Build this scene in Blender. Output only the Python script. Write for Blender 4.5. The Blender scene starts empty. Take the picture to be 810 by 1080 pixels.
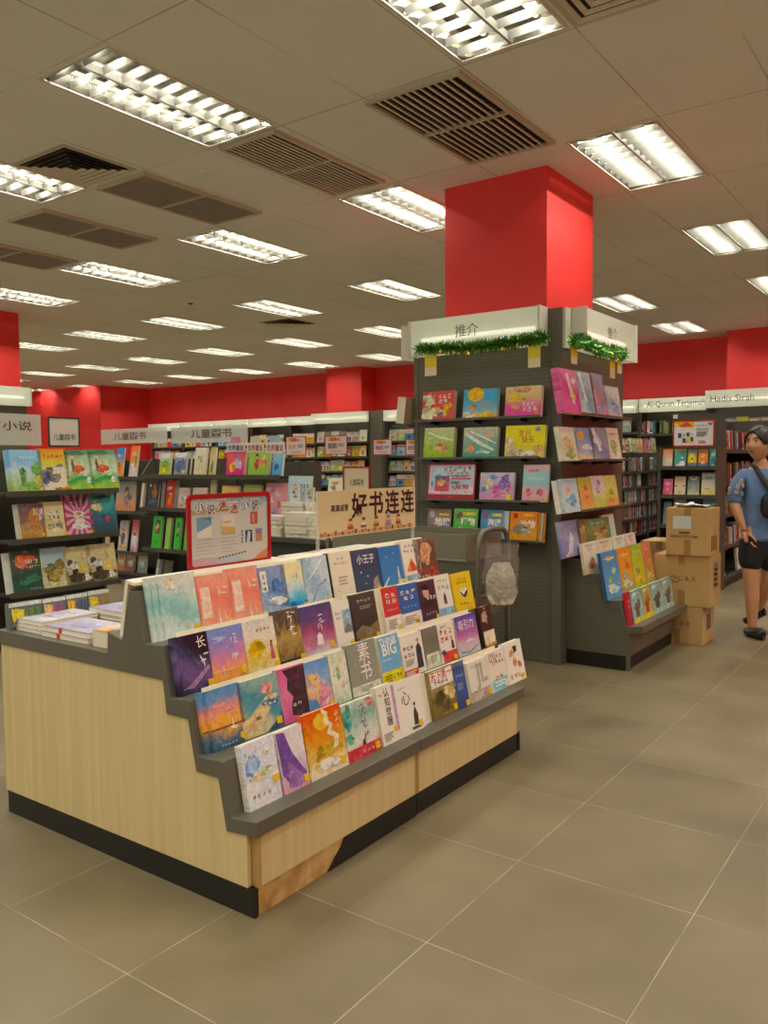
import bpy, math, random
from mathutils import Vector, Matrix
R = random.Random(7)
C = bpy.context.scene.collection
SC = bpy.context.scene

# ------------------------------------------------------------------ camera model (810 x 1080)
FPX, PITCH, ROLL, YAW, EYE = 869.1, 0.0604, -0.0090, 0.6235, 1.405
CP, SP, CR, SR = math.cos(PITCH), math.sin(PITCH), math.cos(ROLL), math.sin(ROLL)
CY, SY = math.cos(YAW), math.sin(YAW)
CEIL = 3.395
def lvl(x, y, z):
    return Vector((x * CY - y * SY, x * SY + y * CY, z))
def ray(u, v):
    xr, ur = (u - 405) / FPX, -(v - 540) / FPX
    x, up = xr * CR - ur * SR, xr * SR + ur * CR
    return lvl(x, CP + SP * up, -SP + CP * up)
EYEP = Vector((0, 0, EYE))
def hit(u, v, p0, n):
    d = ray(u, v)
    return EYEP + d * ((p0 - EYEP).dot(n) / d.dot(n))
def atx(u, v, x): return hit(u, v, Vector((x, 0, 0)), Vector((1, 0, 0)))
def aty(u, v, y): return hit(u, v, Vector((0, y, 0)), Vector((0, 1, 0)))
def atz(u, v, z): return hit(u, v, Vector((0, 0, z)), Vector((0, 0, 1)))
def proj(P):
    P = Vector(P) - EYEP
    x, y, z = P.x * CY + P.y * SY, -P.x * SY + P.y * CY, P.z
    fw, up = y * CP - z * SP, y * SP + z * CP
    return (405 + FPX * (x * CR + up * SR) / fw, 540 - FPX * (-x * SR + up * CR) / fw, fw)

# ------------------------------------------------------------------ materials
def lin(h):
    if not isinstance(h, str): return tuple(h)
    o = []
    for i in (0, 2, 4):
        c = int(h[i:i + 2], 16) / 255
        o.append(c / 12.92 if c <= .04045 else ((c + .055) / 1.055) ** 2.4)
    return tuple(o)
MATS = {}
def newmat(name):
    m = bpy.data.materials.new(name); m.use_nodes = True
    return m, m.node_tree.nodes, m.node_tree.links, m.node_tree.nodes['Principled BSDF']
def M(hexc, rough=.5, metal=0, name=None, spec=.5):
    k = (hexc, rough, metal, spec)
    if k not in MATS:
        m, N, L, b = newmat(name or 'paint_' + hexc)
        b.inputs['Base Color'].default_value = (*lin(hexc), 1)
        b.inputs['Roughness'].default_value = rough
        b.inputs['Metallic'].default_value = metal
        b.inputs['Specular IOR Level'].default_value = spec
        MATS[k] = m
    return MATS[k]
def noisy(name, stops, scale=(1, 1, 1), nscale=4, detail=5, rough=.5, bump=0, coord='Object', dist=0, spec=.5):
    m, N, L, b = newmat(name)
    tc, mp, nz, cr = N.new('ShaderNodeTexCoord'), N.new('ShaderNodeMapping'), N.new('ShaderNodeTexNoise'), N.new('ShaderNodeValToRGB')
    mp.inputs['Scale'].default_value = scale
    nz.inputs['Scale'].default_value = nscale; nz.inputs['Detail'].default_value = detail; nz.inputs['Distortion'].default_value = dist
    L.new(tc.outputs[coord], mp.inputs['Vector']); L.new(mp.outputs['Vector'], nz.inputs['Vector']); L.new(nz.outputs['Fac'], cr.inputs['Fac'])
    ramp(cr, stops); L.new(cr.outputs['Color'], b.inputs['Base Color'])
    b.inputs['Roughness'].default_value = rough; b.inputs['Specular IOR Level'].default_value = spec
    if bump:
        bp = N.new('ShaderNodeBump'); bp.inputs['Strength'].default_value = bump; bp.inputs['Distance'].default_value = .01
        L.new(nz.outputs['Fac'], bp.inputs['Height']); L.new(bp.outputs['Normal'], b.inputs['Normal'])
    return m
def ramp(cr, stops):
    el = cr.color_ramp.elements
    while len(el) < len(stops): el.new(.5)
    for e, (p, h) in zip(el, stops):
        e.position = p; e.color = (*lin(h), 1)
def emit(name, hexc, s):
    m, N, L, b = newmat(name)
    b.inputs['Base Color'].default_value = (*lin(hexc), 1)
    b.inputs['Emission Color'].default_value = (*lin(hexc), 1); b.inputs['Emission Strength'].default_value = s
    return m
NC = [0]
def vivid(h):
    """printed colours: a little lighter and purer than the swatch"""
    c = [q ** .80 for q in lin(h)]; g = sum(c) / 3
    return tuple(min(.93, max(0, g + (q - g) * 1.16)) for q in c)
def cover(stops, scale=3, amt=.3, ang=90, rough=.32, detail=5, dist=.4):
    """printed cover: colour ramp over the page in direction ang, broken up by paint noise; stops 'hex hex hex' evenly spaced"""
    h = stops.split()
    k = ('cover', stops, scale, amt, ang, rough)
    if k in MATS: return MATS[k]
    NC[0] += 1
    m, N, L, b = newmat('printed_cover_%d' % NC[0])
    tc, nz, cr = N.new('ShaderNodeTexCoord'), N.new('ShaderNodeTexNoise'), N.new('ShaderNodeValToRGB')
    mp = N.new('ShaderNodeMapping'); mp.inputs['Location'].default_value = (NC[0] * 3.7, NC[0] * 1.9, NC[0] * .77)
    L.new(tc.outputs['UV'], mp.inputs['Vector']); L.new(mp.outputs['Vector'], nz.inputs['Vector'])
    nz.inputs['Scale'].default_value = scale; nz.inputs['Detail'].default_value = 9; nz.inputs['Roughness'].default_value = .62; nz.inputs['Distortion'].default_value = dist * 2
    dt = N.new('ShaderNodeVectorMath'); dt.operation = 'DOT_PRODUCT'
    a = math.radians(ang); dt.inputs[1].default_value = (math.cos(a), math.sin(a), 0)
    L.new(tc.outputs['UV'], dt.inputs[0])
    mm = N.new('ShaderNodeMath'); mm.operation = 'MULTIPLY_ADD'; mm.inputs[1].default_value = amt * 2.4
    L.new(nz.outputs['Fac'], mm.inputs[0]); L.new(dt.outputs['Value'], mm.inputs[2])
    sb = N.new('ShaderNodeMath'); sb.operation = 'SUBTRACT'; sb.inputs[1].default_value = amt * 1.2
    L.new(mm.outputs[0], sb.inputs[0]); L.new(sb.outputs[0], cr.inputs['Fac'])
    n = len(h); ramp(cr, [(i / max(1, n - 1), vivid(c)) for i, c in enumerate(h)])
    # second, finer layer of paint: lighter and darker dabs
    n2, c2, mx = N.new('ShaderNodeTexNoise'), N.new('ShaderNodeValToRGB'), N.new('ShaderNodeMix')
    n2.inputs['Scale'].default_value = scale * 3.2; n2.inputs['Detail'].default_value = 7; n2.inputs['Distortion'].default_value = 1.2
    L.new(mp.outputs['Vector'], n2.inputs['Vector']); L.new(n2.outputs['Fac'], c2.inputs['Fac'])
    lo = 1 - min(.3, amt * .65); ramp(c2, [(.3, (lo, lo * .98, lo * 1.03)), (.52, (1, 1, 1)), (.72, (1.0 + .45 * amt, 1 + .4 * amt, 1 + .3 * amt))])
    mx.data_type = 'RGBA'; mx.blend_type = 'MULTIPLY'; mx.inputs[0].default_value = .85
    L.new(cr.outputs['Color'], mx.inputs[6]); L.new(c2.outputs['Color'], mx.inputs[7])
    L.new(mx.outputs[2], b.inputs['Base Color']); b.inputs['Roughness'].default_value = rough
    MATS[k] = m
    return m

# ------------------------------------------------------------------ mesh builder
TX = {}
def text_geo(s, bold=0):
    k = (s, bold)
    if k not in TX:
        c = bpy.data.curves.new('glyphs', 'FONT'); c.body = s; c.resolution_u = 2; c.offset = bold
        o = bpy.data.objects.new('glyphs', c); m = o.to_mesh()
        TX[k] = ([(v.co.x, v.co.y) for v in m.vertices], [tuple(p.vertices) for p in m.polygons])
        o.to_mesh_clear(); bpy.data.objects.remove(o); bpy.data.curves.remove(c)
    return TX[k]
class MB:
    def __init__(s): s.v, s.f, s.mi, s.mats, s.uvbox = [], [], [], [], None
    def m(s, mat):
        if mat not in s.mats: s.mats.append(mat)
        return s.mats.index(mat)
    def add(s, vs, fs, mat):
        o = len(s.v); i = s.m(mat)
        s.v += [tuple(p) for p in vs]
        for f in fs: s.f.append(tuple(a + o for a in f)); s.mi.append(i)
    def box(s, x0, x1, y0, y1, z0, z1, mat):
        s.add([(x, y, z) for z in (z0, z1) for y in (y0, y1) for x in (x0, x1)],
              [(0, 2, 3, 1), (4, 5, 7, 6), (0, 1, 5, 4), (2, 6, 7, 3), (0, 4, 6, 2), (1, 3, 7, 5)], mat)
    def poly(s, pts, mat): s.add(pts, [tuple(range(len(pts)))], mat)
    def prism(s, pts, mat, fn):
        """pts: 2D outline, fn(a,b,k) -> 3D for k 0/1 (the two ends)"""
        n = len(pts)
        s.add([fn(a, b, 0) for a, b in pts] + [fn(a, b, 1) for a, b in pts],
              [tuple(range(n - 1, -1, -1)), tuple(range(n, 2 * n))] + [(i, (i + 1) % n, n + (i + 1) % n, n + i) for i in range(n)], mat)
    def tube(s, pts, r, mat, n=8, cap=True, rs=None):
        pts = [Vector(p) for p in pts]; vs = []; fs = []; prev = None
        for i, p in enumerate(pts):
            t = (pts[min(i + 1, len(pts) - 1)] - pts[max(i - 1, 0)]).normalized()
            if prev is None:
                a = t.orthogonal().normalized()
            else:
                a = (prev - t * prev.dot(t)).normalized()
            prev = a; b = t.cross(a); rr = rs[i] if rs else r
            for k in range(n):
                q = 2 * math.pi * k / n
                vs.append(p + (a * math.cos(q) + b * math.sin(q)) * rr)
        for i in range(len(pts) - 1):
            for k in range(n):
                fs.append((i * n + k, i * n + (k + 1) % n, (i + 1) * n + (k + 1) % n, (i + 1) * n + k))
        if cap: fs += [tuple(range(n - 1, -1, -1)), tuple(range(len(vs) - n, len(vs)))]
        s.add(vs, fs, mat)
    def ball(s, c, r, mat, nu=16, nv=10, fn=None):
        vs, fs = [], []
        for j in range(nv + 1):
            th = math.pi * j / nv
            for i in range(nu):
                ph = 2 * math.pi * i / nu
                d = Vector((math.sin(th) * math.cos(ph), math.sin(th) * math.sin(ph), math.cos(th)))
                p = Vector((d.x * r[0], d.y * r[1], d.z * r[2]))
                if fn: p = fn(d, p)
                vs.append(Vector(c) + p)
        for j in range(nv):
            for i in range(nu):
                fs.append((j * nu + i, (j + 1) * nu + i, (j + 1) * nu + (i + 1) % nu, j * nu + (i + 1) % nu))
        s.add(vs, fs, mat)
    def text(s, st, c, ex, ez, size, mat, bold=0, vert=False, width=None):
        """st centred on c, along ex, up ez; size = height of a character"""
        c, ex, ez = Vector(c), Vector(ex), Vector(ez)
        if vert:
            n = len(st)
            for i, ch in enumerate(st):
                s.text(ch, c + ez * (size * 1.08 * ((n - 1) / 2 - i)), ex, ez, size, mat, bold)
            return
        vs, fs = text_geo(st, bold)
        if not vs: return
        xs = [a for a, b in vs]; ys = [b for a, b in vs]
        mx, my = (min(xs) + max(xs)) / 2, (min(ys) + max(ys)) / 2
        k = size / .9; kx = k if not width else width / (max(xs) - min(xs))
        s.add([c + ex * ((a - mx) * kx) + ez * ((b - my) * k) for a, b in vs], fs, mat)
    def build(s, name, parent=None, smooth=False, bevel=0, loc=None):
        me = bpy.data.meshes.new(name)
        me.from_pydata(s.v, [], s.f)
        for m in s.mats: me.materials.append(m)
        me.polygons.foreach_set('material_index', s.mi)
        if smooth: me.polygons.foreach_set('use_smooth', [True] * len(s.f))
        if s.uvbox:
            x0, w, z0, h = s.uvbox
            uv = me.uv_layers.new(name='UVMap')
            for l in me.loops:
                p = s.v[l.vertex_index]; uv.data[l.index].uv = ((p[0] - x0) / w, (p[2] - z0) / h)
        me.update()
        o = bpy.data.objects.new(name, me); C.objects.link(o)
        if parent: o.parent = parent
        if loc is not None: o.location = loc
        if bevel:
            b = o.modifiers.new('bevel', 'BEVEL'); b.width = bevel; b.segments = 2; b.limit_method = 'ANGLE'
        return o
def tag(o, label=None, cat=None, group=None, kind=None):
    if label: o['label'] = label
    if cat: o['category'] = cat
    if group: o['group'] = group
    if kind: o['kind'] = kind
    return o
def empty(name, loc=(0, 0, 0), label=None, cat=None, group=None, mw=None):
    o = bpy.data.objects.new(name, None); C.objects.link(o); o.empty_display_size = .1
    if mw is not None: o.matrix_world = mw
    else: o.location = loc
    return tag(o, label, cat, group)
KIDS = {}
def copy_tree(o, parent=None):
    c = o.copy(); C.objects.link(c); c.parent = parent
    for ch in list(o.children): copy_tree(ch, c)
    return c
ORD = 'first second third fourth fifth sixth seventh eighth ninth tenth eleventh twelfth thirteenth fourteenth fifteenth sixteenth seventeenth eighteenth nineteenth twentieth'.split()
X, Y, Z = Vector((1, 0, 0)), Vector((0, 1, 0)), Vector((0, 0, 1))

# a book plane: origin on the ledge, u along the ledge, v up the cover, n out of the cover
class Plane:
    def __init__(s, O, u, lean, out):
        s.O, s.u, a = Vector(O), Vector(u), math.radians(lean)
        out = Vector(out)
        s.v = Z * math.cos(a) - out * math.sin(a); s.n = out * math.cos(a) + Z * math.sin(a)
    def uv(s, px):
        p = hit(px[0], px[1], s.O, s.n) - s.O
        return p.dot(s.u), p.dot(s.v)
    def mat(s, u, v=0, back=0):
        p = s.O + s.u * u + s.v * v - s.n * back
        b = -s.n
        return Matrix(((s.u.x, b.x, s.v.x, p.x), (s.u.y, b.y, s.v.y, p.y), (s.u.z, b.z, s.v.z, p.z), (0, 0, 0, 1)))
def facingX(x, z, lean=11.5, y=0): return Plane((x, y, z), Y, lean, X)
def facingY(y, z, lean=9, x=0): return Plane((x, y, z), X, lean, -Y)

CREAM = M('efe6cf', .7, name='page_paper')
def pageMat():
    m, N, L, b = newmat('page_edges')
    tc, w, cr = N.new('ShaderNodeTexCoord'), N.new('ShaderNodeTexWave'), N.new('ShaderNodeValToRGB')
    w.inputs['Scale'].default_value = 160; w.bands_direction = 'Y'
    L.new(tc.outputs['Object'], w.inputs['Vector']); L.new(w.outputs['Fac'], cr.inputs['Fac'])
    ramp(cr, [(0, 'd8cdb2'), (1, 'f2ead6')]); L.new(cr.outputs['Color'], b.inputs['Base Color']); b.inputs['Roughness'].default_value = .75
    return m
PAGES = pageMat()
STICK = M('f2c21c', .4, name='yellow_sticker')
EPS = .00035
def ink(h):
    """printing ink with slight brushy variation"""
    k = ('ink', h)
    if k in MATS: return MATS[k]
    c = [int(h[i:i + 2], 16) for i in (0, 2, 4)]
    f = lambda s, o: ''.join('%02x' % max(0, min(255, int(q * s + o + d))) for q, d in zip(c, (6, 0, -6) if s < 1 else (0, 2, 8)))
    m = noisy('ink_' + h, [(.28, vivid(f(.76, 0))), (.5, vivid(h)), (.74, vivid(f(1.1, 22)))], nscale=46, detail=6, rough=.34, dist=.8)
    MATS[k] = m; return m
def art(mb, w, h, shapes, y=0, x0=0, z0=0):
    def P(u, v, k): return (x0 + u * w, y - EPS * (k + 1), z0 + v * h)
    for k, sh in enumerate(shapes):
        t = sh[0]
        if t == 'r':
            _, a, b, c, d, col = sh
            mb.poly([P(a, b, k), P(c, b, k), P(c, d, k), P(a, d, k)], ink(col))
        elif t == 'e' or t == 's':
            _, cx, cy, rx, ry, col = sh[:6]
            n = 22; rr = random.Random(int(cx * 991 + cy * 77 + k))
            if t == 'e':
                mb.poly([P(cx + rx * math.cos(q), cy + ry * math.sin(q), k) for q in (2 * math.pi * i / n for i in range(n))], ink(col)); continue
            def blot(bx, by, ax, ay, cc, kk, n=22):
                q0 = rr.uniform(0, 6); f1, f2, f3 = rr.uniform(.1, .24), rr.uniform(.08, .2), rr.uniform(.04, .12)
                pts = []
                for i in range(n):
                    q = 2 * math.pi * i / n; jj = .86 + f1 * math.sin(2 * q + q0) + f2 * math.sin(3 * q + 2 * q0) + f3 * math.sin(7 * q + q0) + rr.uniform(-.06, .06)
                    pts.append((min(.995, max(.005, bx + ax * math.cos(q) * jj)), min(.995, max(.005, by + ay * math.sin(q) * jj))))
                mb.poly([P(a, b, kk) for a, b in pts], ink(cc))
            ch = [int(col[i:i + 2], 16) for i in (0, 2, 4)]
            def shade(f): return ''.join('%02x' % max(0, min(255, int(q * f / 8) * 8)) for q in ch)
            blot(cx, cy, rx, ry, col, k)
            for i in range(4):
                q = rr.uniform(0, 6.28); e = rr.uniform(.25, .55)
                blot(cx + rx * .62 * math.cos(q), cy + ry * .62 * math.sin(q), rx * e, ry * e, shade((.74, 1.22, .86, 1.12)[i]), k + .2 + .15 * i, 14)
            for i in range(3):
                q = rr.uniform(0, 6.28); e = rr.uniform(.1, .22)
                blot(cx + rx * 1.15 * math.cos(q), cy + ry * 1.15 * math.sin(q), rx * e, ry * e, col, k + .1, 8)
        elif t == 'p':
            mb.poly([P(a, b, k) for a, b in sh[1]], ink(sh[2]))
        elif t == 'l':     # lines of small unreadable print: thin bars
            _, a, b, c, d, n, col = sh
            for i in range(n):
                z = d - (d - b) * (i + .5) / n; th = (d - b) / n * .28
                c2 = a + (c - a) * (1, .86, .94, .7)[i % 4]
                mb.poly([P(a, z - th, k), P(c2, z - th, k), P(c2, z + th, k), P(a, z + th, k)], M(col, .4))
        elif t == 'd':     # a row of small unreadable characters: little blocks
            _, cx, cy, wd, sz, n, col = sh
            for i in range(n):
                q = cx - wd / 2 + wd * (i + .5) / n; e = wd / n * .36; g = e * w / h * 1.1 if sz is None else sz
                rr = random.Random(int(cx * 331 + cy * 877) + i * 13); tk = .13
                def bar(a, b, c, d_): mb.poly([P(q + a * e, cy + b * g, k), P(q + c * e, cy + b * g, k), P(q + c * e, cy + d_ * g, k), P(q + a * e, cy + d_ * g, k)], M(col, .4))
                for zz in sorted(rr.sample((-.85, -.45, -.05, .35, .75), rr.choice((2, 3, 3)))): bar(-rr.uniform(.5, 1), zz - tk, rr.uniform(.5, 1), zz + tk)
                for xx in rr.sample((-.7, -.05, .6), rr.choice((1, 2, 2))): bar(xx - tk * 1.1, -rr.uniform(.5, 1), xx + tk * 1.1, rr.uniform(.5, 1))
        elif t == 'b':     # loose brush-written characters, not readable: tapering curved strokes
            _, cx, cy, sz, n, col = sh[:6]
            rr = random.Random(int(cx * 517 + cy * 311) + n); a = sz; b = sz * w / h
            for i in range(n):
                gy = cy + b * 1.05 * ((n - 1) / 2 - i)
                for s_ in range(5):
                    x_, z_ = cx + a * rr.uniform(-.42, .2), gy + b * rr.uniform(-.4, .42)
                    dx, dz = (rr.uniform(.3, .6), rr.uniform(-.12, .14)) if s_ % 2 == 0 else (rr.uniform(-.25, .2), -rr.uniform(.4, .7)); dx *= a; dz *= b
                    m1 = (x_ + dx * .5 + a * rr.uniform(-.06, .06), z_ + dz * .5 + b * rr.uniform(-.06, .06)); t_ = .045; tz = t_ * w / h
                    nx, nz = (0, 1) if s_ % 2 == 0 else (1, 0); ww, wz = a * t_ * 1.3 * nx, b * t_ * 1.3 * nz
                    mb.poly([P(x_ - ww * .6, z_ - wz * .6, k), P(m1[0] - ww, m1[1] - wz, k), P(x_ + dx, z_ + dz, k), P(m1[0] + ww, m1[1] + wz, k), P(x_ + ww * .6, z_ + wz * .6, k)], M(col, .4))
        elif t == 't':
            _, st, cx, cy, sz, col = sh[:6]
            mb.text(st, P(cx, cy, k), X, Z, sz * w, M(col, .4), bold=sh[7] if len(sh) > 7 else .01, vert=len(sh) > 6 and sh[6])
        elif t == 'ray':
            _, cx, cy, n, col = sh
            for i in range(n):
                a0, a1 = 2 * math.pi * i / n, 2 * math.pi * (i + .5) / n
                def edge(a):
                    dx, dy = math.cos(a), math.sin(a); tt = min([(1 - cx) / dx if dx > 1e-6 else 9, -cx / dx if dx < -1e-6 else 9, (1 - cy) / dy if dy > 1e-6 else 9, -cy / dy if dy < -1e-6 else 9])
                    return cx + dx * tt, cy + dy * tt
                mb.poly([P(cx, cy, k), P(*edge(a0), k), P(*edge(a1), k)], M(col, .4))
def make_book(mw, w, h, t, cov, shapes, label, group=None, spine=None, side='l', sticker=None, name='book', cat='book', pages=True):
    """a closed paperback/hardback: cover (front, spine, back) + page_block + price_sticker"""
    e = .0012 if t < .02 else .002
    mb = MB(); mb.uvbox = (0, w, 0, h)
    sp = spine if spine else cov
    mb.box(0, w, 0, e, 0, h, cov); mb.box(0, w, t - e, t, 0, h, sp)
    if side == 'l': mb.box(-.0006, e, 0, t, 0, h, sp)
    else: mb.box(w - e, w + .0006, 0, t, 0, h, sp)
    art(mb, w, h, shapes)
    o = mb.build(name); o.matrix_world = mw; tag(o, label, cat, group)
    pb = MB(); i = .0018
    pb.box(e if side == 'l' else i, w - i if side == 'l' else w - e, e, t - e, i, h - i, PAGES)
    pb.build('page_block', o)
    if sticker:
        sb = MB(); sx, sz = sticker; r = .012
        if (int(sx * 100) % 2): sb.prism([(sx * w + r * math.cos(q), sz * h + r * math.sin(q)) for q in [i * math.pi / 8 for i in range(16)]], STICK, lambda a, b, k: (a, -.0042 + k * .0042, b))
        else: sb.prism([(sx * w - r, sz * h - r), (sx * w + r, sz * h - r), (sx * w + r, sz * h + r), (sx * w - r, sz * h + r)], STICK, lambda a, b, k: (a, -.0042 + k * .0042, b))
        sb.text('--', (sx * w, -.0044, sz * h), X, Z, .012, M('a87a10', .5))
        sb.build('price_sticker', o)
    return o
def pbook(pl, bl, tr, t, cov, shapes, label, group=None, v0=0, back=0, **kw):
    u0, _ = pl.uv(bl); u1, v1 = pl.uv(tr)
    if v0 is None: v0 = pl.uv(bl)[1]
    return make_book(pl.mat(u0 + .001, v0, back), u1 - u0 - .002, v1 - v0, t, cov, shapes, label, group, **kw)
# ------------------------------------------------------------------ the room shell
def tileFloor():
    m, N, L, b = newmat('floor_tiles')
    tc, sx = N.new('ShaderNodeTexCoord'), N.new('ShaderNodeSeparateXYZ')
    L.new(tc.outputs['Object'], sx.inputs[0])
    def math_(op, a, b_=None):
        n = N.new('ShaderNodeMath'); n.operation = op
        for i, q in enumerate((a, b_)):
            if q is None: continue
            if isinstance(q, (int, float)): n.inputs[i].default_value = q
            else: L.new(q, n.inputs[i])
        return n.outputs[0]
    def line(o, ph, step):
        f = math_('FRACT', math_('DIVIDE', math_('SUBTRACT', o, ph), step))
        d = math_('MINIMUM', f, math_('SUBTRACT', 1.0, f))
        return math_('LESS_THAN', d, .0022)
    g = math_('MAXIMUM', line(sx.outputs[0], -1.2705, .598), line(sx.outputs[1], 1.362, .5985))
    # tone per tile
    fx = math_('FLOOR', math_('DIVIDE', math_('SUBTRACT', sx.outputs[0], -1.2705), .598)); fy = math_('FLOOR', math_('DIVIDE', math_('SUBTRACT', sx.outputs[1], 1.362), .5985))
    cb = N.new('ShaderNodeCombineXYZ'); L.new(fx, cb.inputs[0]); L.new(fy, cb.inputs[1])
    wn = N.new('ShaderNodeTexWhiteNoise'); L.new(cb.outputs[0], wn.inputs['Vector'])
    nz = N.new('ShaderNodeTexNoise'); nz.inputs['Scale'].default_value = 2.2; nz.inputs['Detail'].default_value = 7; L.new(tc.outputs['Object'], nz.inputs['Vector'])
    n2 = N.new('ShaderNodeTexNoise'); n2.inputs['Scale'].default_value = 5; n2.inputs['Detail'].default_value = 3; L.new(tc.outputs['Object'], n2.inputs['Vector'])
    s = math_('ADD', math_('MULTIPLY', nz.outputs['Fac'], .85), math_('MULTIPLY', wn.outputs['Value'], .16))
    cr = N.new('ShaderNodeValToRGB'); ramp(cr, [(.25, '65593f'), (.75, '87795b')]); L.new(s, cr.inputs['Fac'])
    mx = N.new('ShaderNodeMix'); mx.data_type = 'RGBA'
    gw = N.new('ShaderNodeValToRGB'); ramp(gw, [(.36, '85796a'), (.6, 'b9ae9a')]); L.new(n2.outputs['Fac'], gw.inputs['Fac'])
    L.new(g, mx.inputs[0]); L.new(cr.outputs['Color'], mx.inputs[6]); L.new(gw.outputs['Color'], mx.inputs[7])
    L.new(mx.outputs[2], b.inputs['Base Color'])
    L.new(math_('ADD', .33, math_('MULTIPLY', nz.outputs['Fac'], .2)), b.inputs['Roughness'])
    return m
fl = MB(); fl.box(-24.3, 7, -7, 14.6, -.12, 0, tileFloor())
tag(fl.build('floor'), kind='structure')

FXC = [-1.865 + 1.835 * k for k in range(-11, 5)]           # light columns (x centres)
FXR = [2.53 + 2.44 * k for k in range(-3, 5)]               # light rows (y starts)
def ceilMat():
    m, N, L, b = newmat('ceiling_tiles')
    tc, sx = N.new('ShaderNodeTexCoord'), N.new('ShaderNodeSeparateXYZ'); L.new(tc.outputs['Object'], sx.inputs[0])
    def math_(op, a, b_=None):
        n = N.new('ShaderNodeMath'); n.operation = op
        for i, q in enumerate((a, b_)):
            if q is None: continue
            if isinstance(q, (int, float)): n.inputs[i].default_value = q
            else: L.new(q, n.inputs[i])
        return n.outputs[0]
    def d(o, ph, step):
        f = math_('FRACT', math_('DIVIDE', math_('SUBTRACT', o, ph), step))
        return math_('MULTIPLY', math_('MINIMUM', f, math_('SUBTRACT', 1.0, f)), step)
    dx, dy = d(sx.outputs[0], -1.865 - .3058 , .6117), d(sx.outputs[1], 2.53 - .035, 1.22)
    g = math_('LESS_THAN', math_('MINIMUM', dx, dy), .0045)
    nz = N.new('ShaderNodeTexNoise'); nz.inputs['Scale'].default_value = 1.1; nz.inputs['Detail'].default_value = 4; L.new(tc.outputs['Object'], nz.inputs['Vector'])
    cr = N.new('ShaderNodeValToRGB'); ramp(cr, [(.3, 'e9f0f0'), (.7, 'f0f6f6')]); L.new(nz.outputs['Fac'], cr.inputs['Fac'])
    gr = N.new('ShaderNodeValToRGB'); ramp(gr, [(.42, 'b9b8aa'), (.6, 'eef0ea')]); L.new(nz.outputs['Fac'], gr.inputs['Fac'])
    mx = N.new('ShaderNodeMix'); mx.data_type = 'RGBA'
    L.new(g, mx.inputs[0]); L.new(cr.outputs['Color'], mx.inputs[6]); L.new(gr.outputs['Color'], mx.inputs[7])
    L.new(mx.outputs[2], b.inputs['Base Color']); b.inputs['Roughness'].default_value = .8
    return m
CEILM = ceilMat()
FW, FL = .555, 1.15
def ceiling():
    mb = MB(); xs = {-24.3, 7.0}; ys = {-7.0, 14.6}
    for c in FXC: xs |= {round(c - FW / 2, 4), round(c + FW / 2, 4)}
    for r in FXR: ys |= {round(r, 4), round(r + FL, 4)}
    xs, ys = sorted(x for x in xs if -24.4 < x < 7.1), sorted(y for y in ys if -7.1 < y < 14.7)
    holes = {(round(c - FW / 2, 4), round(r, 4)) for c in FXC for r in FXR}
    for i in range(len(xs) - 1):
        for j in range(len(ys) - 1):
            if (xs[i], ys[j]) in holes: continue
            mb.poly([(xs[i], ys[j], CEIL), (xs[i], ys[j + 1], CEIL), (xs[i + 1], ys[j + 1], CEIL), (xs[i + 1], ys[j], CEIL)], CEILM)
    mb.box(-24.3, 7, -7, 14.6, CEIL + .14, CEIL + .2, CEILM)
    tag(mb.build('ceiling'), kind='structure')
ceiling()
RED = noisy('red_wall_paint', [(.3, 'ee3633'), (.7, 'f4403c')], nscale=1.5, rough=.55)
def wall(name, x0, x1, y0, y1, z0=0, z1=CEIL + .1, m=RED):
    mb = MB(); mb.box(x0, x1, y0, y1, z0, z1, m); return tag(mb.build(name), kind='structure')
WY = 14.25
wall('wall_back', -17.9, 7, WY, WY + .2)
wall('wall_back_recess', -24.3, -17.9, 12.75, 14.45)
wall('wall_left', -24.3, -24.1, -7, 12.75)
wall('wall_right', 6.8, 7, -7, WY)
wall('wall_pilaster_middle', -11.35, -10.42, 13.72, WY)
wall('wall_pilaster_right', -3.2, 7, 13.62, WY)
wall('column_red', -3.215, -2.41, 5.27, 6.09)
wall('column_red_far', -11.05, -10.25, 5.27, 6.09)
GREY = noisy('grey_laminate', [(.3, '5b5748'), (.7, '646051')], nscale=3, rough=.42)
GREYD = M('4b483c', .5, name='dark_grey_laminate')
DARK = M('2c2a22', .55, name='charcoal_shelf')
BLACK = M('15150f', .45, name='black_laminate')

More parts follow.
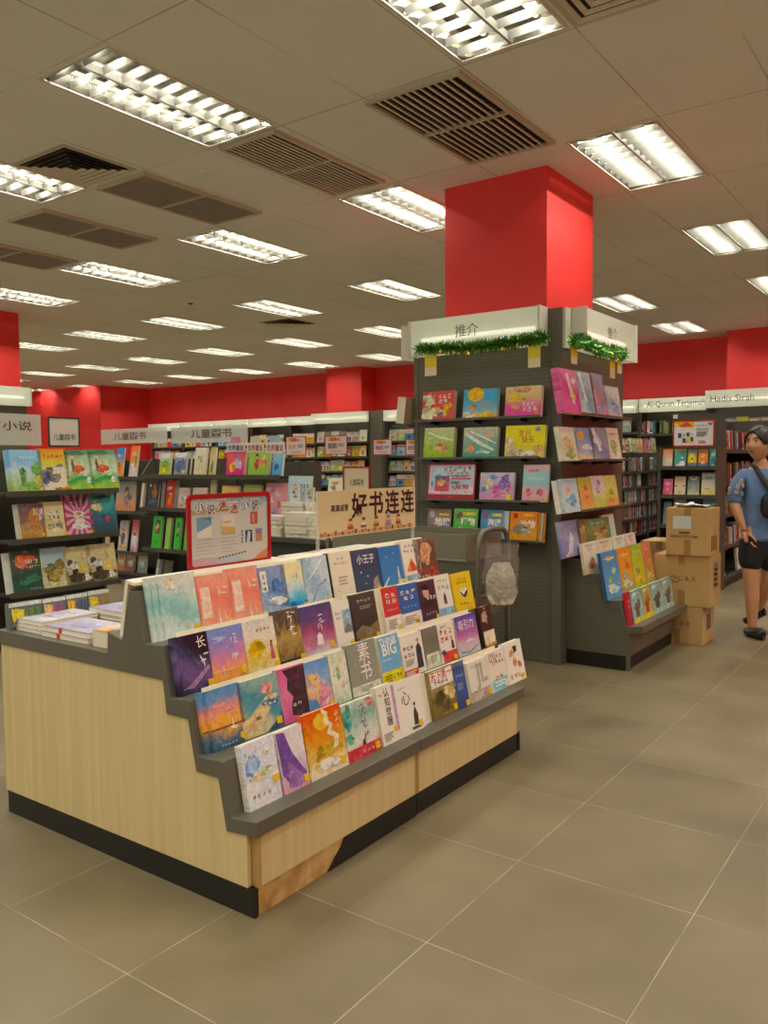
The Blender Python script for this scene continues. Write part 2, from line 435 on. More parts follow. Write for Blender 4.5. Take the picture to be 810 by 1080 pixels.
# ------------------------------------------------------------------ ceiling lights
def louvreMat():
    m, N, L, b = newmat('translucent_louvre')
    d, t, mx = N.new('ShaderNodeBsdfDiffuse'), N.new('ShaderNodeBsdfTranslucent'), N.new('ShaderNodeMixShader')
    d.inputs['Color'].default_value = (.40, .385, .33, 1); t.inputs['Color'].default_value = (.22, .21, .18, 1); mx.inputs[0].default_value = .45
    L.new(d.outputs[0], mx.inputs[1]); L.new(t.outputs[0], mx.inputs[2]); L.new(mx.outputs[0], N['Material Output'].inputs['Surface'])
    return m
LW = louvreMat(); LWH = M('a8a498', .18, .9, name='mirror_reflector'); LWF = M('d8d4c6', .4, name='white_trim_enamel'); WHITE_FIT = M('e8e2d2', .4, name='white_plastic')
TUBE = emit('lamp_tube_glow', 'fff6e4', 6)
def make_light(power):
    root = empty('ceiling_light', (0, 0, 0))
    h = MB(); a, l, t = FW / 2, FL / 2, .002
    h.box(-a, a, -l, l, .102, .104, LWH)
    for s in (-1, 1):
        h.box(s * a - t, s * a + t, -l, l, 0, .104, LWH); h.box(-a, a, s * l - t, s * l + t, 0, .104, LWH)
        # sloped reflector wings
        h.poly([(s * (a - .002), -l, .0), (s * (a - .002), l, .0), (s * (a - .03), l, .102), (s * (a - .03), -l, .102)], LWH)
    h.build('housing', root)
    f = MB()
    for s in (-1, 1):
        f.box(s * a - .008, s * a + .008, -l - .008, l + .008, -.006, 0, LWF); f.box(-a, a, s * l - .008, s * l + .008, -.006, 0, LWF)
    f.build('frame', root)
    g = MB()
    g.box(-.006, .006, -l, l, .0, .038, LW)
    for s in (-1, 1):
        n = 10
        for i in range(n):
            y = -l + FL * (i + .5) / n
            x0, x1 = (s * .012, s * (a - .012)); x0, x1 = min(x0, x1), max(x0, x1)
            # wedge blade: wide below, thin above
            w = .009
            g.add([(x0, y - w, .038), (x0, y + w, .038), (x0, y, .0), (x1, y - w, .038), (x1, y + w, .038), (x1, y, .0)],
                  [(0, 3, 5, 2), (1, 2, 5, 4)], LW)
    g.build('louvre', root)
    for s in (-1, 1):
        tb = MB(); tb.tube([(s * a / 2, -l + .03, .084), (s * a / 2, l - .03, .084)], .012, TUBE, 8)
        tb.build('fluorescent_tube', root)
        ld = bpy.data.lights.get('tube_lamp') or bpy.data.lights.new('tube_lamp', 'AREA')
        ld.shape = 'RECTANGLE'; ld.size = .024; ld.size_y = FL - .07; ld.energy = power; ld.color = (1, .98, .87)
        lo = bpy.data.objects.new('tube_lamp', ld); C.objects.link(lo); lo.parent = root; lo.location = (s * a / 2, 0, .0705)
    return root
LIGHT0 = make_light(20)
spots = []
for ri, r in enumerate(FXR):
    for ci, c in enumerate(FXC):
        if c < -19.5 and r < 2: continue
        if r + FL > 14.2 or c < -23.9 or (c > -3.5 and r > 13): continue
        spots.append((ri, r, c))
vis = {}
for ri, r, c in spots:
    u, v, fw = proj((c, r + FL / 2, CEIL))
    ok = fw > .3 and -60 < u < 850 and -60 < v
    if ok and not (470 < u < 625 and r > 6): vis.setdefault(ri, []).append((u, c))
first = True
rows_seen = sorted(vis)
for ri, r, c in spots:
    o = LIGHT0 if first else copy_tree(LIGHT0); first = False
    o.location = (c, r + FL / 2, CEIL)
    tag(o, cat='ceiling light')
    L_ = [cc for u, cc in sorted(vis.get(ri, []))]
    if c in L_:
        o['group'] = 'louvred ceiling lights in view'
        i = len(L_) - 1 - L_.index(c); k = rows_seen.index(ri)
        o['label'] = 'white louvred ceiling light, %s from the right in the %s row from the front' % (ORD[i], ORD[k])
    else:
        o['group'] = 'ceiling lights out of view'
        o['label'] = 'white louvred fluorescent ceiling light beyond the edge of the picture'

# ------------------------------------------------------------------ air vents
VG = M('c9c2b2', .45, name='vent_frame_enamel'); VB = M('0b0a08', .8, name='vent_dark'); VS = M('dedacd', .45, name='vent_slat'); VE = M('b4b4aa', .5, name='egg_crate_plastic')
def vent(x0, x1, y0, y1, label, kind='slot'):
    root = empty('ceiling_vent', ((x0 + x1) / 2, (y0 + y1) / 2, CEIL), label, 'ceiling vent', 'air vents')
    a, b = (x1 - x0) / 2, (y1 - y0) / 2
    k = MB(); k.box(-a + .02, a - .02, -b + .02, b - .02, -.003, -.001, VB); k.build('backing', root)
    f = MB(); w = .028
    for s in (-1, 1):
        f.box(s * (a - w / 2) - w / 2, s * (a - w / 2) + w / 2, -b, b, -.022, -.001, VG); f.box(-a + w, a - w, s * (b - w / 2) - w / 2, s * (b - w / 2) + w / 2, -.022, -.001, VG)
    f.box(-a + w, a - w, -.012, .012, -.022, -.001, VG)
    f.build('frame', root)
    g = MB()
    if kind == 'slot':
        n = 12
        for i in range(1, n):
            x = -a + w + (2 * a - 2 * w) * i / n
            for y0_, y1_ in ((-b + w, -.012), (.012, b - w)):
                g.add([(x - .007, y0_, -.021), (x - .005, y0_, -.005), (x - .001, y0_, -.005), (x + .007, y0_, -.021), (x - .007, y1_, -.021), (x - .005, y1_, -.005), (x - .001, y1_, -.005), (x + .007, y1_, -.021)],
                      [(0, 1, 5, 4), (2, 3, 7, 6), (0, 4, 7, 3), (0, 3, 2, 1), (4, 5, 6, 7)], VS)
    else:
        for i in range(1, 15):
            x = -a + w + (2 * a - 2 * w) * i / 15; g.box(x - .002, x + .002, -b + w, b - w, -.016, -.004, VE)
        for i in range(1, 30):
            y = -b + w + (2 * b - 2 * w) * i / 30; g.box(-a + w, a - w, y - .002, y + .002, -.016, -.004, VE)
    g.build('slats' if kind == 'slot' else 'egg_crate_grille', root)
    return root
vent(-2.80, -2.19, 3.735, 4.91, 'dark slotted return air vent in front of the red column')
vent(-3.93, -3.455, 3.715, 4.86, 'slotted return air vent at the right end of the large near light')
vent(-5.19, -4.65, 3.71, 4.85, 'fine egg crate air vent beside the square diffuser', 'grid')
vent(-6.44, -5.93, 3.76, 4.86, 'egg crate air vent at left, second of the three in line', 'grid')
vent(-7.72, -7.17, 3.78, 4.90, 'egg crate air vent cut by the left picture edge', 'grid')
def diffuser(x0, x1, y0, y1, label):
    root = empty('vent_diffuser', ((x0 + x1) / 2, (y0 + y1) / 2, CEIL), label, 'air diffuser', 'air vents')
    a, b = (x1 - x0) / 2, (y1 - y0) / 2
    k = MB(); k.box(-a, a, -b, b, -.004, -.001, VG); k.build('face_plate', root)
    d = MB(); d.box(-a + .04, a - .04, -b + .04, b - .04, -.006, -.004, VB); d.build('dark_throat', root)
    g = MB()
    for i in range(5):
        s = 1 - .19 * i; s2 = s - .085
        A, B, A2, B2 = (a - .04) * s, (b - .04) * s, (a - .04) * s2, (b - .04) * s2
        zo, zi = -.018, -.007
        p = [(-A, -B), (A, -B), (A, B), (-A, B)]; q = [(-A2, -B2), (A2, -B2), (A2, B2), (-A2, B2)]
        g.add([(*c, zo) for c in p] + [(*c, zi) for c in q], [(i_, (i_ + 1) % 4, 4 + (i_ + 1) % 4, 4 + i_) for i_ in range(4)], VS)
    g.build('louvre_cones', root)
diffuser(-5.25, -4.66, 3.1, 3.66, 'square air diffuser beside the large near light')
diffuser(-1.56, -.97, 3.1, 3.70, 'square air diffuser cut by the top picture edge')
diffuser(-8.3, -7.72, 8.55, 9.15, 'small far square air diffuser between two rows of lights')
for i, (px, lb) in enumerate((((219, 181), 'round white ceiling speaker beside the egg crate vent'), ((200, 379), 'tiny round ceiling sensor far back'), ((201, 320), 'small dark sprinkler head left of a ceiling light'))):
    p = atz(px[0], px[1], CEIL)
    mb = MB(); r = (.045, .03, .03)[i]
    prof = [(r, 0), (r, .006), (r * .8, .012), (r * .3, .014)]
    vs = [(q * math.cos(2 * math.pi * k / 16), q * math.sin(2 * math.pi * k / 16), -d) for q, d in prof for k in range(16)]
    fs = [(j * 16 + k, j * 16 + (k + 1) % 16, (j + 1) * 16 + (k + 1) % 16, (j + 1) * 16 + k) for j in range(3) for k in range(16)] + [tuple(range(48, 64))]
    mb.add(vs, fs, (WHITE_FIT, WHITE_FIT, DARK)[i])
    tag(mb.build(('ceiling_speaker', 'ceiling_sensor', 'ceiling_sprinkler')[i], smooth=True, loc=p), lb, 'ceiling fitting')
# ------------------------------------------------------------------ stepped display stands
WOOD = noisy('maple_veneer', [(.25, 'ccb37c'), (.5, 'd3bd87'), (.75, 'dac793')], scale=(22, 22, .7), nscale=1.6, detail=6, rough=.42)
WOODE = noisy('maple_edge_band', [(.3, 'b08a54'), (.7, 'bf9a62')], scale=(30, 30, 1), nscale=2, rough=.5)
CHIP = noisy('bare_chipboard', [(.3, '9c7338'), (.55, 'c09a58'), (.75, 'd2b377')], nscale=14, detail=8, rough=.85)
CRM = M('e9dfc6', .45, name='cream_board')
STEP = [(-1.75, .264), (-1.75, .312), (-1.862, .300), (-1.895, .472), (-2.012, .465), (-2.045, .642), (-2.137, .635), (-2.170, .805), (-2.262, .800)]
UNDER = [(-2.175, .688), (-2.160, .578), (-2.055, .578), (-2.020, .413), (-1.918, .413), (-1.885, .25)]
def stand(label, y0, y1, ends, peel):
    root = empty('display_stand', (-2.45, (y0 + y1) / 2, 0), label, 'display stand', 'wood and grey display stands')
    ox, oy = -2.45, (y0 + y1) / 2
    def loc(mb): mb.v = [(x - ox, y - oy, z) for x, y, z in mb.v]; return mb
    prof = STEP + [(-2.30, .975), (-2.335, .975), (-2.385, .80), (-2.465, .82), (-2.47, .745), (-3.195, .745), (-3.195, .688)] + UNDER
    mb = MB(); ya_, yb_ = (y0 - .024 if ends[0][1] < 0 else y0), (y1 + .024 if ends[0][1] > 0 else y1)
    mb.prism(prof, GREY, lambda a, b, k: (a, (ya_, yb_)[k], b)); loc(mb).build('stepped_top', root, bevel=.003)
    for yy, s in ends:
        w = MB(); poly = [(-3.172, .09), (-1.772, .09), (-1.772, .25)] + [(x, z) for x, z in reversed(UNDER)] + [(-3.172, .688)]
        poly = [(-3.172, .0901), (-1.80, .0901), (-1.80, .257), (-1.886, .2495), (-1.919, .4125), (-2.021, .4125), (-2.056, .5775), (-2.161, .5775), (-2.176, .6875), (-3.172, .6875)]
        w.prism(poly, WOOD, lambda a, b, k: (a, (yy, yy + s * .018)[k], b)); loc(w).build('end_panel', root)
        k_ = MB(); k_.box(-3.16, -1.772, min(yy + s * .002, yy + s * .018), max(yy + s * .002, yy + s * .018), 0, .09, BLACK); loc(k_).build('end_kick_board', root)
    f = MB(); f.box(-1.79, -1.772, y0 + .004, y1 - .004, .0901, .259, WOOD); loc(f).build('front_panel', root)
    for yy in (y0 + .0005, y1 - .0125):
        e = MB(); e.box(-1.80, -1.7705, yy, yy + .012, .0901, .257, WOODE); loc(e).build('edge_band', root)
    k_ = MB(); ya = y0 + .004
    k_.box(-1.792, -1.776, y0 + .004, y1 - .004, 0, .09, CHIP if peel else BLACK); loc(k_).build('bare_plinth' if peel else 'kick_board', root)
    if peel:
        b = MB(); b.prism([(y0 + .335, .0), (y1 - .004, 0), (y1 - .004, .0895), (y0 + .43, .0895), (y0 + .41, .06), (y0 + .375, .035)], BLACK, lambda a, z, k: ((-1.776, -1.772)[k], a, z)); loc(b).build('kick_laminate', root)
    bk = MB(); bk.box(-3.172, -3.155, y0 + .004, y1 - .004, .0, .688, WOOD); loc(bk).build('back_panel', root)
    for i, (bx, bz) in enumerate(((-1.862, .3005), (-2.012, .466), (-2.137, .636), (-2.262, .801))):
        c = MB(); l = .203; t = .004; q = .2
        c.prism([(bx + t, bz), (bx + t - l * q, bz + l), (bx - l * q, bz + l), (bx, bz)] if i == 3 else [(bx + .0045 + t, bz), (bx + .0045 + t - l * q, bz + l), (bx + .0045 - l * q, bz + l), (bx + .0045, bz)], CRM, lambda a, b, k: (a, (y0 + .03, y1 - .012)[k], b))
        loc(c).build('tier_backboard', root)
    c = MB(); c.prism([(-2.392, .812), (-2.352, 1.012), (-2.305, 1.004), (-2.304, .994), (-2.338, 1.000), (-2.376, .812)], CRM, lambda a, b, k: (a, (ya_ - .003, yb_)[k], b)); loc(c).build('cream_back_board', root)
    return root
stand('near maple display stand with grey steps and a peeled corner kick board', 1.78, 2.669, ((1.779, -1),), True)
stand('far maple display stand with grey steps joined behind the peeled one', 2.673, 3.562, ((3.563, 1),), False)

R1, R2, R3, R4 = facingX(-2.235, .803), facingX(-2.110, .638), facingX(-1.985, .468), facingX(-1.835, .303)
G1 = 'books on the top tier of the maple display'; G2 = 'books on the second tier of the maple display'
G3 = 'books on the third tier of the maple display'; G4 = 'books on the bottom tier of the maple display'
SC_, SS = (.86, .1), (.85, .08)
W, K, RD = 'f6f1e4', '1c1a1a', 'c8262b'
def t1(bl, tr, t, cov, sh, lab, **k): return pbook(R1, bl, tr, t, cov, sh, lab, G1, **k)
def t2(bl, tr, t, cov, sh, lab, **k): return pbook(R2, bl, tr, t, cov, sh, lab, G2, **k)
def t3(bl, tr, t, cov, sh, lab, **k): return pbook(R3, bl, tr, t, cov, sh, lab, G3, **k)
def t4(bl, tr, t, cov, sh, lab, **k): return pbook(R4, bl, tr, t, cov, sh, lab, G4, **k)
# --- top tier
teal = cover('dfe6da c6dcd4 7fb9b4 a7cfc6 d9dccb', 3, .32, 75, .2)
for i, (du, bk_, lb) in enumerate(((0, 0, 'teal and white misty novel, front copy of three on the top tier'), (-.021, .0088, 'teal misty novel, middle copy of the three at the top tier end'), (-.042, .0176, 'teal misty novel, rearmost of the three copies at the top tier end'))):
    u0, _ = R1.uv((174.4, 675.6)); u1, v1 = R1.uv((204.5, 603)); u0 = R1.uv((170, 640))[0]
    make_book(R1.mat(u0 + du, 0, bk_), u1 - u0, v1 + .002, .0085, teal, [('s', .62, .18, .06, .03, 'c7a94a'), ('s', .3, .86, .16, .1, 'e3d3b4'), ('d', .5, .72, .5, .03, 4, 'eef3ea')], lb, G1, sticker=(.86, .1) if i == 0 else None)
coral = cover('f2b79a ea8f72 e77a66 ee9a80', 2, .2, 80, .18)
for i, (bl, tr, lb) in enumerate((((213, 665), (239.6, 603), 'coral pink novel with white label strip, beside the teal novels'), ((247, 655), (270.7, 595.6), 'coral pink novel with white label strip, second of the pair'))):
    t1(bl, tr, .02, coral, [('r', .1, .22, .38, .78, 'f0cbb2'), ('b', .7, .72, .34, 1, 'f8d8c4'), ('p', [(.55, .08), (.6, .08), (.59, .4)], 'f9d5be'), ('p', [(.72, .08), (.77, .08), (.75, .36)], 'f9d5be')], lb, sticker=(.9, .06))
t1((278, 649), (299, 595), .022, cover('c9d3dc 8ea9c9 5f7fb3 7e94b8', 4, .45, 60), [('r', .08, .5, .3, .92, 'efe8d2'), ('d', .19, .8, .14, .04, 1, K), ('d', .19, .68, .14, .04, 1, K), ('d', .19, .57, .14, .04, 1, K), ('s', .62, .6, .25, .12, '3f63a0'), ('s', .6, .3, .3, .1, 'dfe5e4')], 'slate blue novel with a cream vertical title strip, top tier', sticker=(.88, .06))
t1((301.9, 644.4), (318, 591), .022, cover('2f92c4 4fb0d4 cfe0d4 efe3ae f0dfa0', 3, .25, 90), [('s', .55, .12, .35, .1, '1e74b4'), ('d', .6, .72, .3, .06, 2, '8fb7c0')], 'pale yellow novel with a cyan wave at its foot, top tier', sticker=(.85, .07))
t1((324, 637), (343.3, 585), .02, cover('dbe6ea a9c3d2 8fb0c6 c3d5dd', 5, .55, 45), [('p', [(.2, .1), (.5, .4), (.86, .52), (.9, .49), (.52, .36), (.24, .08)], '6f93ad'), ('p', [(.1, .5), (.5, .75), (.8, .95), (.83, .92), (.5, .7)], 'e9f0f0')], 'pale blue watery novel with white streaks, top tier', sticker=(.86, .08))
t1((353.5, 634), (368.4, 580), .026, M('efe3c6', .5), [('d', .5, .85, .35, .02, 2, '9c8f78'), ('d', .5, .76, .6, .025, 5, '8d806a'), ('l', .3, .3, .7, .5, 3, 'b9ac92'), ('e', .25, .2, .02, .012, '8d806a'), ('e', .75, .2, .02, .012, '8d806a')], 'plain cream book with a dark brown spine, top tier', spine=M('4a3728', .5))
t1((375.5, 622.4), (396.8, 577), .024, cover('2c3a46 26405c 1f2f45 2a3c50', 3, .25, 90), [('t', '小王子', .52, .78, .2, W, False, .008), ('p', [(.62, 0), (.94, 0), (.86, .38), (.7, .3)], '8f8a78'), ('e', .28, .5, .03, .02, 'd8cfae'), ('e', .5, .4, .025, .018, 'd8cfae'), ('e', .4, .25, .02, .014, 'd8cfae')], 'dark navy book titled in white with a pale hill, top tier', sticker=(.86, .08))
t1((405, 619.6), (422, 574), .024, cover('3a7fb8 2f6fae 2b62a4', 2, .2, 90), [('p', [(.0, .02), (.3, .26), (.28, .3), (0, .1)], 'dfe3d4'), ('p', [(.55, 0), (1, 0), (.98, .16), (.7, .22)], 'd8d2b0'), ('p', [(.66, .2), (.78, .2), (.75, .42), (.69, .42)], 'b8c9d2'), ('e', .72, .46, .04, .03, 'e7dcb4'), ('e', .3, .75, .02, .014, W), ('e', .6, .82, .02, .014, W)], 'bright blue book with a small pale standing figure, top tier', sticker=(.86, .08))
_u0, _ = R1.uv((427, 616)); _u1, _v = R1.uv((439.5, 568.5))
make_book(R1.mat(_u0 + .004, 0), _u1 - _u0 - .004, _v, .02, M('f0e8d4', .45), [('p', [(.2, .3), (.5, .6), (.8, .3)], 'c8402c'), ('p', [(.2, .3), (.5, .6), (.42, .3)], 'e0853a'), ('r', .15, .1, .85, .22, '8fa6b8'), ('d', .5, .88, .6, .03, 3, '6d6557'), ('d', .5, .76, .7, .025, 4, '6d6557')], 'white book with a red triangle, near the far end of the top tier', G1)
t1((442, 612), (456.5, 566), .024, cover('3a211a 5d3a2b 4d2e25 6a4a38', 3, .3, 90), [('r', 0, 0, 1, .3, '6e3423'), ('s', .5, .66, .3, .27, 'b98460'), ('e', .5, .68, .22, .22, 'c69069'), ('e', .41, .72, .035, .015, '3a241a'), ('e', .59, .72, .035, .015, '3a241a'), ('p', [(.48, .7), (.53, .7), (.55, .6), (.46, .6)], 'a9714f'), ('e', .5, .54, .07, .015, '7d4030'), ('t', '2', .72, .2, .34, 'e2542c', False, .03), ('d', .35, .12, .5, .04, 3, 'e8d9c0')], 'brown book with a portrait face at the far end of the top tier')
# --- second tier
t2((190.7, 737.8), (218, 665), .02, cover('17131f 2c2340 5d4a7c 2a3350 14121c', 3, .5, 70, .25), [('t', '长', .78, .84, .26, W, False, 0), ('b', .78, .58, .3, 1, W), ('p', [(.2, .1), (.9, .42), (.95, .36), (.4, .08)], '8d6a8f'), ('d', .2, .1, .2, .015, 3, 'b9aebc')], 'black and purple galaxy novel at the near end of the second tier', sticker=(.9, .1))
t2((226.3, 724.4), (253.9, 657), .02, cover('e8a23c ee8f62 c77fa6 7d7cc0 6f86c8', 3, .3, 90), [('b', .74, .64, .26, 2, 'f3dfe4'), ('s', .3, .8, .18, .06, '9fb0dc'), ('r', 0, .22, 1, .24, 'f7d26a'), ('p', [(.3, .12), (.33, .12), (.33, .3), (.3, .3)], 'fbe9c0')], 'purple, pink and orange sunset novel, second on the second tier', sticker=(.87, .16))
t2((263, 711.7), (288.5, 649), .02, cover('e7d9a4 d9b84a e6d6a8 e9dfcf d8cfc6', 4, .35, 90), [('s', .3, .45, .28, .16, 'c9a227'), ('p', [(.72, .2), (.86, .2), (.82, .5), (.76, .5)], 'b0546b'), ('e', .79, .53, .035, .026, '3a2a2a'), ('d', .6, .8, .5, .035, 4, 'b08a40')], 'cream and golden yellow novel with a small pink figure, second tier', sticker=(.88, .09))
t2((296, 703.7), (313.7, 639.4), .022, cover('1d1a18 8f7140 a98a4c 3a332b 55493a', 4, .5, 90), [('b', .66, .72, .34, 2, W), ('r', 0, 0, 1, .08, '14110f')], 'black and gold smoky novel with white writing, second tier', sticker=(.9, .07))
t2((322.6, 696), (347.8, 634), .02, cover('d9d3dc b96f86 8b3f5c 4b3c68 3a3764', 3, .35, 90), [('p', [(.42, .2), (.62, .2), (.6, .38), (.52, .44), (.44, .38)], 'e8e2e0'), ('b', .55, .68, .32, 1, 'd9cfe4')], 'dusk purple and red novel with a white figure, second tier', sticker=(.86, .16))
t2((356.7, 683), (367, 632), .022, M('efe8d8', .4), [('r', .5, .3, 1, .8, '8aa7b8'), ('p', [(.5, .3), (1, .3), (1, .42), (.75, .5), (.5, .38)], '5f6a58'), ('d', .25, .75, .3, .03, 2, '8a8170'), ('d', .25, .64, .3, .03, 2, '8a8170')], 'slim white book with a seaside photo, second tier', sticker=(.85, .08))
t2((377, 676), (394, 622.4), .024, cover('3a352f 24241f 2e2d2a 33312e', 3, .3, 90), [('p', [(0, .22), (.3, .34), (.6, .26), (1, .38), (1, .1), (0, .1)], '6d5c3f'), ('d', .5, .84, .6, .03, 4, 'cfc8b8'), ('l', .3, .66, .8, .74, 2, '9a937f'), ('r', .1, .02, .9, .09, '8d6d35')], 'charcoal book with a brown landscape band, second tier', sticker=(.88, .06))
t2((408.5, 666.4), (418.5, 617), .03, M('d23b3a', .38), [('r', 0, 0, 1, .36, 'efe4cf'), ('d', .5, .82, .7, .05, 2, W), ('d', .5, .68, .7, .05, 2, W), ('d', .5, .5, .7, .02, 4, 'f3c9bd'), ('l', .15, .08, .7, .3, 4, 'b3a58d'), ('s', .75, .1, .12, .06, 'd8a13a')], 'red book with a white lower half, second tier', spine=M('efe4cf', .6))
t2((425.5, 665), (439, 613.5), .026, M('2c66ad', .38), [('r', 0, 0, 1, .34, 'efe4cf'), ('d', .5, .82, .8, .045, 3, W), ('d', .5, .69, .55, .045, 2, W), ('d', .5, .48, .7, .02, 4, 'b9cbe4'), ('l', .15, .08, .7, .28, 4, 'b3a58d'), ('s', .75, .12, .12, .06, 'd8a13a')], 'blue book with a white lower half, second tier', spine=M('efe4cf', .6))
t2((446.5, 660), (457.8, 610), .022, cover('3b2630 2c1c24 3f2a33', 3, .2, 90), [('e', .42, .72, .17, .14, 'c69a7c'), ('p', [(.2, .35), (.75, .35), (.66, .58), (.3, .58)], '151216'), ('s', .42, .84, .2, .08, '120d0f'), ('d', .66, .58, .55, .05, 3, W), ('d', .55, .2, .6, .025, 4, 'cdbfb4')], 'dark maroon book with a woman portrait, second tier', sticker=(.85, .08))
t2((464.5, 653), (472.6, 604.5), .022, M('efe9da', .4), [('r', 0, 0, 1, .22, '7fb0d6'), ('p', [(.45, .3), (.62, .3), (.6, .5), (.5, .58), (.42, .44)], '2e3436'), ('d', .5, .86, .7, .03, 4, '8b8474'), ('d', .5, .7, .8, .06, 3, '9fb49a')], 'white book with a sky blue foot and black figure, second tier')
t2((482, 647), (494.7, 601.7), .022, M('eac81e', .4), [('s', .52, .48, .2, .13, 'efe9da'), ('p', [(.3, .56), (.5, .42), (.75, .56), (.7, .44), (.56, .34), (.42, .4)], K), ('d', .5, .75, .6, .03, 4, '8a7410'), ('d', .48, .2, .5, .03, 3, '3a3210'), ('d', .5, .84, .5, .022, 3, '8a7410')], 'bright yellow book with a black bird drawing at the far end of the second tier', sticker=(.84, .1))
# --- third tier
sea = cover('24425e 3d5a70 e0a23c ef9d55 d98a7e 6a88b4 3f7fb4', 3, .3, 90, .25)
for i, (du, bk_, lb) in enumerate(((0, 0, 'sunset sea novel, front copy at the near end of the third tier'), (-.024, .013, 'sunset sea novel, rear copy showing behind the front one'))):
    u0, _ = R3.uv((223, 797)); u1, v1 = R3.uv((251.9, 719.5)); u0 = R3.uv((222.5, 770))[0]
    make_book(R3.mat(u0 + du, 0, bk_), u1 - u0, v1, .0125, sea, [('s', .3, .74, .22, .045, 'e58f86'), ('s', .62, .62, .3, .03, 'd97a78'), ('r', .0, .33, 1, .36, '7a3a38'), ('s', .66, .3, .12, .03, 'fff0b0'), ('p', [(.62, .34), (.66, .34), (.65, .46), (.63, .46)], 'fff4dc'), ('d', .45, .06, .5, .02, 5, 'aebfcb')], lb, G3, sticker=(.87, .12) if i == 0 else None)
t3((259, 786), (291.4, 708.4), .022, cover('c9b07c d7bf8c 4f8a93 3f7f92 7fa79a', 3, .35, 70), [('p', [(0, .02), (.4, .1), (.95, .62), (.7, .66), (.2, .36), (0, .3)], 'd3b57c'), ('p', [(.55, .0), (1, 0), (1, .3), (.8, .14)], '2b4460'), ('s', .72, .78, .16, .13, 'c9897e'), ('s', .75, .5, .2, .08, '2d5d8c'), ('d', .72, .5, .34, .03, 3, W), ('d', .4, .3, .2, .03, 1, '5a4630')], 'teal cliff novel with a pale winding path, third tier', sticker=(.88, .14))
t3((300, 765), (319.8, 698.5), .02, cover('c64f7e d9799a c8578a', 4, .3, 90), [('p', [(.34, .12), (.95, .02), (.98, .98), (.2, .96), (.34, .8), (.28, .6), (.46, .45), (.36, .3)], '2a1a22'), ('s', .7, .78, .14, .07, '5b2536'), ('d', .55, .3, .36, .03, 2, W), ('s', .75, .06, .2, .02, W)], 'pink and black torn paper novel, third tier')
t3((327, 750), (344.4, 692.3), .02, cover('5c86bc d98c8c e8c68c 7fa4d0 5f8fc8', 3, .4, 80), [('s', .68, .3, .28, .3, 'd98a96'), ('s', .3, .62, .2, .14, 'e8b070'), ('p', [(0, 0), (.5, 0), (.3, .25), (0, .3)], '4f7fb0')], 'blue novel with a pink flowering hill, third tier', sticker=(.9, .06))
t3((353, 740.5), (363, 685), .02, cover('b9cfa8 dfe2c6 e7e5cf c5d6b4', 4, .5, 90), [('s', .4, .6, .2, .12, '9fbf8a'), ('s', .7, .35, .16, .08, 'e4b2a0'), ('s', .6, .8, .12, .06, 'd9c98a')], 'pale green flowery novel, third tier')
t3((372.5, 732), (394, 672.5), .024, cover('8f9080 808574 7d8272', 2, .15, 90), [('r', 0, 0, 1, .19, 'e6dcc0'), ('t', '素书', .56, .62, .38, W, True, .004), ('l', .3, .05, .7, .16, 3, '9a927c'), ('d', .2, .62, .05, .03, 1, 'd8d6c4')], 'grey green book with two large white brush characters, third tier')
t3((404.6, 719.5), (418.5, 667), .03, M('6fb4da', .38), [('r', 0, 0, 1, .27, 'efd23a'), ('t', 'THINK', .5, .89, .25, W, False, .02), ('t', 'BIG', .5, .72, .42, W, False, .025), ('d', .7, .14, .5, .045, 3, '7a6a10'), ('l', .08, .04, .45, .2, 3, '9c8a1c'), ('r', .1, .5, .6, .52, 'd8ecf2')], 'sky blue and yellow book titled THINK BIG, third tier', spine=M('e4e0c4', .5), sticker=None)
t3((427, 711.5), (443.3, 664.5), .024, M('efe8d8', .4), [('p', [(.62, .12), (.9, .12), (.9, .6), (.8, .74), (.66, .64)], '23262b'), ('e', .77, .8, .06, .05, 'c08a68'), ('r', 0, 0, .62, .16, 'd8502e'), ('d', .32, .66, .5, .05, 3, '5b554a'), ('d', .32, .5, .5, .05, 3, '5b554a'), ('l', .1, .24, .5, .4, 4, 'a09886'), ('l', .05, .03, .5, .13, 2, 'f3d9c8')], 'white book with a standing man in a dark suit, third tier')
t3((450.5, 704), (460.3, 659), .022, cover('d9d3b4 6d6f60 5c5e50 66685a', 2, .12, 90), [('r', .1, .05, .9, .36, 'd6d4b2'), ('l', .3, .12, .7, .3, 3, 'a8a58a')], 'olive grey book with a pale lower label, third tier')
t3((466.3, 699.5), (476.3, 653.6), .022, M('f0e9da', .4), [('r', .15, 0, 1, .26, 'd23a34'), ('d', .5, .76, .8, .07, 3, RD), ('d', .5, .58, .8, .07, 3, RD), ('d', .4, .9, .4, .03, 3, '3a3632'), ('p', [(.72, .3), (.9, .3), (.86, .5), (.76, .52)], '2a2826'), ('s', .2, .26, .14, .07, '403a36')], 'white book with red heavy writing and red foot, third tier', sticker=(.85, .07))
t3((485.5, 695), (500.4, 645), .022, cover('d4cbbf c9b2bc b25f9a 6f4fa0 453a86', 2, .12, 90), [('p', [(.1, .12), (.5, .06), (.95, .2), (.95, .16), (.5, .02), (.1, .06)], '6f86a0'), ('t', '吸引力', .5, .76, .22, W, False, .008), ('p', [(.3, .3), (.55, .38), (.9, .3)], 'e2dcd4')], 'blue to pink gradient book with a white mountain, third tier', spine=M('d9d2c0', .5))
t3((511.5, 684), (516.5, 637.5), .022, M('3a2a24', .4), [('r', .1, 0, 1, .38, 'e4d6b4'), ('s', .4, .72, .25, .2, 'b28a76'), ('s', .7, .6, .2, .14, '1d1714'), ('r', .1, 0, 1, .06, 'b9862a')], 'dark photo book with a cream band at the far end of the third tier')
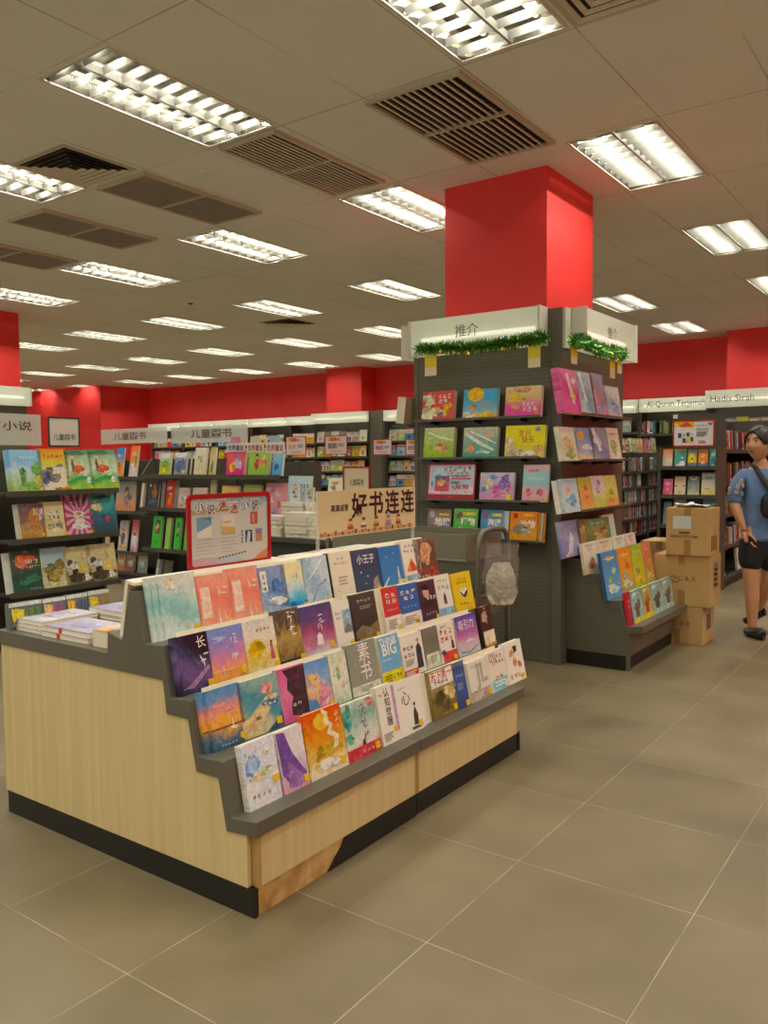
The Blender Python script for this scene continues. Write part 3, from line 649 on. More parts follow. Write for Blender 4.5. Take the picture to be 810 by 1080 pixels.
# --- bottom tier
t4((263.5, 857), (287.7, 773.8), .016, cover('dcdce0 e4e2de d5dae4 dfe0e8', 5, .6, 60, .2), [('s', .26, .66, .2, .2, '6f9ad0'), ('e', .27, .66, .13, .13, '9cbbe0'), ('s', .62, .5, .22, .07, 'bfd0a0'), ('s', .36, .46, .2, .04, 'e0c48a'), ('d', .4, .18, .6, .03, 4, 'b8746a'), ('s', .7, .8, .1, .05, 'e6ead0')], 'white watercolour book with a blue window at the near end of the bottom tier', sticker=(.88, .34))
t4((300.5, 839), (317.3, 762.7), .018, cover('d79aa8 cbb2c8 e4dcdc dcd4d6', 5, .4, 90), [('p', [(0, .98), (.3, .96), (.5, .6), (.72, .4), (.95, .2), (.7, .06), (.3, .1), (.05, .3)], '5e3f86'), ('p', [(.3, .5), (.9, .12), (.6, .02), (.2, .08)], '8a5f9c')], 'white and violet brushstroke novel, bottom tier', sticker=(.88, .12))
t4((328.5, 825), (357.5, 740.5), .02, cover('e8dcb8 d9b25c d98a2e d9622a d64a24', 4, .35, 90, .25), [('s', .5, .34, .33, .16, 'b8902e'), ('e', .46, .82, .2, .13, 'f0b43c'), ('p', [(.48, .95), (.58, .9), (.5, .8), (.64, .7), (.55, .6), (.74, .5), (.66, .35), (.8, .36), (.86, .52), (.68, .64), (.74, .72), (.6, .82), (.66, .92), (.52, 1)], 'efdcae'), ('s', .5, .16, .34, .08, 'efe6cf'), ('b', .86, .78, .14, 2, 'f6e7c6')], 'orange and gold dragon swirl book, bottom tier', sticker=(.86, .13))
t4((369, 807), (393.5, 731.6), .022, cover('c23a3a d8d6c4 bccfc0 6fa592 c9d6c8', 4, .35, 90), [('r', 0, 0, 1, .2, 'b92f35'), ('b', .58, .64, .22, 3, '8c2a2a'), ('s', .12, .75, .14, .2, '3f8a78'), ('s', .1, .4, .12, .1, '4f9a80'), ('p', [(.45, .2), (.55, .2), (.53, .3), (.48, .3)], K), ('s', .85, .9, .12, .07, 'c87a80'), ('d', .6, .1, .4, .03, 3, 'e8b0a8')], 'pale green bamboo novel with a red foot, bottom tier', sticker=(.88, .1))
t4((405.5, 790), (413.5, 719), .024, M('f0ead9', .4), [('t', '认知觉醒', .55, .62, .29, K, True, .012), ('d', .2, .85, .25, .03, 2, 'b0564a'), ('r', .86, .16, 1, .95, 'b08ab8'), ('e', .8, .22, .13, .05, 'e0a12a'), ('l', .1, .05, .6, .2, 4, '9c9484')], 'white book with a black vertical title, bottom tier', spine=M('e7e0cd', .5))
for i in range(4):
    bl, tr = (424, 781.5), (437.9, 711.5)
    u0, _ = R4.uv(bl); u1, v1 = R4.uv(tr)
    make_book(R4.mat(u0 + .002 + .022 * i, 0, .0062 * i), u1 - u0 - .004, v1 - .002 * i, .006, M('f1ebdc', .35), [('t', '心', .42, .66, .36, '2c2a28', False, 0), ('p', [(.62, .12), (.82, .12), (.84, .3), (.74, .46), (.66, .36)], '26262a'), ('e', .74, .5, .05, .035, '2a1c18'), ('d', .3, .85, .3, .02, 3, '8a8272'), ('p', [(.5, .1), (.92, .1), (.9, .05), (.52, .05)], '4a4640')], ('front copy', 'second copy', 'third copy', 'rearmost copy')[i] + ' of the white book with one brush character, bottom tier', G4, sticker=(.88, .13) if i == 0 else None)
t4((460, 764), (476, 699.5), .024, cover('5c5026 6b5e30 8a7a4c 7c6c3c', 4, .35, 90), [('r', .04, .64, .96, .97, 'f3ecdc'), ('t', '天下第一', .5, .87, .2, RD, False, .012), ('d', .45, .73, .6, .04, 4, K), ('s', .3, .4, .22, .15, '38331a'), ('s', .55, .22, .16, .1, '38331a'), ('s', .75, .46, .22, .16, 'cfae74'), ('d', .5, .08, .5, .02, 5, 'c4b078')], 'olive world map book with a red title on white, bottom tier', sticker=(.86, .12))
_u0, _ = R4.uv((485, 753)); _u1, _v = R4.uv((497.5, 743)); _v = R4.uv((487, 696))[1]
make_book(R4.mat(_u0, 0, 0), _u1 - _u0 - .012, _v, .02, cover('1d2f58 24407c 2a4a8c 223a70', 3, .25, 90), [('d', .5, .7, .7, .03, 4, 'b8c4dc'), ('l', .2, .4, .7, .55, 3, '8fa2c8'), ('r', 0, .9, 1, 1, '4a5468')], 'dark blue book on the bottom tier right of the map book', G4, sticker=(.8, .08))
t4((499.5, 745), (513, 691.5), .026, M('e6e0d0', .42), [('r', 0, 0, 1, .26, 'a59684'), ('t', 'JL', .6, .58, .6, 'b9b09c', False, .03), ('d', .4, .86, .5, .03, 4, '8f8776'), ('l', .1, .06, .6, .2, 3, 'd9cfc0')], 'grey and white book with large pale letters JL, bottom tier', sticker=(.86, .12))
t4((520, 734), (531, 682), .024, M('efe2d2', .42), [('t', '0%', .3, .84, .3, '6f5a48', False, 0), ('d', .62, .84, .36, .045, 2, '6f5a48'), ('d', .55, .7, .7, .045, 4, '6f5a48'), ('r', .1, .02, .9, .3, '6fc0c4'), ('d', .5, .34, .5, .05, 2, 'd07a3a'), ('l', .2, .1, .8, .26, 2, 'dff0ee'), ('e', .84, .12, .14, .08, 'f0e2b8')], 'pale peach book with a turquoise panel, bottom tier')
t4((538.5, 728), (548, 673), .026, M('f2ecdd', .42), [('s', .6, .78, .12, .1, '2a2220'), ('p', [(.5, .45), (.78, .45), (.74, .72), (.56, .72)], 'e8e0d2'), ('s', .35, .72, .12, .1, 'd9774a'), ('s', .5, .5, .1, .12, 'd98a5c'), ('d', .4, .16, .6, .06, 3, 'b8923a'), ('s', .75, .4, .1, .08, 'c0503a'), ('s', .8, .12, .12, .06, 'e0c23a')], 'white book with cartoon people at the far end of the bottom tier', spine=M('efe6d2', .5))

# --- signs clipped behind the top tier
sg = empty('promotion_sign', (-2.36, 2.255, .98), 'red framed promotion sign for novels standing behind the top tier', 'sign', None)
S0, S1, SZ0, SZ1 = 2.035, 2.475, 1.003, 1.291
def SL(y, z): return (0, y - 2.255, z - .98)
def rrect(y0, y1, z0, z1, r, n=5):
    o = []
    for cy_, cz_, a0 in ((y1 - r, z0 + r, -90), (y1 - r, z1 - r, 0), (y0 + r, z1 - r, 90), (y0 + r, z0 + r, 180)):
        for i in range(n + 1):
            a = math.radians(a0 + 90 * i / n); o.append((cy_ + r * math.cos(a), cz_ + r * math.sin(a)))
    return o
def ring(mb, outer, inner, x0, x1, m, fn):
    n = len(outer)
    vs = [fn(x0, *p) for p in outer] + [fn(x0, *p) for p in inner] + [fn(x1, *p) for p in outer] + [fn(x1, *p) for p in inner]
    fs = []
    for i in range(n):
        j = (i + 1) % n
        fs += [(i, j, n + j, n + i), (2 * n + i, 3 * n + i, 3 * n + j, 2 * n + j), (i, 2 * n + i, 2 * n + j, j), (n + i, n + j, 3 * n + j, 3 * n + i)]
    mb.add(vs, fs, m)
REDF = M('ae161d', .35, name='red_sign_frame')
fr = MB(); ring(fr, rrect(S0, S1, SZ0, SZ1, .022), rrect(S0 + .017, S1 - .017, SZ0 + .017, SZ1 - .017, .014), -.004, .006, REDF, lambda x, y, z: (x, y - 2.255, z - .98)); fr.build('frame', sg)
ct = MB(); ct.box(-.002, .002, S0 + .015 - 2.255, S1 - .015 - 2.255, SZ0 + .015 - .98, SZ1 - .015 - .98, M('cfd0c6', .25, name='sign_card'))
def sgp(u, v, k=0): return Vector((.0024 + .0003 * k, S0 + .017 + u * .406 - 2.255, SZ0 + .017 + v * .254 - .98))
def sgr(a, b, c, d, col, k=0): ct.poly([sgp(a, b, k), sgp(c, b, k), sgp(c, d, k), sgp(a, d, k)], col if not isinstance(col, str) else M(col, .3))
def sgpoly(pts, col, k=0): ct.poly([sgp(a, b, k) for a, b in pts], M(col, .3))
sgr(0, .84, 1, 1, 'b9ccd2'); sgpoly([(0, .76), (.5, .8), (.48, .86), (0, .84)], 'b5a878', 1); sgpoly([(.5, .84), (.8, .82), (1, .9), (1, 1), (.5, 1)], '9fbcc8', 1)
for i, (ch, col) in enumerate(zip('小说迷迷小说', ('2c3238', '2c3238', 'b82a30', 'c23a3a', '2c4a5c', '2c3238'))):
    q = .1 + .146 * i; dz = (.02, -.03, .02, -.03, .02, .0)[i]
    ct.text(ch, sgp(q, .87 + dz, 2), Y, Z, .043, M('f2f2ec', .3), .07); ct.text(ch, sgp(q, .87 + dz, 4), Y, Z, .042, M(col, .3), .004)
sgr(.07, .42, .25, .72, '6fa5bc', 1); sgpoly([(.07, .42), (.25, .42), (.25, .6), (.07, .5)], 'e4e2d6', 2); sgpoly([(.1, .72), (.25, .72), (.25, .66)], '4a88a8', 2)
sgr(.38, .44, .55, .74, 'e0d8c2', 1); sgpoly([(.38, .44), (.55, .44), (.55, .54), (.38, .57)], 'd0b06a', 2); sgr(.4, .62, .5, .64, 'c9b083', 3)
sgr(.76, .56, .86, .75, 'b9604a', 1); sgr(.78, .58, .82, .72, 'd98a6c', 2)
sgr(.69, .28, .78, .47, '1f3448', 1); sgpoly([(.7, .28), (.75, .28), (.76, .44), (.72, .46)], 'b8ccd8', 2)
sgr(.83, .28, .92, .48, 'c98a6a', 1); sgr(.83, .4, .92, .48, '8a7fae', 2)
for a, b, c, n, col in ((.05, .12, .3, 5, '8c8c86'), (.36, .14, .56, 5, '8c8c86')):
    for i in range(n): sgr(a, .38 - .052 * i, a + (c - a + .02) * (1, .8, 1, .7, .9)[i % 5], .386 - .052 * i, col, 1)
for i in range(4): sgr(.635, .44 - .055 * i, .655, .475 - .055 * i, '70706a', 1)
sgpoly([(0, 0), (.5, .0), (.3, .1), (.1, .12), (0, .1)], 'c9a8ac', 1); sgpoly([(.2, 0), (.7, 0), (.55, .1), (.35, .06)], 'a9c2cc', 2); sgpoly([(.78, 0), (1, 0), (1, .16), (.9, .1)], 'cf8f5c', 1)
for i in range(9): sgr(.33 + .042 * i, .075 + .006 * i, .355 + .042 * i, .1 + .006 * i, '4a4c50', 3)
ct.build('printed_card', sg)
sp_ = MB(); sp_.box(-.02, .012, -.03, .03, -.068, .026, M('b01018', .4)); sp_.build('clip_foot', sg)

hs = empty('shelf_topper_sign', (-2.375, 3.18, .99), 'tan topper sign reading four large dark characters behind the top tier', 'sign')
y0, y1, z0, z1 = 2.79 - 3.18, 3.575 - 3.18, 1.065 - .99, 1.277 - .99
b = MB(); b.box(-.004, .004, y0, y1, z0, z1, noisy('tan_sign_board', [(.35, 'd6c08e'), (.65, 'dfcb9d')], nscale=2, rough=.5))
def hp(u, v, k=0): return Vector((.0045 + .0003 * k, y0 + u * (y1 - y0), z0 + v * (z1 - z0)))
BRN = M('33191c', .5, name='dark_brown_ink')
for i, ch in enumerate('好书连连'): b.text(ch, hp(.39 + .173 * i, .66 - (.02 if i == 0 else 0), 2), Y, Z, .112, BRN, .022)
b.text('满满诚意', hp(.2, .62, 2), Y, Z, .03, BRN, .012)
def hpoly(pts, col, k=1): b.poly([hp(u, v, k) for u, v in pts], M(col, .5))
for i in range(30):      # brick border along the foot
    u = .02 + .032 * i; hv = (.075, .1, .06)[i % 3]
    hpoly([(u, .03), (u + .026, .03), (u + .026, .03 + hv), (u, .03 + hv)], ('a8603c', 'c48a5a', '8d5a3a', 'd0a070')[i % 4])
for i, (u, c1, c2) in enumerate(((.3, 'c98a4c', 'a8552c'), (.43, 'e8dcc4', '7a5a48'), (.56, 'd0a050', '8a4a2c'), (.69, 'c8707a', '6f8a98'), (.8, 'c08a50', '9a4a34'))):  # small reading figures
    hpoly([(u - .03, .12), (u + .03, .12), (u + .02, .26), (u - .02, .26)], c1, 2); hpoly([(u + .018 * math.cos(q), .31 + .06 * math.sin(q)) for q in [k * math.pi / 5 for k in range(10)]], 'e0b98c', 3)
    hpoly([(u - .02, .31), (u + .02, .31), (u + .016, .375), (u - .014, .375)], c2, 4); hpoly([(u - .026, .14), (u + .026, .14), (u + .03, .2), (u - .03, .2)], c2, 3)
b.build('sign_board', hs)
ACR = None
def acrylic():
    m, N, L, bs = newmat('clear_acrylic')
    bs.inputs['Base Color'].default_value = (.85, .87, .84, 1); bs.inputs['Roughness'].default_value = .06; bs.inputs['Alpha'].default_value = .28
    return m
ACR = acrylic()
for yy in (y0 + .004, y1 - .02):
    p = MB(); p.box(-.006, .006, yy - .006, yy + .006, -.05, z1 - .002, ACR); p.build('acrylic_post', hs)

# --- flat stacks of books on the table half of the stands
TOP = .7455
def flat_book(x, y, z, w, d, t, rot, cov, label, shapes=(), group='books lying on the table top', spine=None, sticker=None):
    """lies face up: width w along the reader's x, d along its height"""
    a = math.radians(rot)
    ux, uy = Vector((math.cos(a), math.sin(a), 0)), Vector((-math.sin(a), math.cos(a), 0))
    p = Vector((x, y, z + t))
    mw = Matrix(((ux.x, 0, uy.x, p.x), (ux.y, 0, uy.y, p.y), (0, -1, 0, p.z), (0, 0, 0, 1)))
    return make_book(mw, w, d, t, cov, list(shapes), label, group, spine=spine, sticker=sticker)
lil = cover('d9d4dc b9b0c8 e0dcdc c9c2d4', 4, .6, 60); lil2 = cover('8f86a8 b3aac4 c9c4d0', 4, .5, 45); mint = cover('e2e4d2 bcdcc8 dfe3d0', 3, .5, 45); pinkc = cover('e8b8a0 e4c4b0 ead8c4', 3, .4, 45)
PW = M('eee4cc', .6, name='cream_spine')
for i, (ln, n_) in enumerate((('lowest', .0), ('middle', 1), ('topmost', 2))):
    flat_book(-3.15, 1.80 + .004 * i, TOP + .0155 * i, .195, .26, .015, 0, lil, ln + ' of three lilac covered books stacked at the table corner', [('s', .5, .5, .3, .25, 'b8b0cc'), ('d', .5, .7, .5, .04, 4, '8f88a4')], spine=PW)
for i in range(2):
    fb = flat_book(-2.93 + .006 * i, 1.79 + .006 * i, TOP + .0205 * i, .29, .19, .02, 1, lil2, ('lower', 'upper')[i] + ' lilac book of the pair with a red spine mark', [('s', .5, .5, .35, .3, 'a8a0c4')], spine=PW)
    mk = MB(); mk.box(.10, .117, 0, .02, -.0012, .0005, M('c8392c', .5)); mk.build('red_spine_mark', fb)
for i in range(1):
    flat_book(-2.60, 1.79, TOP, .13, .17, .062, 0, cover('efe3cc e8a860 d9682c d86a2c', 2, .35, 0), 'thick cream and orange edged book at the front of the table', [('s', .5, .5, .3, .3, 'd9d8c4')], spine=cover('efe3cc e8a860 d9682c d86a2c', 2, .4, 0))
for i in range(2):
    flat_book(-2.69 - .004 * i, 1.99 + .008 * i, TOP + .023 * i, .21, .17, .0225, 2, mint, ('lower', 'upper')[i] + ' mint green book behind the orange edged one', [('s', .5, .5, .3, .25, 'a9d0b8')], spine=PW)
for i in range(3):
    flat_book(-3.03 + .003 * i, 2.075 - .003 * i, TOP + .0205 * i, .32, .18, .02, -1, lil if i < 2 else lil2, ('lowest', 'middle', 'topmost')[i] + ' of the purple covered stack in the middle of the table', [('s', .5, .5, .3, .25, '9f98b8')], spine=PW)
for i in range(3):
    flat_book(-2.70, 2.19 + .004 * i, TOP + .0245 * i, .22, .2, .024, 1, pinkc, ('lowest', 'middle', 'topmost')[i] + ' pale pink book stacked beside the cream back board', [('s', .5, .5, .3, .25, 'e0a890')], spine=PW)
for i in range(3):
    flat_book(-2.80, 2.45 + .004 * i, TOP + .03 * i, .28, .2, .029, -3, cover('d9dce4 b9c2dc e0e2e4', 3, .5, 45), ('lowest', 'middle', 'topmost')[i] + ' pale blue book stacked behind the red framed sign', spine=PW)
for i, yy in enumerate((2.62, 2.86, 3.08, 3.3)):
    for j in range(6):
        flat_book(-2.70 + .004 * j, yy, TOP + .037 * j, .17, .2, .036, (2, -2, 1)[i % 3], (cover('e9e2d0 e4dcc8', 2, .2, 45), cover('e6dcc0 d9c8a4', 2, .3, 45), cover('e0b0b4 e6d2cc', 2, .4, 45), cover('d4dfe4 e4e4dc', 2, .4, 45))[i], '%s book up in the %s stack behind the top tier' % (ORD[j], ('cream', 'tan', 'pink topped', 'pale blue')[i]), spine=PW, group='stacked books behind the top tier')
# four boxed sets with loud lettered edges
for i, (a, b_, col, hb) in enumerate(((1.775, 1.92, '6f9a2c', .105), (1.922, 2.03, 'c03a6a', .103), (2.032, 2.136, '2f5fa0', .104), (2.138, 2.245, 'd9902c', .106))):
    bs = MB(); w = b_ - a - .003; g = M(('5d6a62', '6a6a70', '70707a', '8a8474')[i], .4)
    bs.box(0, w, 0, .03, 0, hb, g); bs.box(.001, w - .001, .03, .032, .002, hb - .002, CREAM)
    art(bs, w, hb, [('r', 0, .86, 1, 1, 'd8d8cc'), ('s', .28, .55, .2, .3, 'e6c22c'), ('d', .3, .6, .4, .22, 2, ('e8d43a', 'e88aa0', 'e86a4a', 'f0d04a')[i]), ('d', .68, .52, .55, .24, 3, col), ('s', .5, .12, .4, .1, 'c9ccd4'), ('l', .1, .04, .6, .2, 2, '45505a')])
    o = bs.build('boxed_book_set'); o.matrix_world = facingX(-3.125, TOP, 3).mat(a); tag(o, 'boxed set with loud %s lettering standing on the table corner' % ('green and yellow', 'pink', 'blue', 'orange')[i], 'book set', 'boxed sets on the table')
# ------------------------------------------------------------------ pegboard display built round the red column
def pegMat():
    m, N, L, b = newmat('grey_pegboard')
    tc, sx = N.new('ShaderNodeTexCoord'), N.new('ShaderNodeSeparateXYZ'); L.new(tc.outputs['Object'], sx.inputs[0])
    def math_(op, a, b_=None):
        n = N.new('ShaderNodeMath'); n.operation = op
        for i, q in enumerate((a, b_)):
            if q is None: continue
            if isinstance(q, (int, float)): n.inputs[i].default_value = q
            else: L.new(q, n.inputs[i])
        return n.outputs[0]
    s = math_('ADD', sx.outputs[0], sx.outputs[1])
    def c(o): return math_('SUBTRACT', math_('FRACT', math_('DIVIDE', o, .0275)), .5)
    a, z = c(s), c(sx.outputs[2])
    d = math_('ADD', math_('MULTIPLY', a, a), math_('MULTIPLY', z, z))
    g = math_('LESS_THAN', d, .03)
    mx = N.new('ShaderNodeMix'); mx.data_type = 'RGBA'
    mx.inputs[6].default_value = (*lin('625e4e'), 1); mx.inputs[7].default_value = (*lin('3e3b30'), 1)
    L.new(g, mx.inputs[0]); L.new(mx.outputs[2], b.inputs['Base Color']); b.inputs['Roughness'].default_value = .45
    return m
PEG = pegMat()
def frostedMat():
    m, N, L, b = newmat('frosted_acrylic')
    b.inputs['Base Color'].default_value = (*lin('dfe2d0'), 1); b.inputs['Roughness'].default_value = .25; b.inputs['Alpha'].default_value = .62
    b.inputs['Emission Color'].default_value = (*lin('f0f2dc'), 1); b.inputs['Emission Strength'].default_value = .2
    return m
FROST = frostedMat()
STRIP = emit('strip_lamp_glow', 'fffbe8', 4.5)
HOUSE = M('d9d8c6', .4, name='header_housing')
INK = M('4a4a40', .5, name='sign_ink')
def header(parent, a, b, z0, z1, out, along, depth=.11, txt=None, tsz=.09, name='light_box', tw=None, vert0=.5, ends=True):
    """lit header box: a,b are the two ends (3D, on the wall side); out is the direction it faces"""
    a, b, out = Vector(a), Vector(b), Vector(out); al = (b - a).normalized(); ln = (b - a).length
    def q(s, d, z): return a + al * s + out * d + Z * (z - a.z)
    def bx(mb, s0, s1, d0, d1, zz0, zz1, m):
        v = [q(s, d, z) for z in (zz0, zz1) for d in (d0, d1) for s in (s0, s1)]
        mb.add(v, [(0, 2, 3, 1), (4, 5, 7, 6), (0, 1, 5, 4), (2, 6, 7, 3), (0, 4, 6, 2), (1, 3, 7, 5)], m)
    off = Vector(parent.location)
    def fin(mb, nm, par): mb.v = [tuple(Vector(p) - off) for p in mb.v]; return mb.build(nm, par)
    h = MB()
    bx(h, 0, ln, 0, .01, z0, z1, HOUSE); bx(h, 0, ln, .0, depth - .012, z1 - .008, z1, HOUSE)
    if ends: bx(h, -.012, .0, 0, depth + .02, z0 - .004, z1, HOUSE); bx(h, ln, ln + .012, 0, depth + .02, z0 - .004, z1, HOUSE)
    ho = fin(h, name, parent)
    f = MB(); bx(f, .0, ln, depth - .006, depth, z0, z1 - .002, FROST)
    if txt:
        f.text(txt, q(ln * vert0, depth + .0012, (z0 + z1) / 2 + (.02 if txt == '推介' else 0)), al, Z, tsz, INK, 0, width=tw)
    fin(f, 'frosted_front', ho)
    t = MB(); zc = (z0 + z1) / 2 - .01
    t.tube([q(.06, depth * .45, zc), q(ln - .06, depth * .45, zc)], .016, STRIP, 8); fin(t, 'strip_lamp', ho)
    return ho
cb = empty('pegboard_tower', (-2.875, 5.8, 0), 'tall grey pegboard display wrapped round the red column', 'display unit')
def cl(mb, nm, par=cb, **k): mb.v = [(x + 2.875, y - 5.8, z) for x, y, z in mb.v]; return mb.build(nm, par, **k)
m = MB(); m.box(-3.44, -2.365, 5.24, 5.262, .0, 2.43, PEG); cl(m, 'front_pegboard')
m = MB(); m.box(-2.36, -2.285, 5.235, 5.268, 0, 2.43, GREY); cl(m, 'corner_post')
m = MB(); m.box(-3.475, -3.44, 5.235, 5.268, 0, 2.43, GREY); cl(m, 'corner_post')
m = MB(); m.box(-2.305, -2.285, 5.269, 6.40, 0, 2.43, PEG); cl(m, 'side_pegboard')
m = MB(); m.box(-3.475, -3.453, 5.269, 6.40, 0, 2.43, PEG); cl(m, 'far_side_pegboard')
m = MB(); m.box(-3.475, -2.285, 6.401, 6.42, 0, 2.43, PEG); cl(m, 'rear_pegboard')
m = MB(); m.box(-2.34, -2.28, 5.232, 5.2345, 0, .9, GREYD)
header(cb, (-3.43, 5.239, 2.2), (-2.40, 5.239, 2.2), 2.185, 2.44, -Y, X, txt='推介', tsz=.088, vert0=.46)
header(cb, (-2.284, 5.36, 2.2), (-2.284, 6.36, 2.2), 2.16, 2.44, X, Y, txt='推介', tsz=.088, vert0=.52)
m = MB(); m.box(-2.284, -2.262, 5.25, 5.34, 2.16, 2.43, HOUSE); cl(m, 'header_end_panel')
header(cb, (-3.476, 6.36, 2.2), (-3.476, 5.27, 2.2), 2.185, 2.44, -X, -Y)
SHELFP = M('57544a', .25, name='smoked_ledge')
def ledgeY(x0, x1, z, y=5.24, d=.125):   # on the front face
    m = MB(); yf = y - d
    m.prism([(y - .001, z - .004), (yf, z - .004 - .02), (yf, z + .012 - .02), (yf + .004, z + .012 - .02), (yf + .004, z - .0195), (y - .001, z)], SHELFP, lambda a, b, k: ((x0, x1)[k], a, b))
    for t in (.15, .5, .85):
        xx = x0 + (x1 - x0) * t; m.prism([(y - .001, z - .05), (y - .001, z - .006), (yf + .02, z - .028), (yf + .02, z - .036)], BLACK, lambda a, b, k: (xx + (-.004, .004)[k], a, b))
    return cl(m, 'book_ledge')
def ledgeX(y0, y1, z, x=-2.285, d=.125):
    m = MB(); xf = x + d
    m.prism([(x + .001, z - .004), (xf, z - .024), (xf, z - .008), (xf - .004, z - .008), (xf - .004, z - .0195), (x + .001, z)], SHELFP, lambda a, b, k: (a, (y0, y1)[k], b))
    for t in (.15, .5, .85):
        yy = y0 + (y1 - y0) * t; m.prism([(x + .001, z - .05), (x + .001, z - .006), (xf - .02, z - .028), (xf - .02, z - .036)], BLACK, lambda a, b, k: (a, yy + (-.004, .004)[k], b))
    return cl(m, 'book_ledge')
# front face books
YF = 5.125
def fz(px): return aty(px[0], px[1], YF).z
zr = [fz((500, 441.8)), fz((500, 483.2)), fz((545, 529)), fz((550, 571))]
F1, F2, F3, F4 = [facingY(YF, z, 8) for z in zr]
for z in zr: ledgeY(-3.42, -2.39, z - .0005 + .018)
GF = 'picture books on the front of the column display'
def fb(pl, bl, tr, t, cov, sh, lab, **k): return pbook(pl, bl, tr, t, cov, sh, lab, GF, side='l', **k)
fb(F1, (444, 443.5), (480, 411.5), .04, cover('c83a34 d0433a d64c40', 3, .3, 0), [('s', .2, .72, .2, .2, 'c9d3a0'), ('s', .3, .28, .3, .26, 'e3ddb0'), ('d', .7, .82, .42, .08, 3, W), ('d', .66, .64, .3, .08, 2, W), ('s', .75, .32, .1, .2, 'e8b83a'), ('s', .88, .5, .06, .1, 'e8b83a'), ('s', .6, .2, .08, .12, '7a5a9a'), ('s', .5, .35, .08, .12, 'e0a04a')], 'red picture book, top left on the front of the column display')
fb(F1, (487.4, 442.2), (525.7, 409), .035, cover('d9b06a 6fb2cc 3f9fd0 4aa6d4', 2, .2, 90), [('e', .36, .82, .24, .24, 'f0b42a'), ('s', .2, .14, .2, .12, 'efe9d9'), ('s', .7, .12, .28, .12, 'd9b83a'), ('d', .68, .55, .4, .06, 4, 'c9a84a'), ('d', .68, .42, .4, .06, 4, 'c9a84a'), ('s', .3, .38, .12, .1, 'c08a4a')], 'blue picture book with a big yellow sun, top row of the column display')
fb(F1, (531.7, 440), (572, 406), .035, cover('d84a94 dd4f98 d9b47a e4c98a', 3, .25, 90), [('s', .3, .62, .28, .13, 'e6b83a'), ('s', .5, .88, .3, .08, 'c98a5a'), ('d', .66, .42, .36, .07, 3, W), ('d', .7, .25, .46, .09, 3, W), ('s', .3, .32, .12, .05, 'e6a03a'), ('r', .84, .06, .94, .2, 'e0762a')], 'pink and yellow dinosaur picture book, top row of the column display')
fb(F2, (446, 483.5), (480, 450.5), .04, cover('7fae2c 8fb83c a8c46a c9cf9a', 3, .35, 90), [('s', .6, .35, .22, .18, 'c98a5a'), ('p', [(.1, .9), (.5, .74), (.95, .62), (.95, .56), (.5, .66), (.1, .84)], 'f2f0dc'), ('s', .2, .5, .1, .25, 'a8b85a')], 'green shrink wrapped picture book, second row of the column display')
fb(F2, (487.4, 483.5), (525.7, 450), .035, cover('3f8f7c 5aa08c 8fb8a0 c0bfa0', 3, .4, 90), [('p', [(.05, .86), (.5, .55), (.9, .3), (.9, .22), (.45, .45), (.05, .76)], 'ece9dc'), ('s', .2, .3, .16, .14, 'c9845a'), ('s', .75, .7, .16, .1, 'c9a07a'), ('s', .6, .2, .2, .08, 'a8cdb8'), ('p', [(.2, .9), (.6, .7), (.95, .5), (.95, .46), (.6, .64), (.2, .85)], 'f4f2e6')], 'teal shrink wrapped picture book, second row of the column display')
fb(F2, (531.7, 483), (576, 447.8), .03, cover('cdbf7a dccf2a e4d81e e2d420', 2, .15, 90), [('t', '生日', .48, .76, .15, 'c0392c', False, .008), ('t', '快乐', .58, .55, .15, 'c0392c', False, .008), ('s', .12, .34, .12, .3, 'c9b08a'), ('s', .3, .16, .2, .14, 'b8a07a'), ('s', .56, .12, .2, .12, 'efe6d2'), ('s', .85, .2, .14, .18, 'cf9a5a'), ('s', .82, .86, .07, .06, '7a8a9a')], 'bright yellow birthday picture book, second row of the column display')
fb(F3, (505, 528.5), (543.3, 498.5), .02, cover('d88fb0 c9a0c8 b7b4d4 d8c4d4', 5, .5, 90), [('s', .25, .6, .14, .2, 'd9c4a0'), ('s', .5, .4, .14, .2, 'd9589a'), ('s', .72, .68, .2, .22, '7a5aa8'), ('s', .6, .2, .3, .14, 'e07ab0'), ('s', .4, .85, .12, .1, '6a9ac8'), ('s', .12, .4, .07, .14, '5a8aa8'), ('r', .78, .05, .93, .24, 'e8c42a'), ('s', .85, .45, .08, .15, 'c86a9a')], 'glossy pink and violet album, third row of the column display')
fb(F3, (550, 529.6), (580, 490), .02, cover('e29aa4 e6a8ae 8fc4cc 9fccd2 e4a8b0', 3, .14, 90), [('d', .5, .62, .7, .04, 5, 'd4ecec'), ('s', .25, .25, .14, .1, 'd9707c'), ('s', .7, .26, .14, .1, 'c8606c'), ('s', .4, .84, .2, .07, 'c88a98'), ('r', .8, .04, .93, .12, 'e8c42a')], 'pink and turquoise slim book, third row right of the album')
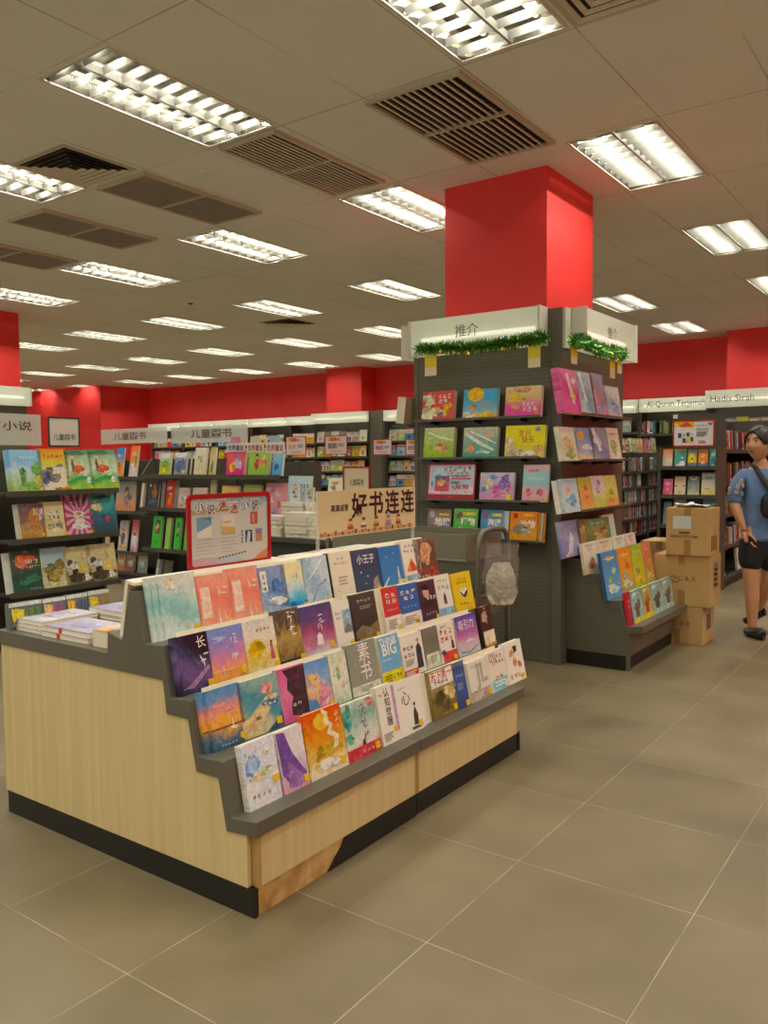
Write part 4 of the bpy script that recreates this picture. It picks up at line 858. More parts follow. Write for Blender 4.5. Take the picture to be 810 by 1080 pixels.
for bl, tr, c1, art_, lb in (
    ((450, 561.5), (476, 537), '4a5f8c 55688f 8a6a54 6a4a38', [('t', '地球', .66, .55, .3, W, False, .03), ('s', .3, .25, .3, .2, '6a4634'), ('s', .75, .14, .22, .12, 'd0845c'), ('e', .2, .8, .12, .12, '8a9ab8'), ('r', .5, .76, .95, .84, 'd9b44a')], 'blue and brown book titled 地球, lowest row of the column display'),
    ((477.5, 561), (504, 537), '3f9a34 4aa63c 5ab04a', [('t', '植物', .62, .58, .28, W, False, .03), ('s', .25, .78, .13, .14, '7a3a3a'), ('r', .4, .78, .95, .88, 'e0c43a'), ('s', .3, .24, .12, .14, 'cfe6a8'), ('s', .65, .2, .14, .12, 'bfe08a'), ('e', .85, .1, .05, .05, 'e8e0b0')], 'green book titled 植物, lowest row of the column display'),
    ((506, 567), (531.3, 538), '2f6fa0 3f80b0 4a8cba 3a5f94', [('t', '海洋', .62, .58, .28, W, False, .03), ('e', .22, .78, .12, .12, '8a4a5a'), ('r', .5, .78, .95, .88, 'e0c43a'), ('s', .5, .2, .3, .1, '2a4f80')], 'blue book titled 海洋, lowest row of the column display'),
    ((536.5, 575), (567.4, 540), 'd9901e e08c1c e2781e de7020', [('t', '动物', .66, .58, .26, W, False, .03), ('s', .36, .4, .3, .17, '7a705c'), ('s', .6, .34, .2, .14, '9a8a70'), ('e', .2, .86, .09, .09, '8a2c28'), ('r', .5, .84, .9, .92, 'e8b43a'), ('p', [(.7, .36), (.86, .3), (.74, .28)], 'd8d0b8')], 'orange book titled 动物, lowest row of the column display')):
    pl = F4; u0, _ = pl.uv(bl); u1, v1 = pl.uv(tr)
    make_book(pl.mat(u0, 0), u1 - u0 - .003, v1, .018, cover(c1, 3, .3, 90), art_, lb, GF)
for i in range(3):
    u0, _ = F4.uv((536.5, 575)); u1, v1 = F4.uv((567.4, 540))
    make_book(F4.mat(u0 + .014 * (i + 1), 0, .0185 + .0125 * i), u1 - u0 - .003, v1 - .004, .012, (cover('d9901e e08c1c', 2, .2, 90), cover('d8cfa8 e4dcc0', 2, .2, 90), cover('c8702c d9843a', 2, .2, 90))[i], [], ('second', 'third', 'rearmost')[i] + ' book behind the orange 动物 book, showing at its right', GF)
u0, _ = F4.uv((531.5, 568)); u1, v1 = F4.uv((536, 538))
make_book(F4.mat(u0 - .1, 0, .0195), .1 + u1 - u0, v1 - .006, .014, cover('b8c4d0 d0d8dc', 2, .2, 90), [], 'pale blue book showing behind the 海洋 book', GF)
# promotion card in red frame
u0, v0 = F3.uv((449.4, 531.5)); u1, v1 = F3.uv((502.6, 488.3))
ps = empty('price_sign', mw=F3.mat(u0, .002), label='red framed price sign showing 36.90 on the column display', cat='sign'); w, h = u1 - u0, v1 - .002
f = MB(); ring(f, rrect(0, w, 0, h, .01), rrect(.011, w - .011, .04, h - .012, .006), .0, .012, REDF, lambda x, y, z: (y, -x + .012, z)); f.text('--- ----', (w * .5, -.0006, .02), X, Z, .014, M('f0d8d0', .4)); f.build('frame', ps)
c = MB(); c.box(.009, w - .009, .004, .009, .036, h - .01, M('c3d3e4', .3, name='pale_blue_card'))
art(c, w - .02, h - .05, [('r', 0, .0, 1, .3, 'd3c4cf'), ('s', .45, .7, .5, .2, 'a8c4e4'), ('d', .62, .86, .62, .09, 6, 'd04a6a'), ('d', .62, .7, .5, .06, 5, 'e0a03a'), ('r', .5, .5, .92, .56, 'd0485a'), ('l', .5, .58, .9, .66, 2, '7a6a8a'), ('r', .14, .1, .46, .62, 'b04a5a'), ('s', .3, .42, .12, .16, 'd9a86a'), ('s', .22, .56, .08, .1, '4a6a8a'), ('s', .38, .52, .08, .1, '7a4a6a'), ('s', .3, .2, .14, .07, 'd0384a'), ('e', .06, .7, .05, .07, 'e0b8c8'), ('e', .08, .35, .03, .1, '4a8aa8'), ('t', '36.90', .74, .26, .12, 'c0242c', False, .01), ('d', .56, .24, .07, .05, 1, 'c0242c'), ('l', .5, .36, .7, .44, 2, '5a5a6a')], .003, .01, .04); c.build('printed_card', ps)
# books on the hidden left face, seen from their edge
make_book(Plane((-3.59, 5.36, 1.70), -Y, 8, -X).mat(-.0, 0), .21, .2, .075, M('d8c8a0', .5), [], 'cream book seen edge on at the far left side of the column display', spine=M('c8b890', .5), side='l')
m = MB(); m.box(-3.62, -3.4755, 5.15, 6.2, 1.672, 1.682, SHELFP); cl(m, 'book_ledge')
# right face books
XF = -2.17
def xz(px): return atx(px[0], px[1], XF).z
zx = [xz((620, 437)), xz((625, 485.5)), xz((625, 537.5)), xz((600, 588))]
Q1, Q2, Q3, Q4 = [facingX(XF, z, 10) for z in zx]
for z in zx: ledgeX(5.30, 6.28, z + .0175)
GQ = 'books on the right side of the column display'
def qb(pl, bl, tr, t, cov, sh, lab, **k): return pbook(pl, bl, tr, t, cov, sh, lab, GQ, **k)
SH = ('p', [(.12, .95), (.3, .98), (.55, .3), (.4, .28)], 'dfe4e4')
qb(Q1, (595.5, 436), (607.2, 391.4), .05, cover('d84a8a e0609a c83a7c e27aa8', 5, .5, 60, .15), [('p', [(.35, .9), (.5, .92), (.7, .2), (.55, .22)], 'f0b8d0'), ('s', .6, .4, .14, .12, 'e8c46a'), ('s', .75, .75, .12, .08, 'f2d0e0')], 'shiny pink wrapped album, top row on the right side of the column display')
qb(Q1, (614, 436.5), (621.3, 393.8), .045, cover('9fb4c0 c8d4d8 6a90ac b4c4cc', 4, .6, 50, .12), [SH], 'shiny silver blue wrapped album, top row on the right side')
qb(Q1, (630, 436.8), (635.4, 395.6), .04, cover('b8788a c8949c 9a6a7c 8f8fb4', 5, .6, 70, .15), [('s', .4, .2, .3, .14, '7a8ab4')], 'rosy brown wrapped album, top row on the right side')
qb(Q1, (641, 437.5), (651.5, 409), .035, cover('c4c8c8 8fa4b4 d4d4cc', 5, .6, 60, .12), [('s', .6, .35, .2, .2, '6f8aa8')], 'small silvery wrapped book, far end of the top right row')
qb(Q2, (594, 487.4), (606.4, 451), .03, cover('e2dcc8 c8c9a0 e4dfcc', 4, .4, 90), [('s', .5, .5, .26, .32, 'b8a878'), ('s', .5, .16, .3, .1, '7a9a4a')], 'cream tree book, second row on the right side')
qb(Q2, (610.4, 486.7), (623.5, 451.9), .03, cover('d9cfa0 8fa8c0 5f8ab4 7a9cc0', 4, .4, 90, .15), [('e', .3, .75, .2, .14, 'd9a04a'), ('s', .6, .4, .3, .1, 'c8d4d8')], 'blue wrapped book with an orange oval, second row on the right side')
qb(Q2, (626, 485), (639.2, 451.8), .03, cover('9fb4c0 5f80a0 4a6a8c 7a94ac', 5, .5, 60, .15), [('s', .4, .6, .22, .16, '9fb0b8'), SH], 'dusky blue wrapped book, second row on the right side')
qb(Q2, (643.2, 484.4), (651, 452), .03, cover('e4decf d8d4bc e8e2d4', 3, .3, 90), [('s', .5, .4, .28, .22, '8a9a5a'), ('s', .5, .82, .3, .03, 'c87a6a')], 'white book with a green leaf, second row on the right side')
qb(Q3, (592.5, 542.5), (604, 505.5), .012, cover('e4dfd0 dfd8c8', 2, .2, 90), [], 'white book behind the pale blue one, third row on the right side', back=.0265)
qb(Q3, (596.5, 541.5), (607.2, 504.4), .025, cover('b4cfd6 c8dada a8c8d4', 4, .4, 90), [('s', .55, .36, .3, .2, '6a9ac8'), ('s', .35, .66, .22, .1, 'd9a894'), ('d', .5, .9, .5, .03, 3, '8ab0c0')], 'pale blue picture book, third row on the right side')
qb(Q3, (614, 538), (622.8, 503), .025, cover('dcaa5a d8904a c9a84a a8b04a', 4, .4, 90), [('s', .5, .5, .26, .2, 'd98a5a'), ('s', .5, .7, .2, .1, 'b8603a')], 'orange and green picture book, third row on the right side')
qb(Q3, (627.4, 536.3), (635.4, 501.5), .025, cover('a8b84a c0c46a e0d8d4 d8c4cc', 4, .35, 90), [('s', .5, .62, .3, .16, 'c8a4b4'), ('s', .6, .8, .16, .08, '8a6a8a')], 'green and pinkish white picture book, third row on the right side')
qb(Q3, (640.7, 535.6), (648.5, 501), .025, cover('d8904a c8b84a d8d07a d4cc6a', 5, .5, 90), [('s', .5, .5, .2, .12, '7a9a3a'), ('s', .4, .2, .2, .1, 'd0704a')], 'yellow green picture book at the end of the third row on the right side')
qb(Q4, (594, 588), (609.6, 547.4), .02, cover('6a6a9c 7f80ac 9a9ab8 6f6f94', 4, .45, 60), [('p', [(.3, .1), (.5, .14), (.62, .5), (.54, .7), (.42, .5)], 'c8ccdc'), ('s', .3, .08, .2, .05, 'd0a890')], 'violet picture book with a pale bird, lowest row on the right side')
qb(Q4, (613, 586), (618.5, 546.9), .02, cover('6a4a2c 8a6a3a 4a3a24', 5, .5, 90), [('s', .5, .7, .3, .12, 'b08a4a')], 'brown slim picture book, lowest row on the right side')
qb(Q4, (622, 584), (641.5, 544.4), .02, cover('5a6a34 4a5c2c 7a8a54 3f5a34', 4, .4, 90), [('s', .55, .5, .34, .22, '8a6438'), ('s', .45, .4, .2, .14, 'b08a58'), ('d', .5, .85, .6, .04, 3, 'c8cc94')], 'green jungle picture book with brown animals, lowest row on the right side')
qb(Q4, (640.5, 580), (646.8, 541.5), .02, cover('b8c8b8 c8d4c8', 2, .2, 90), [], 'pale green book at the end of the lowest row on the right side', back=.002)
# ------------------------------------------------------------------ tinsel garlands and hanging tags
TIN = [M('2f8a2c', .25, .35), M('57a83a', .25, .35), M('1f6a24', .3, .3), M('d8b83a', .25, .5), M('9cc848', .3, .3)]
def garland(pts, lab, r=.052, n=2600):
    mb = MB(); rr = random.Random(len(lab)); pts = [Vector(p) for p in pts]
    mb.tube(pts, .004, TIN[2], 5)
    for i in range(n):
        k = rr.random() * (len(pts) - 1.001); j = int(k); p = pts[j].lerp(pts[j + 1], k - j)
        d = Vector((rr.gauss(0, 1), rr.gauss(0, 1), rr.gauss(0, 1))).normalized(); L_ = r * rr.uniform(.6, 1.15); s = d.orthogonal().normalized() * .0036
        mb.poly([p - s, p + s, p + d * L_ + s * .7, p + d * L_ - s * .7], TIN[rr.choices(range(5), (5, 5, 4, 1.1, 2))[0]])
    return tag(mb.build('tinsel_garland'), lab, 'tinsel garland', 'green tinsel garlands')
gy = 5.085
garland([aty(u, v, gy) for u, v in ((441, 369), (462, 367.5), (480, 367), (500, 366), (520, 364), (540, 361), (560, 357.5), (575, 355.5))], 'green tinsel garland along the front header of the column display')
gx = -2.12
garland([atx(u, v, gx) for u, v in ((604, 359), (616, 359.5), (626, 366), (636, 370), (648, 371.5), (659, 374))], 'green tinsel garland drooping along the right header of the column display', r=.054, n=2400)
BELL = M('d9a82a', .25, .6, name='gold_bell')
for i, (u, v) in enumerate(((465, 371), (478, 371.5), (493, 372), (532, 368.5), (545, 364.5))):
    p = aty(u, v, gy - .03)
    mb = MB(); prof = [(.0, .018), (.008, .016), (.011, .004), (.018, -.012)]
    vs = [(r * math.cos(2 * math.pi * k / 12), r * math.sin(2 * math.pi * k / 12), z) for r, z in prof for k in range(12)]
    mb.add(vs, [(j * 12 + k, j * 12 + (k + 1) % 12, (j + 1) * 12 + (k + 1) % 12, (j + 1) * 12 + k) for j in range(3) for k in range(12)], BELL)
    tag(mb.build('gold_bell', smooth=True, loc=p), ORD[i] + ' little gold bell from the left on the front garland', 'ornament', 'gold bells')
YT = [M('e6d21e', .45), M('e8dcb0', .5)]
def hang_tag(p, w, h, face, lab):
    t = empty('hanging_tag', p, lab, 'hanging tag', 'yellow hanging tags')
    def q(a, d, z): return (a, -d, z) if face == 'y' else (d, a, z)
    mb = MB(); mb.prism([(-w / 2, -h), (w / 2, -h), (w / 2, 0), (-w / 2, 0)], YT[0], lambda a, b, k: q(a, .001 * k, b)); mb.build('card', t)
    g = MB(); g.prism([(-w / 2, -h), (w / 2, -h), (w / 2, -h * .62), (-w / 2, -h * .62)], YT[1], lambda a, b, k: q(a, .0011 + .0003 * k, b)); g.text('--', q(0, .0016, -h * .35), Vector(q(1, 0, 0)), Z, .02, M('b8a010', .5)); g.build('printed_strip', t)
a, b = aty(449, 373, 5.10), aty(459.5, 396, 5.10); hang_tag((.5 * (a.x + b.x), 5.10, a.z), .1, a.z - b.z, 'y', 'yellow tag hanging at the left end of the front header')
a, b = aty(557, 362, 5.10), aty(570, 387, 5.10); hang_tag((.5 * (a.x + b.x), 5.10, a.z), b.x - a.x, a.z - b.z, 'y', 'yellow tag hanging at the right end of the front header')
for (u, v, v2, w_, lb) in ((605.5, 364, 384, .1, 'yellow tag hanging at the near end of the right header'), (646, 372, 399, .1, 'long yellow tag hanging in front of the red wall'), (653.5, 373, 394, .09, 'short yellow tag at the far end of the right header')):
    a, b = atx(u, v, -2.15), atx(u, v2, -2.15); hang_tag((-2.15, a.y, a.z), w_, a.z - b.z, 'x', lb)
# ------------------------------------------------------------------ grey stepped stand on the right side
gs = empty('stepped_book_stand', (-2.0, 5.85, 0), 'small grey stepped book stand at the foot of the column display', 'display stand')
def gl(mb, nm, **k): mb.v = [(x + 2.0, y - 5.85, z) for x, y, z in mb.v]; return mb.build(nm, gs, **k)
GY0, GY1 = 5.33, 6.345
m = MB(); m.prism(STEP[:7] + [(-2.165, .735), (-2.282, .735), (-2.282, .675)] + [(-2.19, .675), (-2.160, .568), (-2.055, .572), (-2.005, .41), (-1.912, .413), (-1.865, .25)], GREY, lambda a, b, k: (a, (GY0, GY1)[k], b)); gl(m, 'stepped_top', bevel=.003)
m = MB(); m.prism([(-2.282, .1), (-1.842, .1), (-1.842, .249), (-1.867, .249), (-1.913, .412), (-2.006, .4095), (-2.056, .571), (-2.161, .567), (-2.191, .674), (-2.282, .674)], GREY, lambda a, b, k: (a, (GY0 + .004, GY1 - .004)[k], b)); gl(m, 'body')
m = MB(); m.box(-2.282, -1.862, GY0 + .0045, GY1 - .01, 0, .1, BLACK); gl(m, 'kick_plinth')
m = MB(); m.box(-1.862, -1.84, GY0 + .003, GY0 + .03, 0, .0995, GREY); gl(m, 'corner_post')
A1, B1, C1_ = facingX(-2.1075, .637, 10), facingX(-1.978, .468, 10), facingX(-1.832, .304, 10)
GS = 'books on the small grey stepped stand'
def sb_(pl, bl, tr, t, cov, sh, lab, **k): return pbook(pl, bl, tr, t, cov, sh, lab, GS, **k)
ca = ['d9c0a0 e2d4ba e4d8c4', 'e0c8a8 e4d4bc e2d0b4', 'd4d0b0 dfdcc4 e0dcc8', 'e0c4b4 e4d2c4 e2ccc0']
for i, (b0, t1_) in enumerate((((624.4, 606), 628), ((640, 600), 644.5), ((656, 593), 658.5), ((669, 588), 669.3))):
    u0 = A1.uv(((613, 573.5), (628, 570), (645, 566), (659, 563))[i])[0]; u1 = A1.uv((t1_, 570 - 3 * i))[0]; v1 = A1.uv((613, 573.5))[1]
    make_book(A1.mat(u0 + .003, 0), u1 - u0 - .006, v1, .022, cover(ca[i], 3, .35, 90), [('s', .5, .3, .26, .16, ('b0684a', 'c08a5a', '8f9a7a', 'c0807a')[i]), ('e', .5, .78, .2, .08, ('c8b8a8', 'd8b48a', 'b8bca0', 'd8a8a0')[i]), ('l', .2, .86, .8, .94, 2, 'a89a84')], ('cream picture book with a brown animal', 'tan picture book', 'pale green picture book', 'pinkish cream picture book')[i] + ', top step of the small grey stand', GS)
cb_ = ['5f9ac8 4a86bc 3f78b0', 'a8a060 d8903a e07a2a', 'd8c03a b8b83a 8aa830', 'c8b85a d87a4a e0785a']
for i in range(4):
    u0 = B1.uv(((632.8, 583.7), (649.4, 579), (663.3, 575), (675.4, 572))[i])[0]; u1 = B1.uv(((649.4, 579), (663.3, 575), (675.4, 572), (682, 571))[i])[0]; v1 = B1.uv((632.8, 583.7))[1]
    make_book(B1.mat(u0 + .002, 0), u1 - u0 - .004 + (.06 if i == 3 else 0), v1, .024, cover(cb_[i], 4, .4, 90), [('s', .5, .2, .4, .1, ('cfe0e4', 'c8c89a', 'e0b83a', 'e0c85a')[i]), ('s', .5, .85, .26, .05, ('e0b070', 'e8a050', 'a8c04a', 'e8947a')[i]), ('s', .4, .4, .18, .07, ('6fae4a', '8a9a7a', '8a7a3a', '9a8a5a')[i]), ('s', .65, .58, .14, .08, ('a8cc8a', 'c85a2a', 'd8a82a', 'c88a4a')[i])], ('blue farm', 'orange', 'yellow green', 'coral')[i] + ' activity book, middle step of the small grey stand', GS, spine=M(('2f5f94', '8a5a3a', '5a7a2a', 'a8503a')[i], .4))
v1 = C1_.uv((656.9, 626.3))[1]
REDS = M('c8283c', .35); REDB = M('a81c34', .35)
for i in range(2):
    u0 = C1_.uv((658 + 5 * i, 640))[0]
    make_book(C1_.mat(C1_.uv((666, 662))[0] + .0 + .034 * i, 0), .03, v1, .11 * .24, (REDS, REDB)[i], [('d', .5, .72, .6, .06, 1, 'f0d8d4'), ('d', .5, .55, .6, .06, 1, 'f0d8d4'), ('s', .5, .16, .4, .06, '5a3a7a')], ('first', 'second')[i] + ' red spined box at the near end of the lowest step', GS)
cc = ['6fb0b4 8fc0bc 5a9a9c', 'd8a04a c88a3a 8a9a4a', '7fa49c 93b0a4 6a8f8a', '8fa89a a0b4a4 7f9a90']
ua = C1_.uv((666, 662))[0] + .072; ub = 6.325; ws = (.235, .2, .28, .26); tot = sum(ws); x_ = ua
for i in range(4):
    w_ = (ub - ua) * ws[i] / tot
    make_book(C1_.mat(x_ + .003, 0), w_ - .006, v1 - .004, .026, cover(cc[i], 4, .4, 90), [('s', .5, .42, .3, .26, ('5a4a3a', '6a4a34', '3a3a34', '4a5248')[i]), ('r', 0, 0, 1, .16, ('c8c84a', 'd8c03a', '9fc0b4', 'a8c4b4')[i]), ('s', .3, .84, .24, .08, ('cfe0dc', 'e0b070', 'b8ccc4', 'c8d4cc')[i]), ('d', .5, .9, .6, .03, 4, 'e8e8d8')], ('teal', 'amber', 'sea green', 'grey green')[i] + ' boxed activity set on the lowest step of the small grey stand', GS)
    x_ += w_
# ------------------------------------------------------------------ cardboard boxes
CARD = noisy('corrugated_card', [(.3, 'b8945c'), (.7, 'c6a36c')], nscale=5, rough=.8); CARDD = M('6d4c28', .85, name='box_print'); TAPE = M('a5793f', .3, name='brown_tape')
def carton(x0, x1, y0, y1, z0, z1, rot, label, kind):
    cx, cy = (x0 + x1) / 2, (y0 + y1) / 2
    o = empty('cardboard_box', (cx, cy, z0), label, 'cardboard box', 'cardboard boxes stacked beside the stand'); o.rotation_euler.z = math.radians(rot)
    a, b, h = (x1 - x0) / 2, (y1 - y0) / 2, z1 - z0
    m = MB(); m.box(-a, a, -b, b, 0, h - .003, CARD); m.build('carton', o, bevel=.004)
    t = MB(); t.box(-a + .002, -.001, -b + .002, b - .002, h - .003, h, CARD); t.box(.001, a - .002, -b + .002, b - .002, h - .003, h, CARD); t.build('top_flaps', o)
    t = MB(); t.box(-.025, .025, -b - .0006, b + .0006, h, h + .0006, TAPE); t.box(-.025, .025, -b - .0006, -b, h - .07, h, TAPE); t.build('packing_tape', o); t = MB(); t.box(-.025, .025, -b - .0006, -b, 0.003, .12, TAPE); t.build('lower_packing_tape', o)
    p = MB()
    def F(u, v): return (-a + u * 2 * a, -b - .0012, v * h)
    def S(u, v): return (a + .0012, -b + u * 2 * b, v * h)
    def fr(a_, b_, c_, d_, m_, G=F): p.poly([G(a_, b_), G(c_, b_), G(c_, d_), G(a_, d_)], m_)
    if kind == 'top':
        p.text('HANDLE WITH CARE', F(.42, .4), X, Z, .026, CARDD, .02, width=.2)
        fr(.3, .46, .55, .5, CARDD); p.build('printed_words', o); p = MB()
        for i in range(3): fr(.15 + .2 * i, .1, .3 + .2 * i, .42, M('8a6030', .8), S)
        p.build('side_bars', o); p = MB(); p.text('-----', S(.5, .6), Y, Z, .03, CARDD); p.text('----', S(.45, .52), Y, Z, .03, CARDD)
    else:
        p.text('C & X', F(.6, .55), X, Z, .045, CARDD, .0)
        p.tube([F(.43, .55), F(.35, .6), F(.31, .52), F(.38, .46), F(.47, .5)], .0022, CARDD, 4); p.build('printed_mark', o); p = MB()
        fr(.3, .35, .7, .85, M('8a7a66', .8), S); 
        for i in range(4): fr(.36, .4 + .1 * i, .64, .44 + .1 * i, M('5d5040', .8), S)
    p.build('side_print', o)
    if kind == 'top':
        l = MB(); l.box(-a + .16 * 2 * a, -a + .58 * 2 * a, -b - .0018, -b - .0004, .56 * h, .83 * h, M('c9d2d0', .5)); l.text('------', (-a + .37 * 2 * a, -b - .0022, .76 * h), X, Z, .016, M('7d8a90', .5)); l.text('--------', (-a + .37 * 2 * a, -b - .0022, .66 * h), X, Z, .016, M('7d8a90', .5)); l.build('address_label', o)
    return o
carton(-2.02, -1.64, 6.365, 6.70, 0, .292, 0, 'cardboard box at the bottom of the stack of three', 'x')
carton(-2.01, -1.59, 6.365, 6.68, .293, .68, 0, 'wide cardboard box in the middle of the stack of three', 'x')
carton(-1.915, -1.595, 6.35, 6.64, .681, 1.04, 0, 'cardboard box with white address label on top of the stack', 'top')
carton(-2.24, -1.93, 6.74, 7.1, 0, .74, 0, 'half hidden cardboard box behind the small grey stand', 'x')
PP = M('e8e6dc', .6, name='white_paper')
for i, (px, py, w_, d_, rz, tl) in enumerate(((-1.755, 6.50, .25, .18, 8, 6), (-1.715, 6.52, .2, .2, -12, -5), (-1.815, 6.49, .14, .2, 20, 3))):
    mb = MB(); n = 6; vs = []; rr = random.Random(i)
    for a in range(n + 1):
        for b in range(n + 1):
            vs.append(((a / n - .5) * w_, (b / n - .5) * d_, .004 + .006 * i + .012 * math.sin(a * 1.1 + i) * (b / n) * (a / n) + .01 * abs(math.sin(a * .7 + b * .5 + i * 2))))
    k = n + 1; top = len(vs); vs += [(x, y, z - .0006) for x, y, z in vs]
    fs = [(a * k + b, (a + 1) * k + b, (a + 1) * k + b + 1, a * k + b + 1) for a in range(n) for b in range(n)]
    mb.add(vs, fs + [tuple(q + top for q in reversed(f)) for f in fs], PP)
    o = mb.build('paper_sheet', smooth=True, loc=(px, py, 1.041)); o.rotation_euler.z = math.radians(rz); tag(o, ('wide creased white sheet', 'crooked white sheet', 'small white sheet at the left')[i] + ' lying on the topmost cardboard box', 'paper sheet', 'papers on the boxes')
# ------------------------------------------------------------------ grey book trolley
tr = empty('book_trolley', (-2.76, 4.33, 0), 'grey steel book trolley behind the far display stand', 'book trolley')
def tl(mb, nm, par=tr, **k): mb.v = [(x + 2.76, y - 4.33, z) for x, y, z in mb.v]; return mb.build(nm, par, **k)
TG = M('77735f', .35, .1, name='trolley_enamel'); TGD = M('6a675a', .3, .2, name='trolley_tube')
TRX0, TRX1, TRY0, TRY1 = -3.36, -2.37, 4.10, 4.53
def tray(z, hgt):
    m = MB()
    m.box(TRX0, TRX1, TRY0, TRY1, z, z + .006, TG)
    for a, b, c, d in ((TRX0, TRX1, TRY0, TRY0 + .006), (TRX0, TRX1, TRY1 - .006, TRY1)):
        m.box(a, b, c, d, z + .006, z + hgt, TG)
    for a in (TRX0, TRX1 - .006): m.box(a, a + .006, TRY0 + .006, TRY1 - .006, z + .006, z + hgt, TG)
    m.tube([(TRX0, TRY0 - .004, z + .004), (TRX1, TRY0 - .004, z + .004)], .01, TGD, 8)
    return tl(m, 'tray', bevel=.002)
tray(.825, .16); tray(.48, .12); tray(.16, .12)
for x, s in ((TRX1 + .001, 1), (TRX0 - .001, -1)):
    m = MB(); e = .09 * s; pts = []
    ya, yb = TRY0 + .03, TRY1 - .03; x2 = x + .15 * s; x1 = x + .06 * s
    pth = [(x1, ya, .1), (x1, ya, .6), (x1, ya, .9), (x1, ya + .01, .945), (x1, ya + .035, .98), (x1, ya + .075, 1.0), (x1, ya + .13, 1.006), (x1, yb - .13, 1.006), (x1, yb - .075, 1.0), (x1, yb - .035, .98), (x1, yb - .01, .945), (x1, yb, .9), (x1, yb, .6), (x1, yb, .1)]
    m.tube(pth, .016, TGD, 10); m.tube([(x1, ya, .62), (x1, yb, .62)], .012, TGD, 8); tl(m, 'handle_frame', smooth=True)
for x in (TRX0 - .02, TRX1 + .02):
    for y in (TRY0 + .03, TRY1 - .03):
        m = MB(); m.tube([(x, y - .014, .05), (x, y + .014, .05)], .05, BLACK, 16); m.box(x - .018, x + .018, y - .02, y + .02, .06, .1, TGD); tl(m, 'caster')
# plastic bag with crumpled wrapping
def bagMat():
    m, N, L, b = newmat('clear_plastic_film')
    t, g, mx, lw, nz, bp, mm = (N.new('ShaderNode' + k) for k in ('BsdfTransparent', 'BsdfGlossy', 'MixShader', 'LayerWeight', 'TexNoise', 'Bump', 'Math'))
    nz.inputs['Scale'].default_value = 34; nz.inputs['Detail'].default_value = 3; bp.inputs['Strength'].default_value = .9; bp.inputs['Distance'].default_value = .02
    L.new(nz.outputs['Fac'], bp.inputs['Height']); L.new(bp.outputs['Normal'], g.inputs['Normal']); L.new(bp.outputs['Normal'], lw.inputs['Normal'])
    g.inputs['Roughness'].default_value = .16; t.inputs['Color'].default_value = (.94, .93, .9, 1); lw.inputs['Blend'].default_value = .35
    mm.operation = 'MULTIPLY_ADD'; mm.inputs[1].default_value = .55; mm.inputs[2].default_value = .13; L.new(lw.outputs['Facing'], mm.inputs[0])
    L.new(mm.outputs[0], mx.inputs[0]); L.new(t.outputs[0], mx.inputs[1]); L.new(g.outputs[0], mx.inputs[2]); L.new(mx.outputs[0], N['Material Output'].inputs['Surface'])
    return m
bag = empty('plastic_bag', (-2.16, 4.13, .965), 'clear plastic bag of crumpled wrapping hanging on the trolley handle', 'plastic bag')
def crumple(name, zt, zb, prof, mat, amp, seed, sq=.45):
    mb = MB(); rr = random.Random(seed); nu, nv = 36, 26; vs = []
    ph = [rr.uniform(0, 6) for _ in range(12)]
    for j in range(nv + 1):
        t = j / nv; w = prof(t)
        for i in range(nu):
            a = 2 * math.pi * i / nu
            k = 1 + amp * (.5 * math.sin(3 * a + ph[0] + 6 * t) + .4 * math.sin(7 * a + ph[1] - 9 * t) + .5 * math.sin(5 * a + ph[2] + 17 * t) + .35 * math.sin(11 * a + 13 * t + ph[3])) + rr.uniform(-amp, amp) * (.35 if seed == 3 else 1.3)
            p = lvl(math.cos(a) * w * k, math.sin(a) * w * sq * k, 0); vs.append((p.x + .0, p.y, zt + (zb - zt) * t + rr.uniform(-.004, .004)))
    fs = [(j * nu + i, j * nu + (i + 1) % nu, (j + 1) * nu + (i + 1) % nu, (j + 1) * nu + i) for j in range(nv) for i in range(nu)] + [tuple(nv * nu + i for i in range(nu))]
    mb.add(vs, fs, mat); return mb.build(name, bag, smooth=seed == 3)
crumple('film', -.02, -.375, lambda t: .085 + .012 * math.sin(t * 3) if t < .8 else .095 - .045 * (t - .8) / .2, bagMat(), .09, 3)
crumple('crumpled_wrapping', -.13, -.365, lambda t: (.045 + .037 * min(1, t * 3)) * (1 if t < .8 else 1 - 1.2 * (t - .8)), noisy('crumpled_wrap', [(.3, 'cfc8b0'), (.6, 'ece7d6'), (.8, 'f6f3e8')], nscale=30, rough=.3, bump=1), .06, 9)
# ------------------------------------------------------------------ other bookcases
def bookcase(name_label, O, u, out, width, depth, height, zs, cat='bookcase', group='grey bookcases', tilt=True, back=True, base=True, name='bookcase', sides=True, setback=0):
    """O: front left floor corner, u along the front, out towards the reader"""
    O, u, out = Vector(O), Vector(u), Vector(out)
    r = empty(name, O, name_label, cat, group)
    def bx(mb, s0, s1, d0, d1, z0, z1, m):   # d measured back from the front
        v = [u * s - out * d + Z * z for z in (z0, z1) for d in (d0, d1) for s in (s0, s1)]
        mb.add(v, [(0, 2, 3, 1), (4, 5, 7, 6), (0, 1, 5, 4), (2, 6, 7, 3), (0, 4, 6, 2), (1, 3, 7, 5)], m)
    t = .025
    if sides:
        for s in (0, width - t):
            m = MB(); bx(m, s, s + t, setback, depth, 0, height, GREYD); m.build('side_panel', r)
    if back: m = MB(); bx(m, t, width - t, depth - .02, depth, .1, height, GREYD); m.build('back_panel', r)
    if base: m = MB(); bx(m, t, width - t, .02, depth - .02, 0, .1, BLACK); m.build('plinth', r)
    for z in zs:
        m = MB(); e_ = t if not setback else 0
        bx(m, e_, width - e_, .0, (setback or depth - .02), z - .022, z, DARK); bx(m, e_, width - e_, -.004, .0, z - .03, z + .012, GREYD); m.build('shelf', r)
    return r
